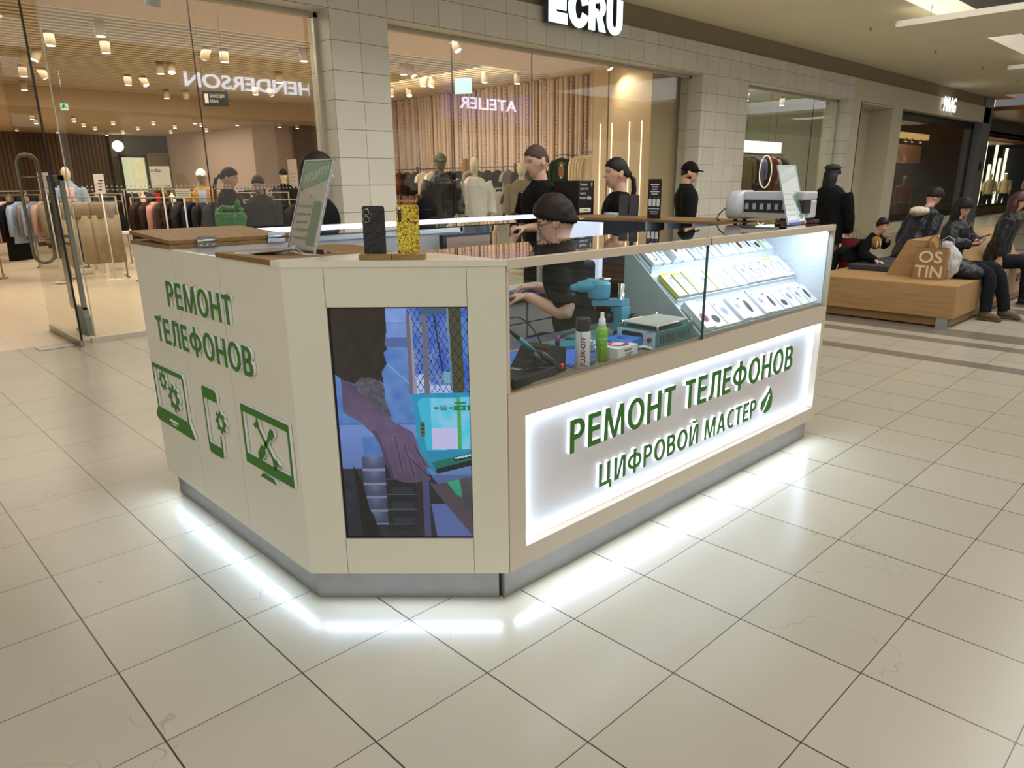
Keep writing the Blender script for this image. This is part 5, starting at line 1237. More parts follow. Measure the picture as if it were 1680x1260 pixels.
g=MB(H); g.tube([(-.01,.088,-.01),(.01,.092,-.06),(.03,.10,-.12),(.05,.09,-.22),(.03,.07,-.34)],.0018,n=5); g.build('earphone_cable',M_blk,t)
s_=thing('office_stool','black stool under the seated technician inside the kiosk','stool',(.31,2.57,0)); b=MB(); b.lathe([(.15,.52),(.18,.53),(.18,.56),(.15,.575)],n=24); b.build('seat',M_blkm,s_); b=MB(); b.cyl((0,0,.05),(0,0,.52),.03); b.build('column',M_chrome,s_); b=MB()
for k in range(5): b.tube([(0,0,.06),(.26*math.cos(2*PI*k/5),.26*math.sin(2*PI*k/5),.03)],[.02,.015],n=6)
b.build('base',M_blk,s_)
# ---- long-haired person in black behind the promotion stand
t,H,K=person('person','person with long brown hair and black coat, standing behind the promotion stand',(-1.78,2.16,0),R(52),top=1.815,look=(0,8,0),style='long',hair=HAIRB,skin=SKIN2,cloth='coat',cmat=CBLK)
# ---- person in a hooded black jacket bending by the rear counter
t,H,K=person('person','person in a black hooded jacket bending low beyond the rear counter',(-1.80,2.97,0),R(125),top=1.60,look=(0,38,0),style='long',hair=HAIRD,skin=SKIN,cloth='puffer',cmat=CBLK,lean=(.34,0),seat=.80,hood=True)
g=MB(H); g.rings(sph(28,20,lambda d:(1/math.sqrt((d[0]/.115)**2+(d[1]/.10)**2+(d[2]/.142)**2))*(.80 if d[0]>.72 else 1.06))); g.build('hood',CBLK,t)
# ---- man in a cap walking away right
person('person','person in a black cap and black coat walking by the second tiled pier',(-2.54,7.96,0),R(40),top=1.84,look=(0,4,0),style='buzz',hair=HAIRD,skin=SKIN,cloth='longcoat',cmat=CBLK,slim=1.06,cap=('cap',CBLK))
# ---- person with beret walking away
t,H,K=person('person','person in a dark beret and long black coat walking away with a red bag',(-1.52,10.0,0),R(100),top=1.80,look=(-38,0,0),style='long',hair=HAIRD,skin=SKIN2,cloth='coat',cmat=CBLK,lmat=mat('taupe_skirt',(120,100,80),.8),slim=1.08,cap=('beret',mat('beret_black',(26,24,22),.7)),
  arms=[((-.0,.27,1.13),(.05,.28,.90),(.1,0,-1),(0,-1,0),.35),((.0,-.27,1.12),(.05,-.285,.86),(.1,0,-1),(0,1,0),.9)])
def paper_bag(name,label,loc,rz,w,d,h,m,hm,txt=None,tm=None,tb=None):
    t=thing(name,label,'bag',loc,rz); b=MB(); b.rings([[(-w/2,-d/2,0),(w/2,-d/2,0),(w/2,d/2,0),(-w/2,d/2,0)],[(-w/2,-d/2*.92,h*.5),(w/2,-d/2*.92,h*.5),(w/2,d/2*.92,h*.5),(-w/2,d/2*.92,h*.5)],[(-w/2*1.01,-d/2*.85,h),(w/2*1.01,-d/2*.85,h),(w/2*1.01,d/2*.85,h),(-w/2*1.01,d/2*.85,h)]],0,False,False)
    b.box(-w/2,-d/2,0,w/2,d/2,.002); o=b.build('bag',m,t)
    for s in (1,-1): b=MB(); b.tube([(-w*.22,s*d*.40,h-.02),(-w*.2,s*d*.3,h+.07),(-.02,s*d*.12,h+.13),(.02,s*d*.12,h+.13),(w*.2,s*d*.3,h+.07),(w*.22,s*d*.40,h-.02)],.0035,n=6); b.build('handle',hm,t)
    if txt: b=MB(plane((0,-d/2-.001,0),(1,0,0),(0,.028,1))); txt(b); b.build('lettering',tm,t)
    return t
def _m(b): b.text('MAAG',tr(0,.22,0),h=.055,w=.20,depth=.0006,align='C'); b.text('MOSCOW',tr(0,.14,0),h=.03,w=.16,depth=.0006,align='C')
paper_bag('shopping_bag','dark red paper shopping bag carried by the person in the beret',(-1.12,10.02,.40),R(-25),.34,.12,.42,mat('crimson_paper',(128,26,38),.55),mat('cord_brown',(110,66,44),.6),lambda b:b.text('MAG',tr(0,.2,0),h=.05,w=.17,depth=.0006,align='C'),mat('gold_print',(178,120,50),.4))
# ================================================================= THE CLOTHES SHOP
def sides(pts): return pts
GM={}
def garment_mesh(kind,v=0):
    k=(kind,v)
    if k in GM: return GM[k]
    random.seed(hash(kind)%97+v*13+5 if False else {'jacket':3,'shirt':5,'trousers':7,'coat':9,'tee':11}[kind]+v*13)
    b=MB(); ph=random.uniform(0,6)
    def ring(z,w,th,y0=0,f=1.0,x0=0):
        n=24; out=[]
        for j in range(n):
            a=2*PI*j/n; y=w*math.copysign(abs(math.cos(a))**.8,math.cos(a)); x=th*math.copysign(abs(math.sin(a))**.7,math.sin(a))
            x+=f*.012*math.sin(y*38+ph+z*3)*min(1,max(0,-z-.12)*4)
            out.append((x0+x,y0+y,z))
        return out
    if kind in('jacket','shirt','coat','tee'):
        L={'jacket':.70,'shirt':.74,'coat':1.02,'tee':.66}[kind]; th={'jacket':.055,'shirt':.028,'coat':.06,'tee':.026}[kind]
        b.rings([ring(-.055,.055,th*.8,f=0),ring(-.075,.09,th*.9,f=0),ring(-.115,.20,th,f=.2),ring(-.16,.225,th,f=.5),ring(-.30,.215,th*1.1),ring(-.5,.21,th*1.15),ring(-L,.225,th*1.2,f=1.6)])
        if kind!='tee':
            for s in (1,-1): b.tube([(0,s*.19,-.13),(.01,s*.245,-.20),(.015,s*.262,-.40),(-.005,s*.258,-.62 if kind!='coat' else -.70)],[.05,.055,.05,.038],n=8,flat=.75)
        else:
            for s in (1,-1): b.tube([(0,s*.18,-.12),(.0,s*.25,-.20),(.0,s*.285,-.33)],[.045,.055,.06],n=8,flat=.5)
    else:
        b.rings([ring(-.07,.19,.03,f=.2),ring(-.12,.195,.035,f=.6),ring(-.30,.205,.045)])
        for s in (1,-1): b.rings([ring(-.27,.105,.042,s*.1,f=1),ring(-.6,.098,.038,s*.105,f=1.3),ring(-1.02,.105,.03,s*.11,f=1.5)])
    o=b.build('garment',M_white); me=o.data; bpy.data.objects.remove(o); GM[k]=me; return me
_hb=MB(); _hb.tube([(0,0,-.05),(0,0,-.018),(0,.012,.0),(0,.0,.012),(0,-.012,.004)],.0022,n=5); _hb.tube([(0,-.20,-.112),(0,0,-.052),(0,.20,-.112)],.006,n=5)
_ho=_hb.build('hanger',mat('hanger_black',(26,24,24),.4)); HANGER=_ho.data; bpy.data.objects.remove(_ho)
COLS={'black':(20,20,22),'charcoal':(46,44,44),'dark brown':(52,36,30),'pale pink':(222,182,170),'light blue':(150,166,190),'beige':(158,142,118),'white':(232,224,212),'navy':(28,34,52),'dark green':(24,52,38),'khaki':(120,104,72),'dusty rose':(190,140,124),'grey':(128,122,114),'rust':(130,64,40),'cream':(226,208,176),'denim blue':(92,108,140),'red':(150,34,36),'mustard':(176,130,56),'lilac':(150,146,190)}
def cloth_mat(c): return mat('cloth_'+c.replace(' ','_'),COLS[c],.85,spec=.15,bump=.35,bscale=45)
NICE={'jacket':'jacket','shirt':'long-sleeved top','trousers':'trousers','coat':'coat','tee':'t-shirt'}
def hang(kind,col,loc,rz,label,group,hanger=True,scale=1,v=0):
    me=garment_mesh(kind,v); t=thing('hanging_%s'%NICE[kind].replace('-','_').replace(' ','_'),label,'garment',loc,rz,group,scale)
    m=cloth_mat(col); o=bpy.data.objects.new('cloth',me); COL.objects.link(o); o.parent=t; o.material_slots[0].link='OBJECT'; o.material_slots[0].material=m
    if hanger: h=bpy.data.objects.new('hanger',HANGER); COL.objects.link(h); h.parent=t
    return t
def rail(lab,p0,p1,z,feet=True,name='clothes_rail',m=None,top=None):
    m=m or mat('rail_beige_steel',(150,136,116),.45,metal=.3)
    p0=Vector(p0+(0,)); p1=Vector(p1+(0,)); t=thing(name,lab,'clothes rail',tuple(p0)); d=p1-p0; n=Vector((-d.y,d.x,0)).normalized()
    b=MB(); b.cyl((0,0,z),(d.x,d.y,z),.012,n=10); b.build('bar',m,t)
    for q in (Vector((0,0,0)),d):
        b=MB(); b.cyl((q.x,q.y,0 if feet else z-.02),(q.x,q.y,(top or z)+.01),.014,n=10)
        if feet: b.cyl(tuple(q-n*.24+Vector((0,0,.02))),tuple(q+n*.24+Vector((0,0,.02))),.014,n=8)
        b.build('stand',m,t)
    return t
def fill(p0,p1,z,items,where,group,hanger=True,jit=6,turn=90,rndv=True,back=0):
    """hang garments evenly; items = list of (kind,colour)"""
    a=Vector(p0); d=Vector(p1)-a; n=len(items); ang=math.atan2(d.y,d.x); random.seed(len(where)+n)
    for i,(k,c) in enumerate(items):
        p=a+d*((i+.5)/n); hang(k,c,(p.x,p.y,z-.012),ang+R(random.uniform(-jit,jit))+R(turn-90),'%s %s, %s from the left on the %s'%(c,NICE[k],ORD[i],where),group,hanger,random.uniform(.95,1.04),random.randint(0,2))
# left end: floor rails full of clothes
rail('steel rail of dark jackets at the far left of the shop',(-13.6,1.0),(-13.3,2.1),1.42); fill((-13.6,1.05),(-13.3,2.05),1.42,[('jacket','black'),('coat','black'),('jacket','dark brown'),('coat','charcoal'),('jacket','black'),('coat','dark brown'),('coat','black')],'far left rail','clothes on the far left rail')
rail('pale steel rail of pink and blue tops near the open glass door',(-12.9,1.95),(-11.9,2.85),1.46); fill((-12.9,2.0),(-11.9,2.8),1.42,[('shirt','pale pink'),('shirt','dusty rose'),('shirt','pale pink'),('coat','black'),('shirt','light blue'),('shirt','grey'),('shirt','light blue'),('shirt','pale pink'),('shirt','beige')],'rail by the open door','tops on the rail by the open door')
# beige trousers facing the entrance
rail('pale steel rail carrying two beige trousers facing the entrance',(-11.75,2.85),(-11.6,3.72),1.42)
hang('trousers','beige',(-11.74,3.08,1.41),R(-12),'beige wide trousers, left pair facing the shop entrance','trousers facing the entrance',True,1.12); hang('trousers','beige',(-11.66,3.52,1.41),R(-12),'beige wide trousers, right pair facing the shop entrance','trousers facing the entrance',True,1.12,1)
hang('trousers','black',(-11.85,2.88,1.41),R(-14),'black trousers peeking out left of the beige trousers','trousers facing the entrance',True,1.0,2)
# display table with stacked black bags / bags
t=thing('display_table','white display table with black bags behind the beige trousers','table',(-13.0,4.05,0)); b=MB(); b.box(-.4,-.42,.70,.4,.42,.75); b.build('top',M_white,t,bevel=.004)
for x in (-.36,.36):
    for y in (-.38,.38): b=MB(); b.box(x-.025,y-.025,0,x+.025,y+.025,.70); b.build('leg',M_white,t)
for k,(x,y,w) in enumerate(((0,-.2,.30),(-.05,.12,.26))):
    t=thing('handbag','black leather bag, %s one on the white display table'%('left','right')[k],'bag',(-13.0+x,4.05+y,.75)); b=MB(); b.rings([[(.12*q*math.cos(a),w/2*q2*math.sin(a),z) for a in [2*PI*j/16 for j in range(16)]] for z,q,q2 in ((0,.9,.95),(.1,1.1,1.1),(.22,.9,1),(.28,.5,.8))]); b.build('body',CBLK,t); b=MB(); b.tube([(0,-w*.3,.26),(0,-w*.2,.40),(0,w*.2,.40),(0,w*.3,.26)],.009,n=6); b.build('handle',CBLK,t)
# dark dresses and jackets seen through the first window
rail('steel rail of brown dresses behind the first shop window',(-10.9,3.75),(-10.2,4.55),1.40); fill((-10.9,3.8),(-10.2,4.5),1.40,[('coat','dark brown'),('coat','dark brown'),('coat','dusty rose'),('coat','dark brown'),('coat','dark brown'),('coat','black'),('coat','dark brown')],'rail of brown dresses','brown dresses behind the first window')
rail('steel rail of dark padded jackets behind the first shop window',(-9.8,4.05),(-9.0,4.85),1.40); fill((-9.8,4.1),(-9.0,4.8),1.40,[('jacket','charcoal'),('jacket','navy'),('jacket','charcoal'),('coat','black'),('jacket','navy'),('jacket','black')],'rail of padded jackets','dark jackets behind the first window',back=0)
rail('steel rail of black jackets below the masked shopper',(-8.0,4.45),(-7.0,5.35),1.38); fill((-8.0,4.5),(-7.0,5.3),1.38,[('jacket','charcoal'),('coat','black'),('jacket','charcoal'),('jacket','black'),('coat','charcoal'),('jacket','black'),('jacket','charcoal'),('coat','black')],'rail below the masked shopper','black jackets on the near rail')
rail('steel rail of black dresses behind the display table',(-14.8,3.0),(-14.2,4.6),1.44); fill((-14.8,3.05),(-14.2,4.55),1.44,[('coat','black'),('coat','charcoal'),('coat','black'),('jacket','grey'),('coat','black'),('jacket','charcoal'),('coat','dark brown'),('coat','black'),('jacket','black')],'rail of black dresses','black dresses behind the display table',hanger=False)
rail('steel rail of mixed clothes at the left rear of the shop',(-16.8,1.6),(-16.3,3.3),1.5); fill((-16.8,1.65),(-16.3,3.25),1.5,[('coat','charcoal'),('shirt','dusty rose'),('coat','dark brown'),('jacket','grey'),('coat','black'),('shirt','beige'),('coat','charcoal'),('jacket','khaki'),('coat','black')],'left rear rail','clothes on the left rear rail',hanger=False)
rail('steel rail of hoodies between the two groups of mannequins',(-12.6,5.7),(-11.9,7.2),1.44); fill((-12.6,5.75),(-11.9,7.15),1.44,[('jacket','black'),('jacket','grey'),('jacket','charcoal'),('coat','black'),('shirt','white'),('jacket','navy'),('coat','charcoal'),('jacket','black')],'rail of hoodies','hoodies between the mannequins',hanger=False)
# rear rails, farther in
random.seed(21)
REAR=[((-18.5,2.3),(-18.0,4.2),'rear rail behind the pink tops',['dark brown','charcoal','dusty rose','beige','charcoal','dark brown','grey','black','pale pink','charcoal','beige','dark brown']),
 ((-20.5,5.0),(-19.8,7.0),'rear rail left of the white notice',['white','beige','charcoal','black','cream','grey','charcoal','black','dark brown','beige','white','charcoal']),
 ((-16.0,5.2),(-15.2,7.2),'rear rail below the white notice',['black','charcoal','pale pink','black','red','charcoal','white','black','grey','charcoal','navy','black','dusty rose','charcoal']),
 ((-23.5,8.2),(-23.0,10.2),'rear rail of khaki jackets',['khaki','dark brown','mustard','khaki','rust','khaki','dark brown','khaki','black','khaki']),
 ((-18.0,7.8),(-17.2,9.8),'rear rail right of the white notice',['black','grey','black','charcoal','black','navy','black','charcoal','black','grey','black','charcoal']),
 ((-20.6,10.2),(-17.4,10.2),'wall rail of dark tops',['charcoal','black','dark brown','beige','dusty rose','white','dark brown','rust','charcoal','black','dark brown','red','white','charcoal']),
 ((-14.5,8.0),(-13.6,9.6),'rail behind the tan-jacket mannequin',['grey','black','charcoal','khaki','black','charcoal','grey','black','charcoal','black'])]
for p0,p1,w,cl in REAR:
    rail('long steel clothes %s'%w.replace('rail','rail',1) if w.startswith('rail') else 'long %s'%w,p0,p1,1.5); fill(p0,p1,1.5,[(random.choice(('jacket','shirt','coat')) if not 'khaki' in w else 'jacket',c) for c in cl],w,'clothes on the '+w,hanger=False)
# wall system seen through the second window: upper rail, shelf, lower rail
WY=12.55
t=thing('wall_rail','long brown steel wall rail above the shelf in the second shop window','clothes rail',(-16.5,WY,0)); b=MB(); b.cyl((0,0,1.98),(8.0,0,1.98),.014,n=10); b.build('bar',mat('bronze_steel',(92,66,46),.4,metal=.5),t)
for x in (0,2.0,4.0,6.0,8.0): b=MB(); b.box(x-.015,.0,.1,x+.015,.06,2.05); b.build('upright',MATS['bronze_steel'],t)
b=MB(); b.box(0,-.32,1.10,8.0,.06,1.13); b.build('shelf',wood_material('shelf_oak',(150,104,62),(180,132,84)),t)
cols=['dark brown','dark brown','rust','dark brown','charcoal','cream','white','black','charcoal','black','black','charcoal','dark brown','black','grey','black','charcoal','dark green','black','dark green']
fill((-16.3,WY),(-8.6,WY),1.97,[('tee' if i%3 else 'jacket',c) for i,c in enumerate(cols)],'bronze wall rail','clothes on the bronze wall rail')
fill((-16.2,WY-.1),(-8.8,WY-.1),1.08,[('tee',c) for c in ['charcoal','black','dark brown','white','black','charcoal','white','cream','white','white','dark green','white','white','charcoal','black']],'lower wall hooks under the shelf','tops under the wall shelf',hanger=False)
# front-facing sweatshirt with a print and a beige long-sleeve on wall arms
def wall_arm(lab,x,z):
    t=thing('garment_bracket',lab,'wall bracket',(x,SY1-.05,z)); b=MB(); b.cyl((0,0,0),(0,-.62,0),.010,n=8); b.cyl((-.22,-.60,.0),(.22,-.60,.0),.012,n=8); b.build('arm',MATS['bronze_steel'],t); return t
wall_arm('bronze wall arm holding the dark green printed sweatshirt',-8.63,2.19); wall_arm('bronze wall arm holding the beige printed tops',-7.85,2.23)
g=hang('shirt','dark green',(-8.63,12.22,2.18),R(-50),'dark green sweatshirt with a printed figure on its front, hung on a wall arm','tops on the wall arms',True,1.0)
b=MB(plane((.040,0,-.30),(0,1,0),(0,0,1))); b.prism([(-.05,-.16),(.05,-.16),(.07,.02),(.03,.12),(-.03,.12),(-.07,.02)],0,.003,1); b.prism([(-.03,-.2),(.03,-.2),(.025,-.16),(-.025,-.16)],0,.003,2); b.prism([(.03*math.cos(q*PI/6),.09+.03*math.sin(q*PI/6)) for q in range(12)],.003,.005,2); b.prism([(.10*math.cos(R(a)),.06+.10*math.sin(R(a))) for a in range(20,161,20)]+[(.085*math.cos(R(a)),.06+.085*math.sin(R(a))) for a in range(160,19,-20)],0,.003,0); b.build('print',[M_inkg,mat('print_olive',(150,110,70),.6),mat('print_cream',(230,200,170),.6)],g)
for i in range(5):
    g=hang('shirt','cream',(-7.95+.055*i,12.15+.03*i,2.22),R(-52),('beige long-sleeved top with a square printed picture, frontmost on the right wall arm' if i==0 else 'plain beige long-sleeved top, %s behind the printed one on the right wall arm'%ORD[i-1]),'beige tops on the right wall arm',True,1.05,i%3)
    if i==0: b=MB(plane((.038,0,-.30),(0,1,0),(0,0,1))); b.box(-.09,-.06,0,.09,.07,.003,0); b.prism([(.04*math.cos(q*PI/6)+.03,.02+.035*math.sin(q*PI/6)) for q in range(12)],.003,.005,1); b.prism([(-.08,-.05),(-.03,-.05),(.0,.05),(-.03,.06)],.003,.005,2); b.build('print',[mat('print_green',(50,76,50),.6),mat('print_lime',(214,226,80),.5),M_wht],g)
# ---------------------------------------------------------------- mannequins
M_mann=mat('mannequin_cream',(216,198,160),.4,spec=.4); M_mannd=mat('mannequin_grey_glass',(120,112,92),.4)
def mannequin(label,loc,rz,top,bodym,garm,gm,low,lm,cap=None,scale=1.0,skirt=False,extra=None):
    t=thing('mannequin',label,'mannequin',loc,rz); k=top/1.80; K=Matrix.Scale(k,4)
    b=MB(K)
    b.rings(sph(24,18,lambda d:1/math.sqrt((d[0]/.10)**2+(d[1]/.078)**2+(d[2]/.128)**2)*(1-.12*max(0,-d[2])))) if False else None
    b.ball((.01,0,1.66),(.098,.078,.125),20,14); b.tube([(0,0,1.40),(0,0,1.50),(.005,0,1.60)],[.06,.052,.05],n=12)
    torso(b,[((0,0,.86),.10,.15,0),((0,0,1.0),.10,.14,0),((0,0,1.15),.085,.125,0),((0,0,1.34),.105,.155,0),((0,0,1.42),.085,.16,0),((0,0,1.46),.06,.10,0)])
    for s in (1,-1):
        limb(b,[(0,s*.185,1.40),(-.01,s*.25,1.12),(.06,s*.25,.88)],[.05,.04,.026]); hand_mb(b,(.06,s*.25,.88),(.15,0,-1),(0,-s,0),s,.3)
        limb(b,[(0,s*.09,.88),(.01,s*.11,.48),(-.01,s*.12,.06)],[.08,.055,.04]); b.tube([(-.03,s*.12,.04),(.10,s*.13,.02),(.16,s*.13,.018)],[.035,.03,.018],n=8)
    fuse(b,'figure',bodym,t,.012,0)
    g=MB(K); e={'jacket':.032,'shirt':.022,'open':.03}[garm]
    torso(g,[((0,0,.80 if garm!='shirt' else .84),.13+e,.18+e,0),((0,0,1.0),.11+e,.16+e,0),((0,0,1.15),.10+e,.15+e,0),((0,0,1.36),.11+e,.17+e,0),((0,0,1.45),.085+e,.13+e,0),((0,0,1.49),.06+e*.6,.075+e*.6,0)])
    for s in (1,-1): limb(g,[(0,s*.19,1.41),(-.01,s*.262,1.12),(.05,s*.262,.93)],[.055+e,.050+e,.042+e*.9])
    if garm!='shirt': g.tube([(0,.07,1.50),(-.06,.06,1.53),(-.08,0,1.54),(-.06,-.06,1.53),(0,-.07,1.50)],.024,n=8)
    fuse(g,{'jacket':'jacket','shirt':'sweatshirt','open':'open_jacket'}[garm],gm,t,.012,.016,9,seed=loc[0])
    if garm=='open': b=MB(K); b.rings([[(.125+.03*math.cos(a),.07*math.sin(a),z) for a in [R(q) for q in range(-90,91,18)]] for z in (.84,1.1,1.3,1.44)],0,False,True,False); o=b.build('inner_shirt',extra or M_wht,t); m_=o.modifiers.new('t','SOLIDIFY'); m_.thickness=.006
    g=MB(K)
    for s in (1,-1): limb(g,[(0,s*.10,.90),(.01,s*.12,.48),(-.01,s*.13,.10)],[.115,.10,.10])
    torso(g,[((0,0,.78),.13,.17,0),((0,0,.98),.115,.15,0)])
    fuse(g,'trousers',lm,t,.013,.014,9)
    if cap:
        Hc=K@tr(.01,0,1.655); b=MB(Hc)
        def cr(d): r=1/math.sqrt((d[0]/.098)**2+(d[1]/.077)**2+(d[2]/.122)**2); kk=_sm(.12,.22,d[2]); return r*.9*(1-kk)+(r+.020)*kk
        b.rings(sph(26,18,cr)); b.rings([[(.085+u*.085,y*(1-.25*u),.038+.012*(1-(y/.07)**2)-.018*u) for y in [-.07+.14*j/8 for j in range(9)]]+[(.085+u*.085,y*(1-.25*u),.033+.012*(1-(y/.07)**2)-.018*u) for y in [.07-.14*j/8 for j in range(9)]] for u in (0,.5,1)]); b.build('cap',cap,t)
    b=MB(); b.lathe([(.16,0),(.16,.012)],n=24); b.build('base',mat('mann_base',(150,150,146),.3,metal=.5),t)
    return t
LEATH=mat('brown_black_leather',(40,34,30),.32,spec=.5,bump=.3,bscale=30)
mannequin('cream mannequin with open light blue jacket beside the glass door',(-12.7,3.27,.12),R(-8),1.84,M_mann,'open',cloth_mat('light blue'),0,cloth_mat('charcoal'),extra=cloth_mat('pale pink'))
mannequin('mannequin in a white cap and open tan jacket behind the first window',(-11.0,5.05,0),R(-30),1.90,M_mannd,'open',cloth_mat('mustard'),0,cloth_mat('charcoal'),cap=M_wht,extra=cloth_mat('light blue'))
mannequin('mannequin in a black cap and black tee at the back right of the first window',(-13.5,7.95,0),R(-50),1.96,M_mann,'shirt',CBLK,0,CBLK,cap=CBLK)
mannequin('mannequin in a brown leather jacket and grey cap in the second shop window',(-6.5,7.04,.12),R(-22),1.95,M_mannd,'jacket',LEATH,0,cloth_mat('cream'),cap=mat('cap_grey',(96,92,80),.7))
mannequin('bald cream mannequin in a pale sweatshirt and jeans in the second shop window',(-6.5,7.75,.12),R(-30),1.91,M_mann,'shirt',cloth_mat('white'),0,cloth_mat('denim blue'))
mannequin('mannequin in a grey-brown zip jacket behind the cropped-haired person',(-6.5,8.85,.10),R(-60),1.87,M_mann,'jacket',cloth_mat('khaki'),0,cloth_mat('charcoal'))
t=thing('wooden_post','upright oak display post between the leather and the pale mannequins','post',(-7.0,7.98,0)); b=MB(); b.box(-.04,-.04,0,.04,.04,2.0); b.box(-.15,-.15,0,.15,.15,.02); b.build('post',wood_material('post_oak',(150,100,50),(176,126,72),2),t)
t=thing('glass_rack','low open pale metal garment rack behind the second window','rack',(-7.2,8.85,0))
b=MB(); b.cyl((0,0,0),(0,0,1.5),.012); b.cyl((.0,.8,0),(.0,.8,1.5),.012); b.cyl((0,0,1.5),(0,.8,1.5),.012); b.cyl((0,0,.35),(0,.8,.35),.012); b.build('frame',mat('rack_pale',(190,184,150),.4,metal=.3),t)
for i in range(6): hang('tee','white' if i not in(2,4) else 'dark green',(-7.2,8.95+.12*i,1.0 if i%2 else 1.49),R(random.uniform(-5,5))+R(0),'%s t-shirt on the pale metal rack behind the second window, %s from the left'%('white' if i not in(2,4) else 'dark green',ORD[i]),'t-shirts on the pale metal rack',False,.8,i%3)
# ---------------------------------------------------------------- shoppers inside
person('person','shopper with dark tied hair in black, seen sideways through the first window',(-6.35,3.52,0),R(52),top=1.82,look=(0,14,0),style='tied',hair=HAIRD,skin=SKIN,cloth='coat',cmat=CBLK,vox=.01)
t,H,K=person('person','shopper with a pale face mask looking down behind the black jackets',(-6.55,4.02,0),R(-42),top=1.73,look=(0,22,0),style='tied',hair=HAIRD,skin=SKIN,cloth='coat',cmat=cloth_mat('charcoal'),vox=.01)
b=MB(H); b.rings([[tuple(Vector(face_pt(y,z,.006))) for y in [-.055+.11*j/8 for j in range(9)]] for z in (-.015,-.04,-.07,-.095)],0,False,True,False); o=b.build('face_mask',mat('mask_grey',(150,146,138),.7),t); m_=o.modifiers.new('t','SOLIDIFY'); m_.thickness=.002
t=thing('puffy_bag','glossy green puffy bag with a knotted handle carried by the shopper in black','bag',(-6.02,3.36,1.16),R(50),None,.66)
M_puf=mat('green_puffer',(20,120,44),.30,spec=.6); b=MB()
b.rings([[(rx*math.cos(a),ry*math.sin(a),z) for a in [2*PI*k/24 for k in range(24)]] for z,rx,ry in ((-.20,.16,.11),(-.14,.22,.15),(-.02,.27,.18),(.10,.30,.19),(.18,.27,.17))]); b.tube([(-.24,0,.18),(-.12,.02,.27),(.05,.02,.25),(.16,0,.27),(.24,0,.20)],[.05,.055,.05,.055,.05],n=10); b.ball((.16,-.03,.33),(.06,.05,.08))
fuse(b,'bag',M_puf,t,.009,.022,11)
# ---------------------------------------------------------------- shop entrance: door leaf, gate
t=thing('glass_door','open clear glass door leaf with a long rounded pull handle','door',(-5.50,1.37,0))
b=MB(); b.box(-1.28,.04,.05,.0,.052,3.5); b.build('pane',glassmat('door_glass',(.95,.965,.95),.7),t)
b=MB(); b.box(-.004,.036,.05,.004,.056,3.55); b.build('dark_edge',M_black,t)
b=MB(); b.box(-1.28,.028,.0,.01,.064,.07); b.build('bottom_rail',M_alu,t)
b=MB(); x0,x1,z0,z1,rr=-.09,.11,.80,1.93,.099
P=[(x1-rr+rr*math.cos(a),0,z1-rr+rr*math.sin(a)) for a in [R(q) for q in range(0,91,18)]]+[(x0+rr-rr*math.sin(a),0,z1-rr+rr*math.cos(a)) for a in [R(q) for q in range(0,91,18)]]+[(x0+rr-rr*math.cos(a),0,z0+rr-rr*math.sin(a)) for a in [R(q) for q in range(0,91,18)]]+[(x1-rr+rr*math.sin(a),0,z0+rr-rr*math.cos(a)) for a in [R(q) for q in range(0,91,18)]]
b.tube([(-.95,.046+x,z) for x,y,z in P],.018,n=10,closed=True)
for z_ in (1.05,1.70): b.cyl((-.95,-.04,z_),(-.95,.15,z_),.007)
b.build('pull_handle',mat('handle_bronze',(120,114,96),.35,metal=.8),t)
t=thing('security_gate','grey anti-theft gate standing behind the glass door','security gate',(-6.3,1.66,0))
M_gate=mat('gate_grey',(120,124,116),.5)
b=MB(); b.box(-.30,-.035,0,.22,.035,.03); b.prism([(-.15,.03),(.17,.03),(.17,.20),(.10,.30),(-.08,.30),(-.15,.2)],-.03,.03,0,plane((0,0,0),(1,0,0),(0,0,1))); b.build('foot',M_gate,t,bevel=.004)
b=MB(); b.box(.06,-.022,.28,.12,.022,1.72); b.box(-.42,-.022,.28,-.36,.022,1.72); b.box(-.42,-.022,1.66,.12,.022,1.72); b.box(-.42,-.022,.25,.12,.022,.31); b.build('frame',M_gate,t,bevel=.004)
b=MB()
for z in (.98,1.06): b.box(-.36,-.015,z,.06,.015,z+.035)
b.build('cross_bar',M_gate,t)
b=MB(); b.box(-5.80,1.05,.001,-5.60,1.42,.006); struct(b.build('trim_5',M_steel))
b=MB()
for x in (-6.05,-6.62): b.cyl((x,10.6,0),(x,10.6,1.72),.03,n=10)
b.build('g2',M_gate) if False else None
t=thing('security_gate','curved grey anti-theft gate behind the charging station','security gate',(-6.5,9.3,0)); b=MB(); b.tube([(0,-.12,0),(0,-.12,1.62),(0,-.08,1.72),(0,0,1.75),(0,.08,1.72),(0,.12,1.62),(0,.12,0)],.022,n=8); b.box(-.05,-.2,0,.05,.2,.03); b.build('loop',M_gate,t)
t=thing('security_gate','pale anti-theft gate beside the pale sweatshirt mannequin','security gate',(-6.5,7.62,0)); b=MB(); b.tube([(0,-.14,0),(0,-.14,1.62),(0,-.09,1.74),(0,0,1.78),(0,.09,1.74),(0,.14,1.62),(0,.14,0)],.020,n=8); b.box(-.05,-.2,0,.05,.2,.03); b.build('loop',mat('gate_pale',(170,164,128),.5),t)
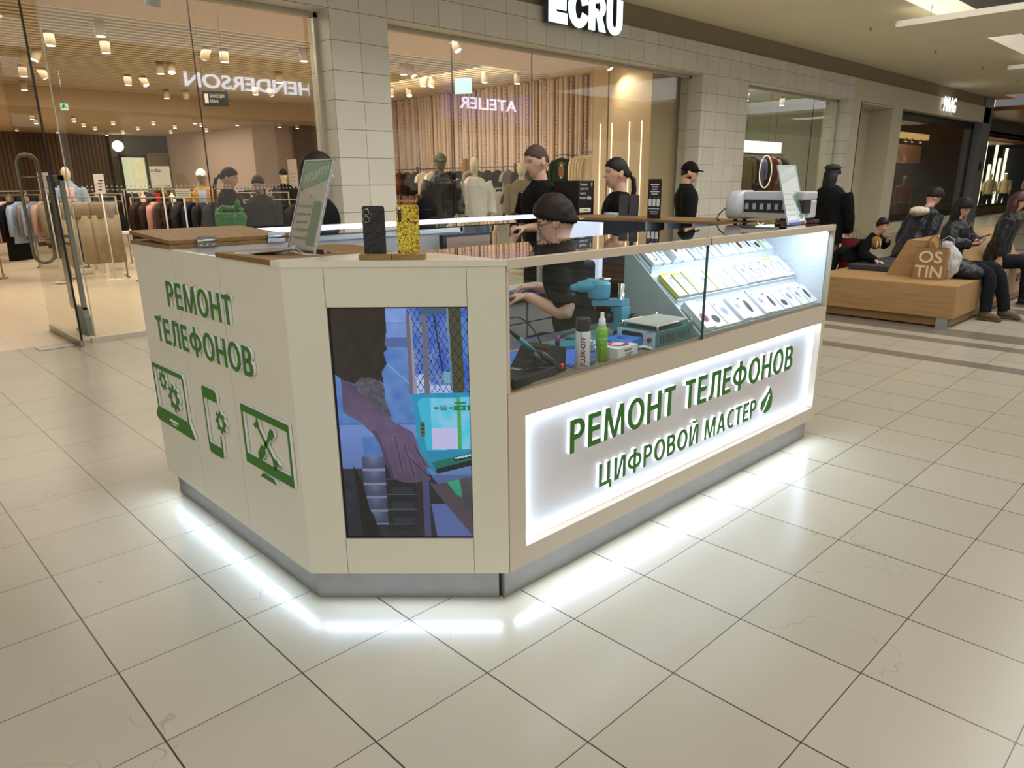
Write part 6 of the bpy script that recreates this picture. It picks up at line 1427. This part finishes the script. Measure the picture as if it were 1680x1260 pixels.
# notices and signs
def notice(name,label,o,x,y,w,h,fn=None,m=None,post=None,tm=None):
    t=thing(name,label,'sign',(0,0,0)); t.matrix_world=plane(o,x,y); b=MB(); b.box(-w/2,0,-.004,w/2,h,0); b.build('board',m or M_sheet,t)
    if fn: b=MB(); fn(b); b.build('print',tm or M_ink,t)
    if post: b=MB(); b.cyl((0,-post,-.012),(0,.0,-.012),.012); b.lathe([(.12,-post),(.12,-post+.01)],n=16) if False else None; b.box(-.12,-post,-.10,.12,-post+.012,.08); b.build('stand',M_white,t)
    return t
nx=(.62,.78,0)
notice('floor_notice','white notice headed КЛЁШ on a thin stand behind the first window',(-9.0,3.64,1.57),nx,(0,0,1),.29,.31,lambda b:(b.text('КЛЁШ',tr(-.125,.23,.0),h=.035,depth=.001,bold=.02),b.box(-.12,.195,0,-.03,.20,.001),b.box(.06,.02,0,.12,.03,.001)),post=1.57)
notice('floor_notice','small white price notice on the pale post among brown dresses',(-8.9,3.90,1.42),nx,(0,0,1),.22,.13,lambda b:[b.box(-.09,.03+.03*k,0,.09,.036+.03*k,.001) for k in range(3)],post=1.42)
notice('floor_notice','white size notice on a tall post behind the blue-jacket mannequin',(-11.3,3.42,1.48),nx,(0,0,1),.17,.32,lambda b:[b.box(-.03+.02*(k%2),.05+.05*k,0,.03+.01*k,.07+.05*k,.001) for k in range(4)],post=1.48)
notice('floor_notice','white size notice on a post over the pink tops',(-11.4,2.62,1.50),nx,(0,0,1),.17,.32,lambda b:[b.box(-.05,.08+.06*k,0,.05,.088+.06*k,.001) for k in range(4)],post=1.48)
notice('wall_notice','faint white A4 notice on the pink wall of the shop',(-17.5,10.3,1.5) ,(1,0,0),(0,0,1),.55,.8,lambda b:[b.box(-.15,.1+.1*k,0,.15,.108+.1*k,.001) for k in range(4)],m=mat('notice_white',(226,210,200),.6),post=1.5)
# hanging black department sign
t=thing('hanging_sign','black hanging sign reading ЮНОШИ and MAN below the slatted ceiling','sign',(-8.0,4.20,2.68)); t.rotation_euler=(0,0,R(62))
b=MB(); b.box(-.17,-.004,0,.17,.004,.20); b.build('board',mat('sign_black',(26,25,24),.5),t)
b=MB(plane((0,-.0045,0),(1,0,0),(0,0,1))); b.text('ЮНОШИ',tr(-.07,.115,0),h=.045,w=.19,depth=.001); b.text('MAN',tr(-.07,.045,0),h=.045,w=.10,depth=.001); b.box(-.145,.04,0,-.095,.165,.001); b.build('lettering',M_sheet,t)
b=MB()
for x in (-.15,.15): b.cyl((x,0,.20),(x,0,1.22),.002,n=5)
b.build('wire',M_blk,t)
# exit lamp + globe lamp
t=thing('exit_lamp','small green and white exit lamp hanging in the rear of the shop','sign',(-15.0,4.02,3.10)); t.rotation_euler=(0,0,R(62)); b=MB(); b.box(-.07,-.01,0,.07,.01,.13); b.build('panel',emis('exit_white',(210,235,205),.9),t); b=MB(plane((0,-.0105,0),(1,0,0),(0,0,1))); b.prism([(x*.7,y*.8) for x,y in ((-.07,.05),(-.02,.04),(.0,.08),(.03,.05),(.06,.06),(.02,.11),(.02,.15),(-.02,.15),(-.05,.11))],0,.001); b.build('running_figure',mat('exit_green',(20,120,60),.5),t); b=MB(); b.cyl((0,0,.13),(0,0,.80),.004,n=5); b.build('rod',M_alu,t)
t=thing('exit_lamp','white-lit exit lamp hanging near the top of the second window','sign',(-7.9,8.75,3.16)); t.rotation_euler=(0,0,R(30)); b=MB(); b.box(-.16,-.012,0,.16,.012,.26); b.build('panel',emis('exit_pale',(205,240,225),1.3),t); b=MB(); b.cyl((0,0,.26),(0,0,.735),.004,n=5); b.build('rod',M_alu,t)
t=thing('globe_lamp','round white globe lamp on the dark rear wall of the shop','lamp',(-27.6,8.72,3.0)); b=MB(); b.ball((0,0,0),.19,20,14); b.build('globe',emis('globe_lit',(255,246,225),4.5),t); b=MB(); b.cyl((0,0,-.40),(0,0,-.18),.03); b.cyl((0,0,-.38),(-.5,0,-.38),.02); b.build('bracket',M_blk,t)
t=thing('lit_doorway','bright pale doorway with a curtain in the dark rear wall','doorway',(-28.05,9.3,0)); b=MB(); b.box(-.02,-.42,.0,.0,.42,2.62); b.build('back_panel',emis('doorway_lit',(225,222,180),.85),t); b=MB()
for k in range(7): b.cyl((.05,-.05+.07*k,0),(.05,-.05+.07*k,2.6),.035,n=8,caps=False)
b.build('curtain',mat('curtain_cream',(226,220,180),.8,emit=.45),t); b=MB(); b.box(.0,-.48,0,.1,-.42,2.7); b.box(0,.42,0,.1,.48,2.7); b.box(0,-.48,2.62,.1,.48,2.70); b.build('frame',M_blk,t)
t=thing('mirror','large framed mirror beside the lit doorway at the rear of the shop','mirror',(-27.95,10.4,0)); b=MB(); b.box(-.02,-.55,.1,.0,.55,2.75); b.build('glass',mat('mirror_glass',(176,160,120),.08,metal=.9),t); b=MB(); b.box(-.03,-.6,.0,.03,-.55,2.8); b.box(-.03,.55,.0,.03,.6,2.8); b.box(-.03,-.6,2.75,.03,.6,2.8); b.box(-.03,-.6,0,.03,.6,.1); b.build('frame',mat('mirror_frame',(150,130,96),.5),t)
# ---------------------------------------------------------------- ceiling fixtures
M_can=mat('lamp_can_white',(226,206,176),.5)
M_lens=emis('lamp_lens',(255,240,214),14)
def downlight(label,x,y,zt=3.9,tilt=0,az=0,light=0,r=.075,L=.20,small=False):
    t=thing('ceiling_spotlight',label,'ceiling light',(x,y,zt),R(az),'white spotlights under the shop ceiling')
    b=MB(); T=rot('Y',tilt); b=MB(tr(0,0,-.03)@T); b.cyl((0,0,-L),(0,0,0),r,n=14); b.build('can',M_can,t)
    b=MB(tr(0,0,-.03)@T); b.cyl((0,0,-L-.003),(0,0,-L+.001),r*.8,n=12); b.build('lens',M_lens,t)
    b=MB(); b.cyl((0,0,-.04),(0,0,.0),r*.5,n=8); b.build('mount',M_can,t)
    if light:
        l=bpy.data.lights.new('spot_beam','SPOT'); l.energy=light; l.color=WARM; l.spot_size=R(118); l.spot_blend=.8; l.shadow_soft_size=.06
        o=bpy.data.objects.new('spot_beam',l); COL.objects.link(o); o.parent=t; o.matrix_local=tr(0,0,-.03)@T@tr(0,0,-L-.03)
RW=['front row','second row','third row','fourth row','fifth row','sixth row','seventh row']
lst=[(-9.6,3.3,70),(-10.7,5.31,0),(-10.7,5.6,70),(-12.75,3.2,0),(-12.9,5.27,60),(-12.8,5.46,0),(-15.1,5.36,60),(-15.1,5.66,0),(-15.0,3.4,60),(-15.2,3.75,0),(-17.5,3.9,60),(-11.06,3.78,60),(-10.9,2.95,60),(-13.2,3.08,0),
     (-11.1,10.3,80),(-11.1,10.6,0),(-13.2,10.9,60),(-13.0,11.3,0),(-9.9,8.9,80),(-10.1,9.2,0),(-15,8.2,70),(-15.1,8.6,0),(-17.2,6.9,70),(-17.0,7.3,0),(-12.6,7.6,70),(-9.7,6.6,80),(-9.7,10.9,60),(-9.4,11.6,50)]
for i,(x,y,e) in enumerate(lst): downlight('white cylinder spotlight, %s counting along the slatted ceiling'%(ORD[i] if i<20 else ['twenty-first','twenty-second','twenty-third','twenty-fourth','twenty-fifth','twenty-sixth','twenty-seventh','twenty-eighth'][i-20]),x,y,3.92,0 if e else 25,30*i,e)
for i,(x,y) in enumerate(((-7.3,8.05),(-6.9,11.6),(-7.0,5.9))): downlight('pale green-white track spotlight near the %s of the second window'%('centre','right end','left end')[i],x,y,3.9,30,200,45 if i else 0,.07,.17)
t0=None
rear=[(-19.3,1.6),(-19.5,2.6),(-19.4,3.6),(-20.5,4.6),(-21.6,3.2),(-20.6,5.6),(-22.0,5.0),(-21,6.7),(-22.4,6.3),(-23.5,6.9),(-20.4,7.6),(-22.7,7.9),(-21.5,8.6),(-24.8,8.1),(-20.2,8.9),(-23.8,9.3),(-22.3,9.9),(-19.4,8.4),(-19.3,9.6),(-25.5,5.2),(-24.5,3.8),(-25.8,6.4),(-26.2,8.0),(-19.2,10.9),(-19.4,11.6)]
WD=['nearest','next','middle','further','far']
for i,(x,y) in enumerate(rear):
    t=thing('ceiling_spotlight','small warm spotlight in the lower rear ceiling, %s in from the glass front'%((ORD+['twenty-first','twenty-second','twenty-third','twenty-fourth','twenty-fifth'])[i]),'ceiling light',(x,y,3.42),0,'small spotlights in the rear ceiling')
    b=MB(); b.cyl((0,0,-.13),(0,0,0),.055,n=10); b.build('can',M_can,t); b=MB(); b.cyl((0,0,-.134),(0,0,-.130),.045,n=10); b.build('lens',M_lens,t)
# soft warm light of the ceiling rows (broad area lights added just below the ceiling)
area('shop_row_light',(-11.2,3.9,3.86),(0,0,-1),2.6,6.5,150,WARM); area('shop_row_light',(-15.2,5.0,3.86),(0,0,-1),3.0,7.5,170,WARM); area('shop_row_light',(-22.5,6.0,3.38),(0,0,-1),5,8,190,WARM)
area('shop_row_light',(-11.5,10.2,3.86),(0,.25,-1),5,2.6,210,WARM); area('shop_row_light',(-7.2,7.8,3.86),(0,.15,-1),1.5,8,90,WARM); area('shop_row_light',(-7.4,2.6,3.86),(0,0,-1),1.8,3.0,60,WARM)
# smoke detectors, sprinkler, camera dome, speaker
for i,(x,y) in enumerate(((-6.9,3.42),(-7.0,7.55))):
    t=thing('smoke_detector','round white smoke detector on the flat shop ceiling, %s window'%('first','second')[i],'detector',(x,y,3.9)); b=MB(); b.lathe([(.06,0),(.058,-.03),(.035,-.05),(.034,-.06)],n=18); b.build('detector',M_wht,t)
t=thing('ceiling_speaker','pale grey tilted speaker hanging at the top of the first window','speaker',(-6.5,3.0,3.9),0); b=MB(tr(0,0,-.05)@rot('Y',20)); b.cyl((0,0,-.28),(0,0,0),.085,n=18); b.build('cabinet',mat('speaker_grey',(150,160,140),.5),t)
t=thing('camera_dome','black dome camera in the rear ceiling of the shop','camera',(-20.0,3.7,3.42)); b=MB(); b.lathe([(.12,0),(.12,-.02),(.10,-.08),(.04,-.12)],n=18); b.build('dome',M_blk,t)
for i,(x,y,n) in enumerate(((-7.1,3.98,6),(-6.9,6.0,6))):
    t=thing('hook_row','row of small black ceiling hooks above the %s window'%('first','second')[i],'hooks',(x,y,3.9)); b=MB()
    for k in range(n): b.tube([(0,.055*k*(1 if i==0 else 2.5),0),(0,.055*k*(1 if i==0 else 2.5),-.03),(0,.055*k*(1 if i==0 else 2.5)+.018,-.045),(0,.055*k*(1 if i==0 else 2.5)+.03,-.03)],.005,n=5)
    b.build('hook',M_blk,t)
# dotted safety strip on the first window glass
b=MB()
for k in range(64):
    y=1.62+.047*k
    if y<4.45:
        for z in (1.60,1.565): b.cyl((GX+.0065,y,z),(GX+.0075,y,z),.0075,n=8)
tag(b.build('safety_dots',mat('dot_white',(214,206,196),.5)),'double row of small white safety dots on the first shop window','window marking',kind='stuff')
# ================================================================= SHOP SIGNS
M_signlit=emis('sign_lit_white',(228,246,255),1.6)
t=thing('shop_sign','large lit white ECRU letters on the tiled facade','sign',(FX,9.15,3.9))
x=0
def _heavy(ch):
    if ch=='E': return [[(0,0),(.24,0),(.24,1),(0,1)],[(.24,0),(.60,0),(.60,.29),(.24,.29)],[(.24,.36),(.56,.36),(.56,.64),(.24,.64)],[(.24,.71),(.60,.71),(.60,1),(.24,1)]]
    if ch=='C': return _arc(.42,.5,.42,.52,18,342,.27,26)
    if ch=='R': return [[(0,0),(.24,0),(.24,1),(0,1)],[(.24,.36),(.36,.36),(.36,.60),(.24,.60)],[(.24,.76),(.36,.76),(.36,1),(.24,1)],[(.30,.42),(.52,.42),(.68,0),(.42,0)]]+_arc(.36,.68,.30,.32,-90,90,.20,14)
    return [[(0,.36),(.24,.36),(.24,1),(0,1)],[(.44,.36),(.68,.36),(.68,1),(.44,1)]]+_arc(.34,.36,.34,.38,180,360,.24,16)
for ch,w,gw in (('E',.41,.60),('C',.46,.80),('R',.42,.68),('U',.40,.68)):
    b=MB(plane((.16,-.97+x,0),(0,1,0),(0,0,1)))
    for i,q in enumerate(_heavy(ch)):
        ep=.0002*(i%9); q=[(a_*w/gw,b_*.52) for a_,b_ in q]; b.prism(q,-.10+ep,-.001,1); b.prism(q,0-.001,.012+ep,0)
    b.build('letter',[M_signlit,mat('sign_side_grey',(70,72,74),.5)],t); x+=w+.022
b=MB()
for y in (-.7,-.2,.3,.8): b.box(0,y-.02,.18,.06,y+.02,.22)
b.build('bracket',M_alu,t)
t=thing('shop_sign','small lit MAAG letters above the black-framed window','sign',(FX,27.4,3.72)); b=MB(plane((.08,-.55,0),(0,1,0),(0,0,1))); b.text('MAAG',Matrix(),h=.46,w=1.2,depth=.02,bold=.0); b.build('letters',emis('maag_lit',(240,240,232),2.2),t); b=MB(); b.box(0,-.5,.1,.08,.6,.2); b.build('bracket',M_alu,t)
# facing fronts across the hall: their signs show mirrored in the glass
t=thing('shop_sign','lit white HENDERSON letters on the opposite shop front','sign',(9.0,10.6,4.4)); b=MB(plane((-.10,2.10,0),(0,-1,0),(0,0,1))); b.text('HENDERSON',Matrix(),h=.40,w=4.1,depth=.03,bold=.02); b.build('letters',emis('henderson_lit',(225,235,255),7),t)
t=thing('shop_sign','lit ATELIER letters on a purple panel on the opposite front','sign',(9.0,20.7,4.42)); b=MB(plane((-.10,1.5,0),(0,-1,0),(0,0,1))); b.text('ATELIER',Matrix(),h=.44,w=3.1,depth=.03,bold=.01); b.build('letters',emis('atelier_lit',(225,225,255),8),t); b=MB(); b.box(-.06,-2.4,-.5,0,2.4,1.0); b.build('purple_panel',emis('purple_panel_lit',(120,110,190),1.3),t)
# ================================================================= THE OTHER SHOPS
rail('black rail of coloured clothes in the third shop window',(-6.9,17.2),(-6.9,19.3),2.26,name='clothes_rail',m=M_blk); fill((-6.9,17.25),(-6.9,19.25),2.26,[('coat','khaki'),('coat','charcoal'),('shirt','lilac'),('shirt','lilac'),('coat','dark brown'),('coat','rust'),('coat','red'),('shirt','cream'),('jacket','black'),('coat','khaki')],'black rail in the third window','clothes in the third shop window',hanger=True)
t=thing('ring_lamp','slim glowing ring in the third shop window','lamp',(-6.6,17.85,1.82)); b=MB(); b.tube([(0,.32*math.cos(a),.40*math.sin(a)) for a in [2*PI*k/32 for k in range(32)]],.014,n=6,closed=True); b.build('ring',emis('ring_lit',(255,235,200),1.2),t); b=MB(); b.cyl((0,0,.40),(0,0,1.93),.004,n=5); b.build('cord',M_blk,t)
t=thing('bar_lamp','long bright horizontal lamp box in the third shop window','lamp',(-7.3,18.8,2.33)); b=MB(); b.box(-.10,-1.0,0,.10,1.0,.28); b.build('light_box',emis('lampbox_lit',(255,250,228),2.6),t); b=MB()
for y in (-1,1): b.cyl((0,y*.8,.28),(0,y*.8,1.42),.006,n=5)
b.build('cord',M_blk,t)
for i,y in enumerate((15.6,17.3,19.2)): downlight('white track spotlight at the top of the third window, %s one'%('left','middle','right')[i],-7.0,y,3.74,0,0,28,.07,.18)
area('third_shop_light',(-8.8,16.8,3.7),(0,0,-1),4,5,110,(1,.97,.85))
# MAAG shop
t=thing('bar_lamp','warm glowing cornice above the clothes in the black-framed window','lamp',(-7.1,29.8,3.02)); b=MB(); b.box(-.1,-1.5,0,.1,1.5,.20); b.build('light_box',emis('cornice_lit',(255,214,140),1.7),t); b=MB(); b.cyl((0,-1,.2),(0,-1,.66),.01,n=5); b.cyl((0,.5,.2),(0,.5,.66),.01,n=5); b.build('rod',M_blk,t)
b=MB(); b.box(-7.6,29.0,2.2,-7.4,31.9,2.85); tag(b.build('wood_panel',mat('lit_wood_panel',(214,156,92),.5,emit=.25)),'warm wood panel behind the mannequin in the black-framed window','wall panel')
for i,y in enumerate((28.6,29.2,30.1)): downlight('spotlight under the warm cornice, %s of three'%('left','middle','right')[i],-6.9,y,3.02,0,0,30,.05,.10)
area('maag_light',(-8.5,28,3.6),(0,0,-1),3,6,150,WARM)
mannequin('mannequin in an orange-beige coat behind the black-framed window',(-6.65,28.3,.0),R(-70),1.74,M_mann,'jacket',cloth_mat('mustard'),0,cloth_mat('khaki'))
t=thing('low_railing','thin black display railing in the black-framed window','railing',(-6.4,28.6,0)); b=MB(); b.cyl((0,0,1.15),(0,3.2,1.15),.02,n=8)
for y in (0,1.6,3.2): b.cyl((0,y,0),(0,y,1.15),.015,n=8)
b.build('bars',M_blk,t)
# far lit boutique
for i,(y,h) in enumerate(((40.4,2.9),(41.5,1.9),(42.3,2.8),(43.2,2.2),(44.2,2.7),(44.9,1.5))):
    b=MB(); b.box(-7.35,y-.09,.36,-7.27,y+.09,.36+h); t=thing('light_column','tall glowing white light column in the far corner shop, %s from the left'%ORD[i],'light',(0,0,0),0,'light columns in the far shop'); b.build('tube',emis('column_lit',(255,246,205),3.0),t); b=MB(); b.box(-7.4,y-.1,.30,-7.22,y+.1,.37); b.build('socket',M_alu,t)
b=MB(); b.box(-8.8,33.8,3.40,-6.7,48,3.44) ; struct(b.build('trim_6',mat('copper_ceiling',(150,104,70),.6)))
area('far_shop_light',(-8.8,42,3.3),(0,0,-1),3,8,200,(1,.88,.62))
for i,(y,c,l) in enumerate(((41.2,'cream','navy'),(44.0,'cream','navy'),(49.0,'white','black'))): mannequin('mannequin in a cream jacket and dark skirt in the far corner shop, %s one'%('left','middle','right')[i],(-7.1,y,.1),R(-60),1.75,M_mann,'jacket',cloth_mat(c),0,cloth_mat(l))
# thermostat on the niche wall
t=thing('wall_panel','small white wall control with a brown base in the plaster niche','wall panel',(FX-.45,20.5,1.85)); b=MB(); b.box(-.12,.0,.0,.12,.04,.22); b.build('case',M_wht,t); b=MB(); b.box(-.08,.04,.05,.08,.044,.17); b.build('screen',M_blk,t); b=MB(); b.box(-.12,.0,-.10,.12,.03,-.005); b.build('wood_base',mat('wood_small',(150,110,60),.5),t)
# call point on the grey column
b=MB(); b.box(FX,32.2,1.9,FX+.03,32.4,2.2); tag(b.build('door_sensor',M_blk),'small black sensor box on the grey column','sensor')
# ================================================================= THE WAITING BENCH
M_bw=wood_material('bench_oak',(150,116,74),(184,148,102),0,.8,.45); M_cush=mat('cushion_grey',(62,62,66),.8,spec=.2,bump=.3,bscale=60)
t=thing('waiting_bench','long oak bench with grey cushions and a sloped central backrest','bench',(-.7,8.49,0))
T=tr(.7,-8.49,0)
b=MB(T); b.box(-1.0,8.49,.115,.635,13.4,.475); b.build('body',M_bw,t,bevel=.003)
b=MB(T); b.box(-.96,8.52,.02,.60,13.3,.115); b.build('kick_board',wood_material('bench_oak_dark',(122,92,56),(150,118,76),0,.8,.5),t)
for x in (-.96,.47): b=MB(T); b.box(x,8.50,0,x+.12,8.62,.125); b.build('metal_foot',mat('foot_alu',(168,172,176),.4,metal=.6),t)
b=MB(T@plane((0,9.12,.475),(1,0,0),(0,0,1))); b.prism([(-.34,0),(.36,0),(.14,.43),(-.14,.43)],-3.3,0); b.build('backrest',M_bw,t,bevel=.003)
for y0,y1 in ((9.35,11.3),(11.32,13.3)): b=MB(T); b.box(-.90,y0,.476,-.36,y1,.545); b.build('cushion',M_cush,t,bevel=.012)
for y0,y1 in ((10.75,11.8),(11.82,13.3)): b=MB(T); b.box(.37,y0,.476,.62,y1,.545); b.build('cushion',M_cush,t,bevel=.012)
b=MB(T)
for y in (11.15,11.45): b.box(.636,y,.28,.646,y+.2,.38)
b.build('socket_plate',mat('socket_dark',(40,38,36),.4),t)
# ---- bag of brown paper with big white letters, white plastic bag behind it
def _os(b):
    b.text('OS',tr(-.125,.195,.004),h=.135,w=.25,depth=.001,bold=.02); b.text('TIN',tr(-.15,.025,.002),h=.14,w=.29,depth=.001,bold=.02)
t=paper_bag('shopping_bag','brown paper shopping bag with large white OS TIN letters on the oak bench',(.19,8.99,.476),R(3),.33,.13,.36,mat('kraft_paper',(150,112,66),.7),mat('cord_brown',(110,66,44),.6),_os,mat('print_cream_white',(214,200,174),.6))
t=thing('plastic_bag','crumpled white plastic bag behind the brown paper bag on the bench','bag',(.33,9.16,.476)); b=MB(); b.ball((0,0,.19),(.13,.07,.20),14,10); b.ball((-.05,0,.37),(.08,.04,.07),10,8); fuse(b,'bag',mat('white_film',(196,196,196),.4),t,.012,.016,16)
b=MB(); b.tube([(-.11,0,.36),(-.10,.01,.45),(-.04,.0,.49),(.02,.0,.45),(.03,0,.36)],.007,n=6); b.build('handle',mat('white_film_dark',(150,150,152),.4),t)
# ---- people on the bench
PUF=mat('dark_puffer',(20,22,28),.45,spec=.4); MBOOT=mat('brown_suede',(96,78,56),.85)
t,H,K=person('person','seated person in a dark padded jacket looking at a phone, brown shoes, on the bench',(.19,9.62,0),R(-6),top=1.70,look=(-12,32,0),style='long',hair=HAIRD,skin=SKIN,cloth='puffer',cmat=PUF,lean=(.04,0),seat=.60,legs=[((.05,.10,.56),(.56,.12,.63),(.70,.12,.10)),((.05,-.10,.56),(.56,-.14,.62),(.60,-.20,.10))],shoes=MBOOT,
  arms=[((.12,.27,.92),(.28,.06,.93),(1,-.35,.1),(0,-.3,.9),.5),((.12,-.27,.90),(.27,-.09,.90),(1,.35,.15),(0,.3,.9),.5)])
b=MB(tr(.19,9.62,.03)@rot('Z',-6)@K@tr(.385,-.02,.965)@rot('Y',-22)); b.box(-.075,-.037,-.004,.075,.037,.005); tag(b.build('phone',M_blk),'dark phone held by the seated person in the padded jacket','phone')
t=thing('folded_coat','dark padded coat bunched on the bench beside the seated person','coat',(.36,9.36,.476)); b=MB(); b.ball((0,0,.10),(.26,.20,.12),16,9); b.ball((.16,-.02,.07),(.16,.16,.09),12,8); fuse(b,'coat',PUF,t,.014,.016,12)
person('person','child in a black jacket and mustard hoodie leaning on an elbow on the grey cushion',(-1.06,9.95,0),R(-22),top=1.34,look=(-25,12,8),style='short',hair=HAIRD,skin=SKIN,cloth='coat',cmat=CBLK,lean=(.40,0),seat=.88,sink=.26,vox=.007,legs=[((-.02,.10,.88),(-.30,.12,.86),(-.42,.12,.40)),((-.02,-.10,.88),(-.28,-.14,.86),(-.40,-.14,.38))],
  arms=[((.38,.25,.98),(.60,.08,1.10),(.3,-.2,1),(0,-1,0),.6),((.42,-.27,.86),(.70,-.22,.765),(1,0,-.05),(0,0,-1),.25)])
b=MB(); b.ball((-.735,9.76,.80),(.075,.07,.09),14,10); b.tube([(-.66,9.70,.83),(-.645,9.69,.72)],.004,n=5,mi=1); b.tube([(-.69,9.685,.83),(-.685,9.675,.73)],.004,n=5,mi=1); 
o=b.build('hoodie_front',[mat('mustard_knit',(140,104,28),.8,bump=.4,bscale=60),M_wht]); o.parent=bpy.data.objects['person.010'] if 'person.010' in bpy.data.objects else None
if o.parent: bpy.context.view_layer.update(); o.matrix_parent_inverse=o.parent.matrix_world.inverted()
t,H,K=person('person','person in a navy jacket with cream hood, bent forward behind the child on the bench',(-.66,10.75,0),R(62),top=1.74,look=(-20,34,0),style='short',hair=HAIRD,skin=SKIN,cloth='puffer',cmat=CNAVY,lean=(.26,0),seat=.66,legs=[((.05,.10,.66),(.42,.12,.66),(.82,.12,.64)),((.05,-.10,.66),(.42,-.12,.66),(.82,-.12,.64))])
b=MB(K); b.ball((.13,0,1.20),(.13,.15,.07),14,10); fuse(b,'hood',mat('cream_fleece',(206,196,176),.9),t,.012,.012,14)
person('person','person with dark hair mostly hidden behind the seated person with the phone',(.42,10.85,0),R(5),top=1.64,look=(0,20,0),style='long',hair=mat('auburn_hair',(60,24,24),.5,bump=.3,bscale=90),skin=SKIN,cloth='puffer',cmat=PUF,lean=(.10,0),seat=.70,legs=[((.05,.10,.60),(.42,.12,.62),(.44,.12,.12)),((.05,-.10,.60),(.42,-.12,.62),(.44,-.12,.12))])
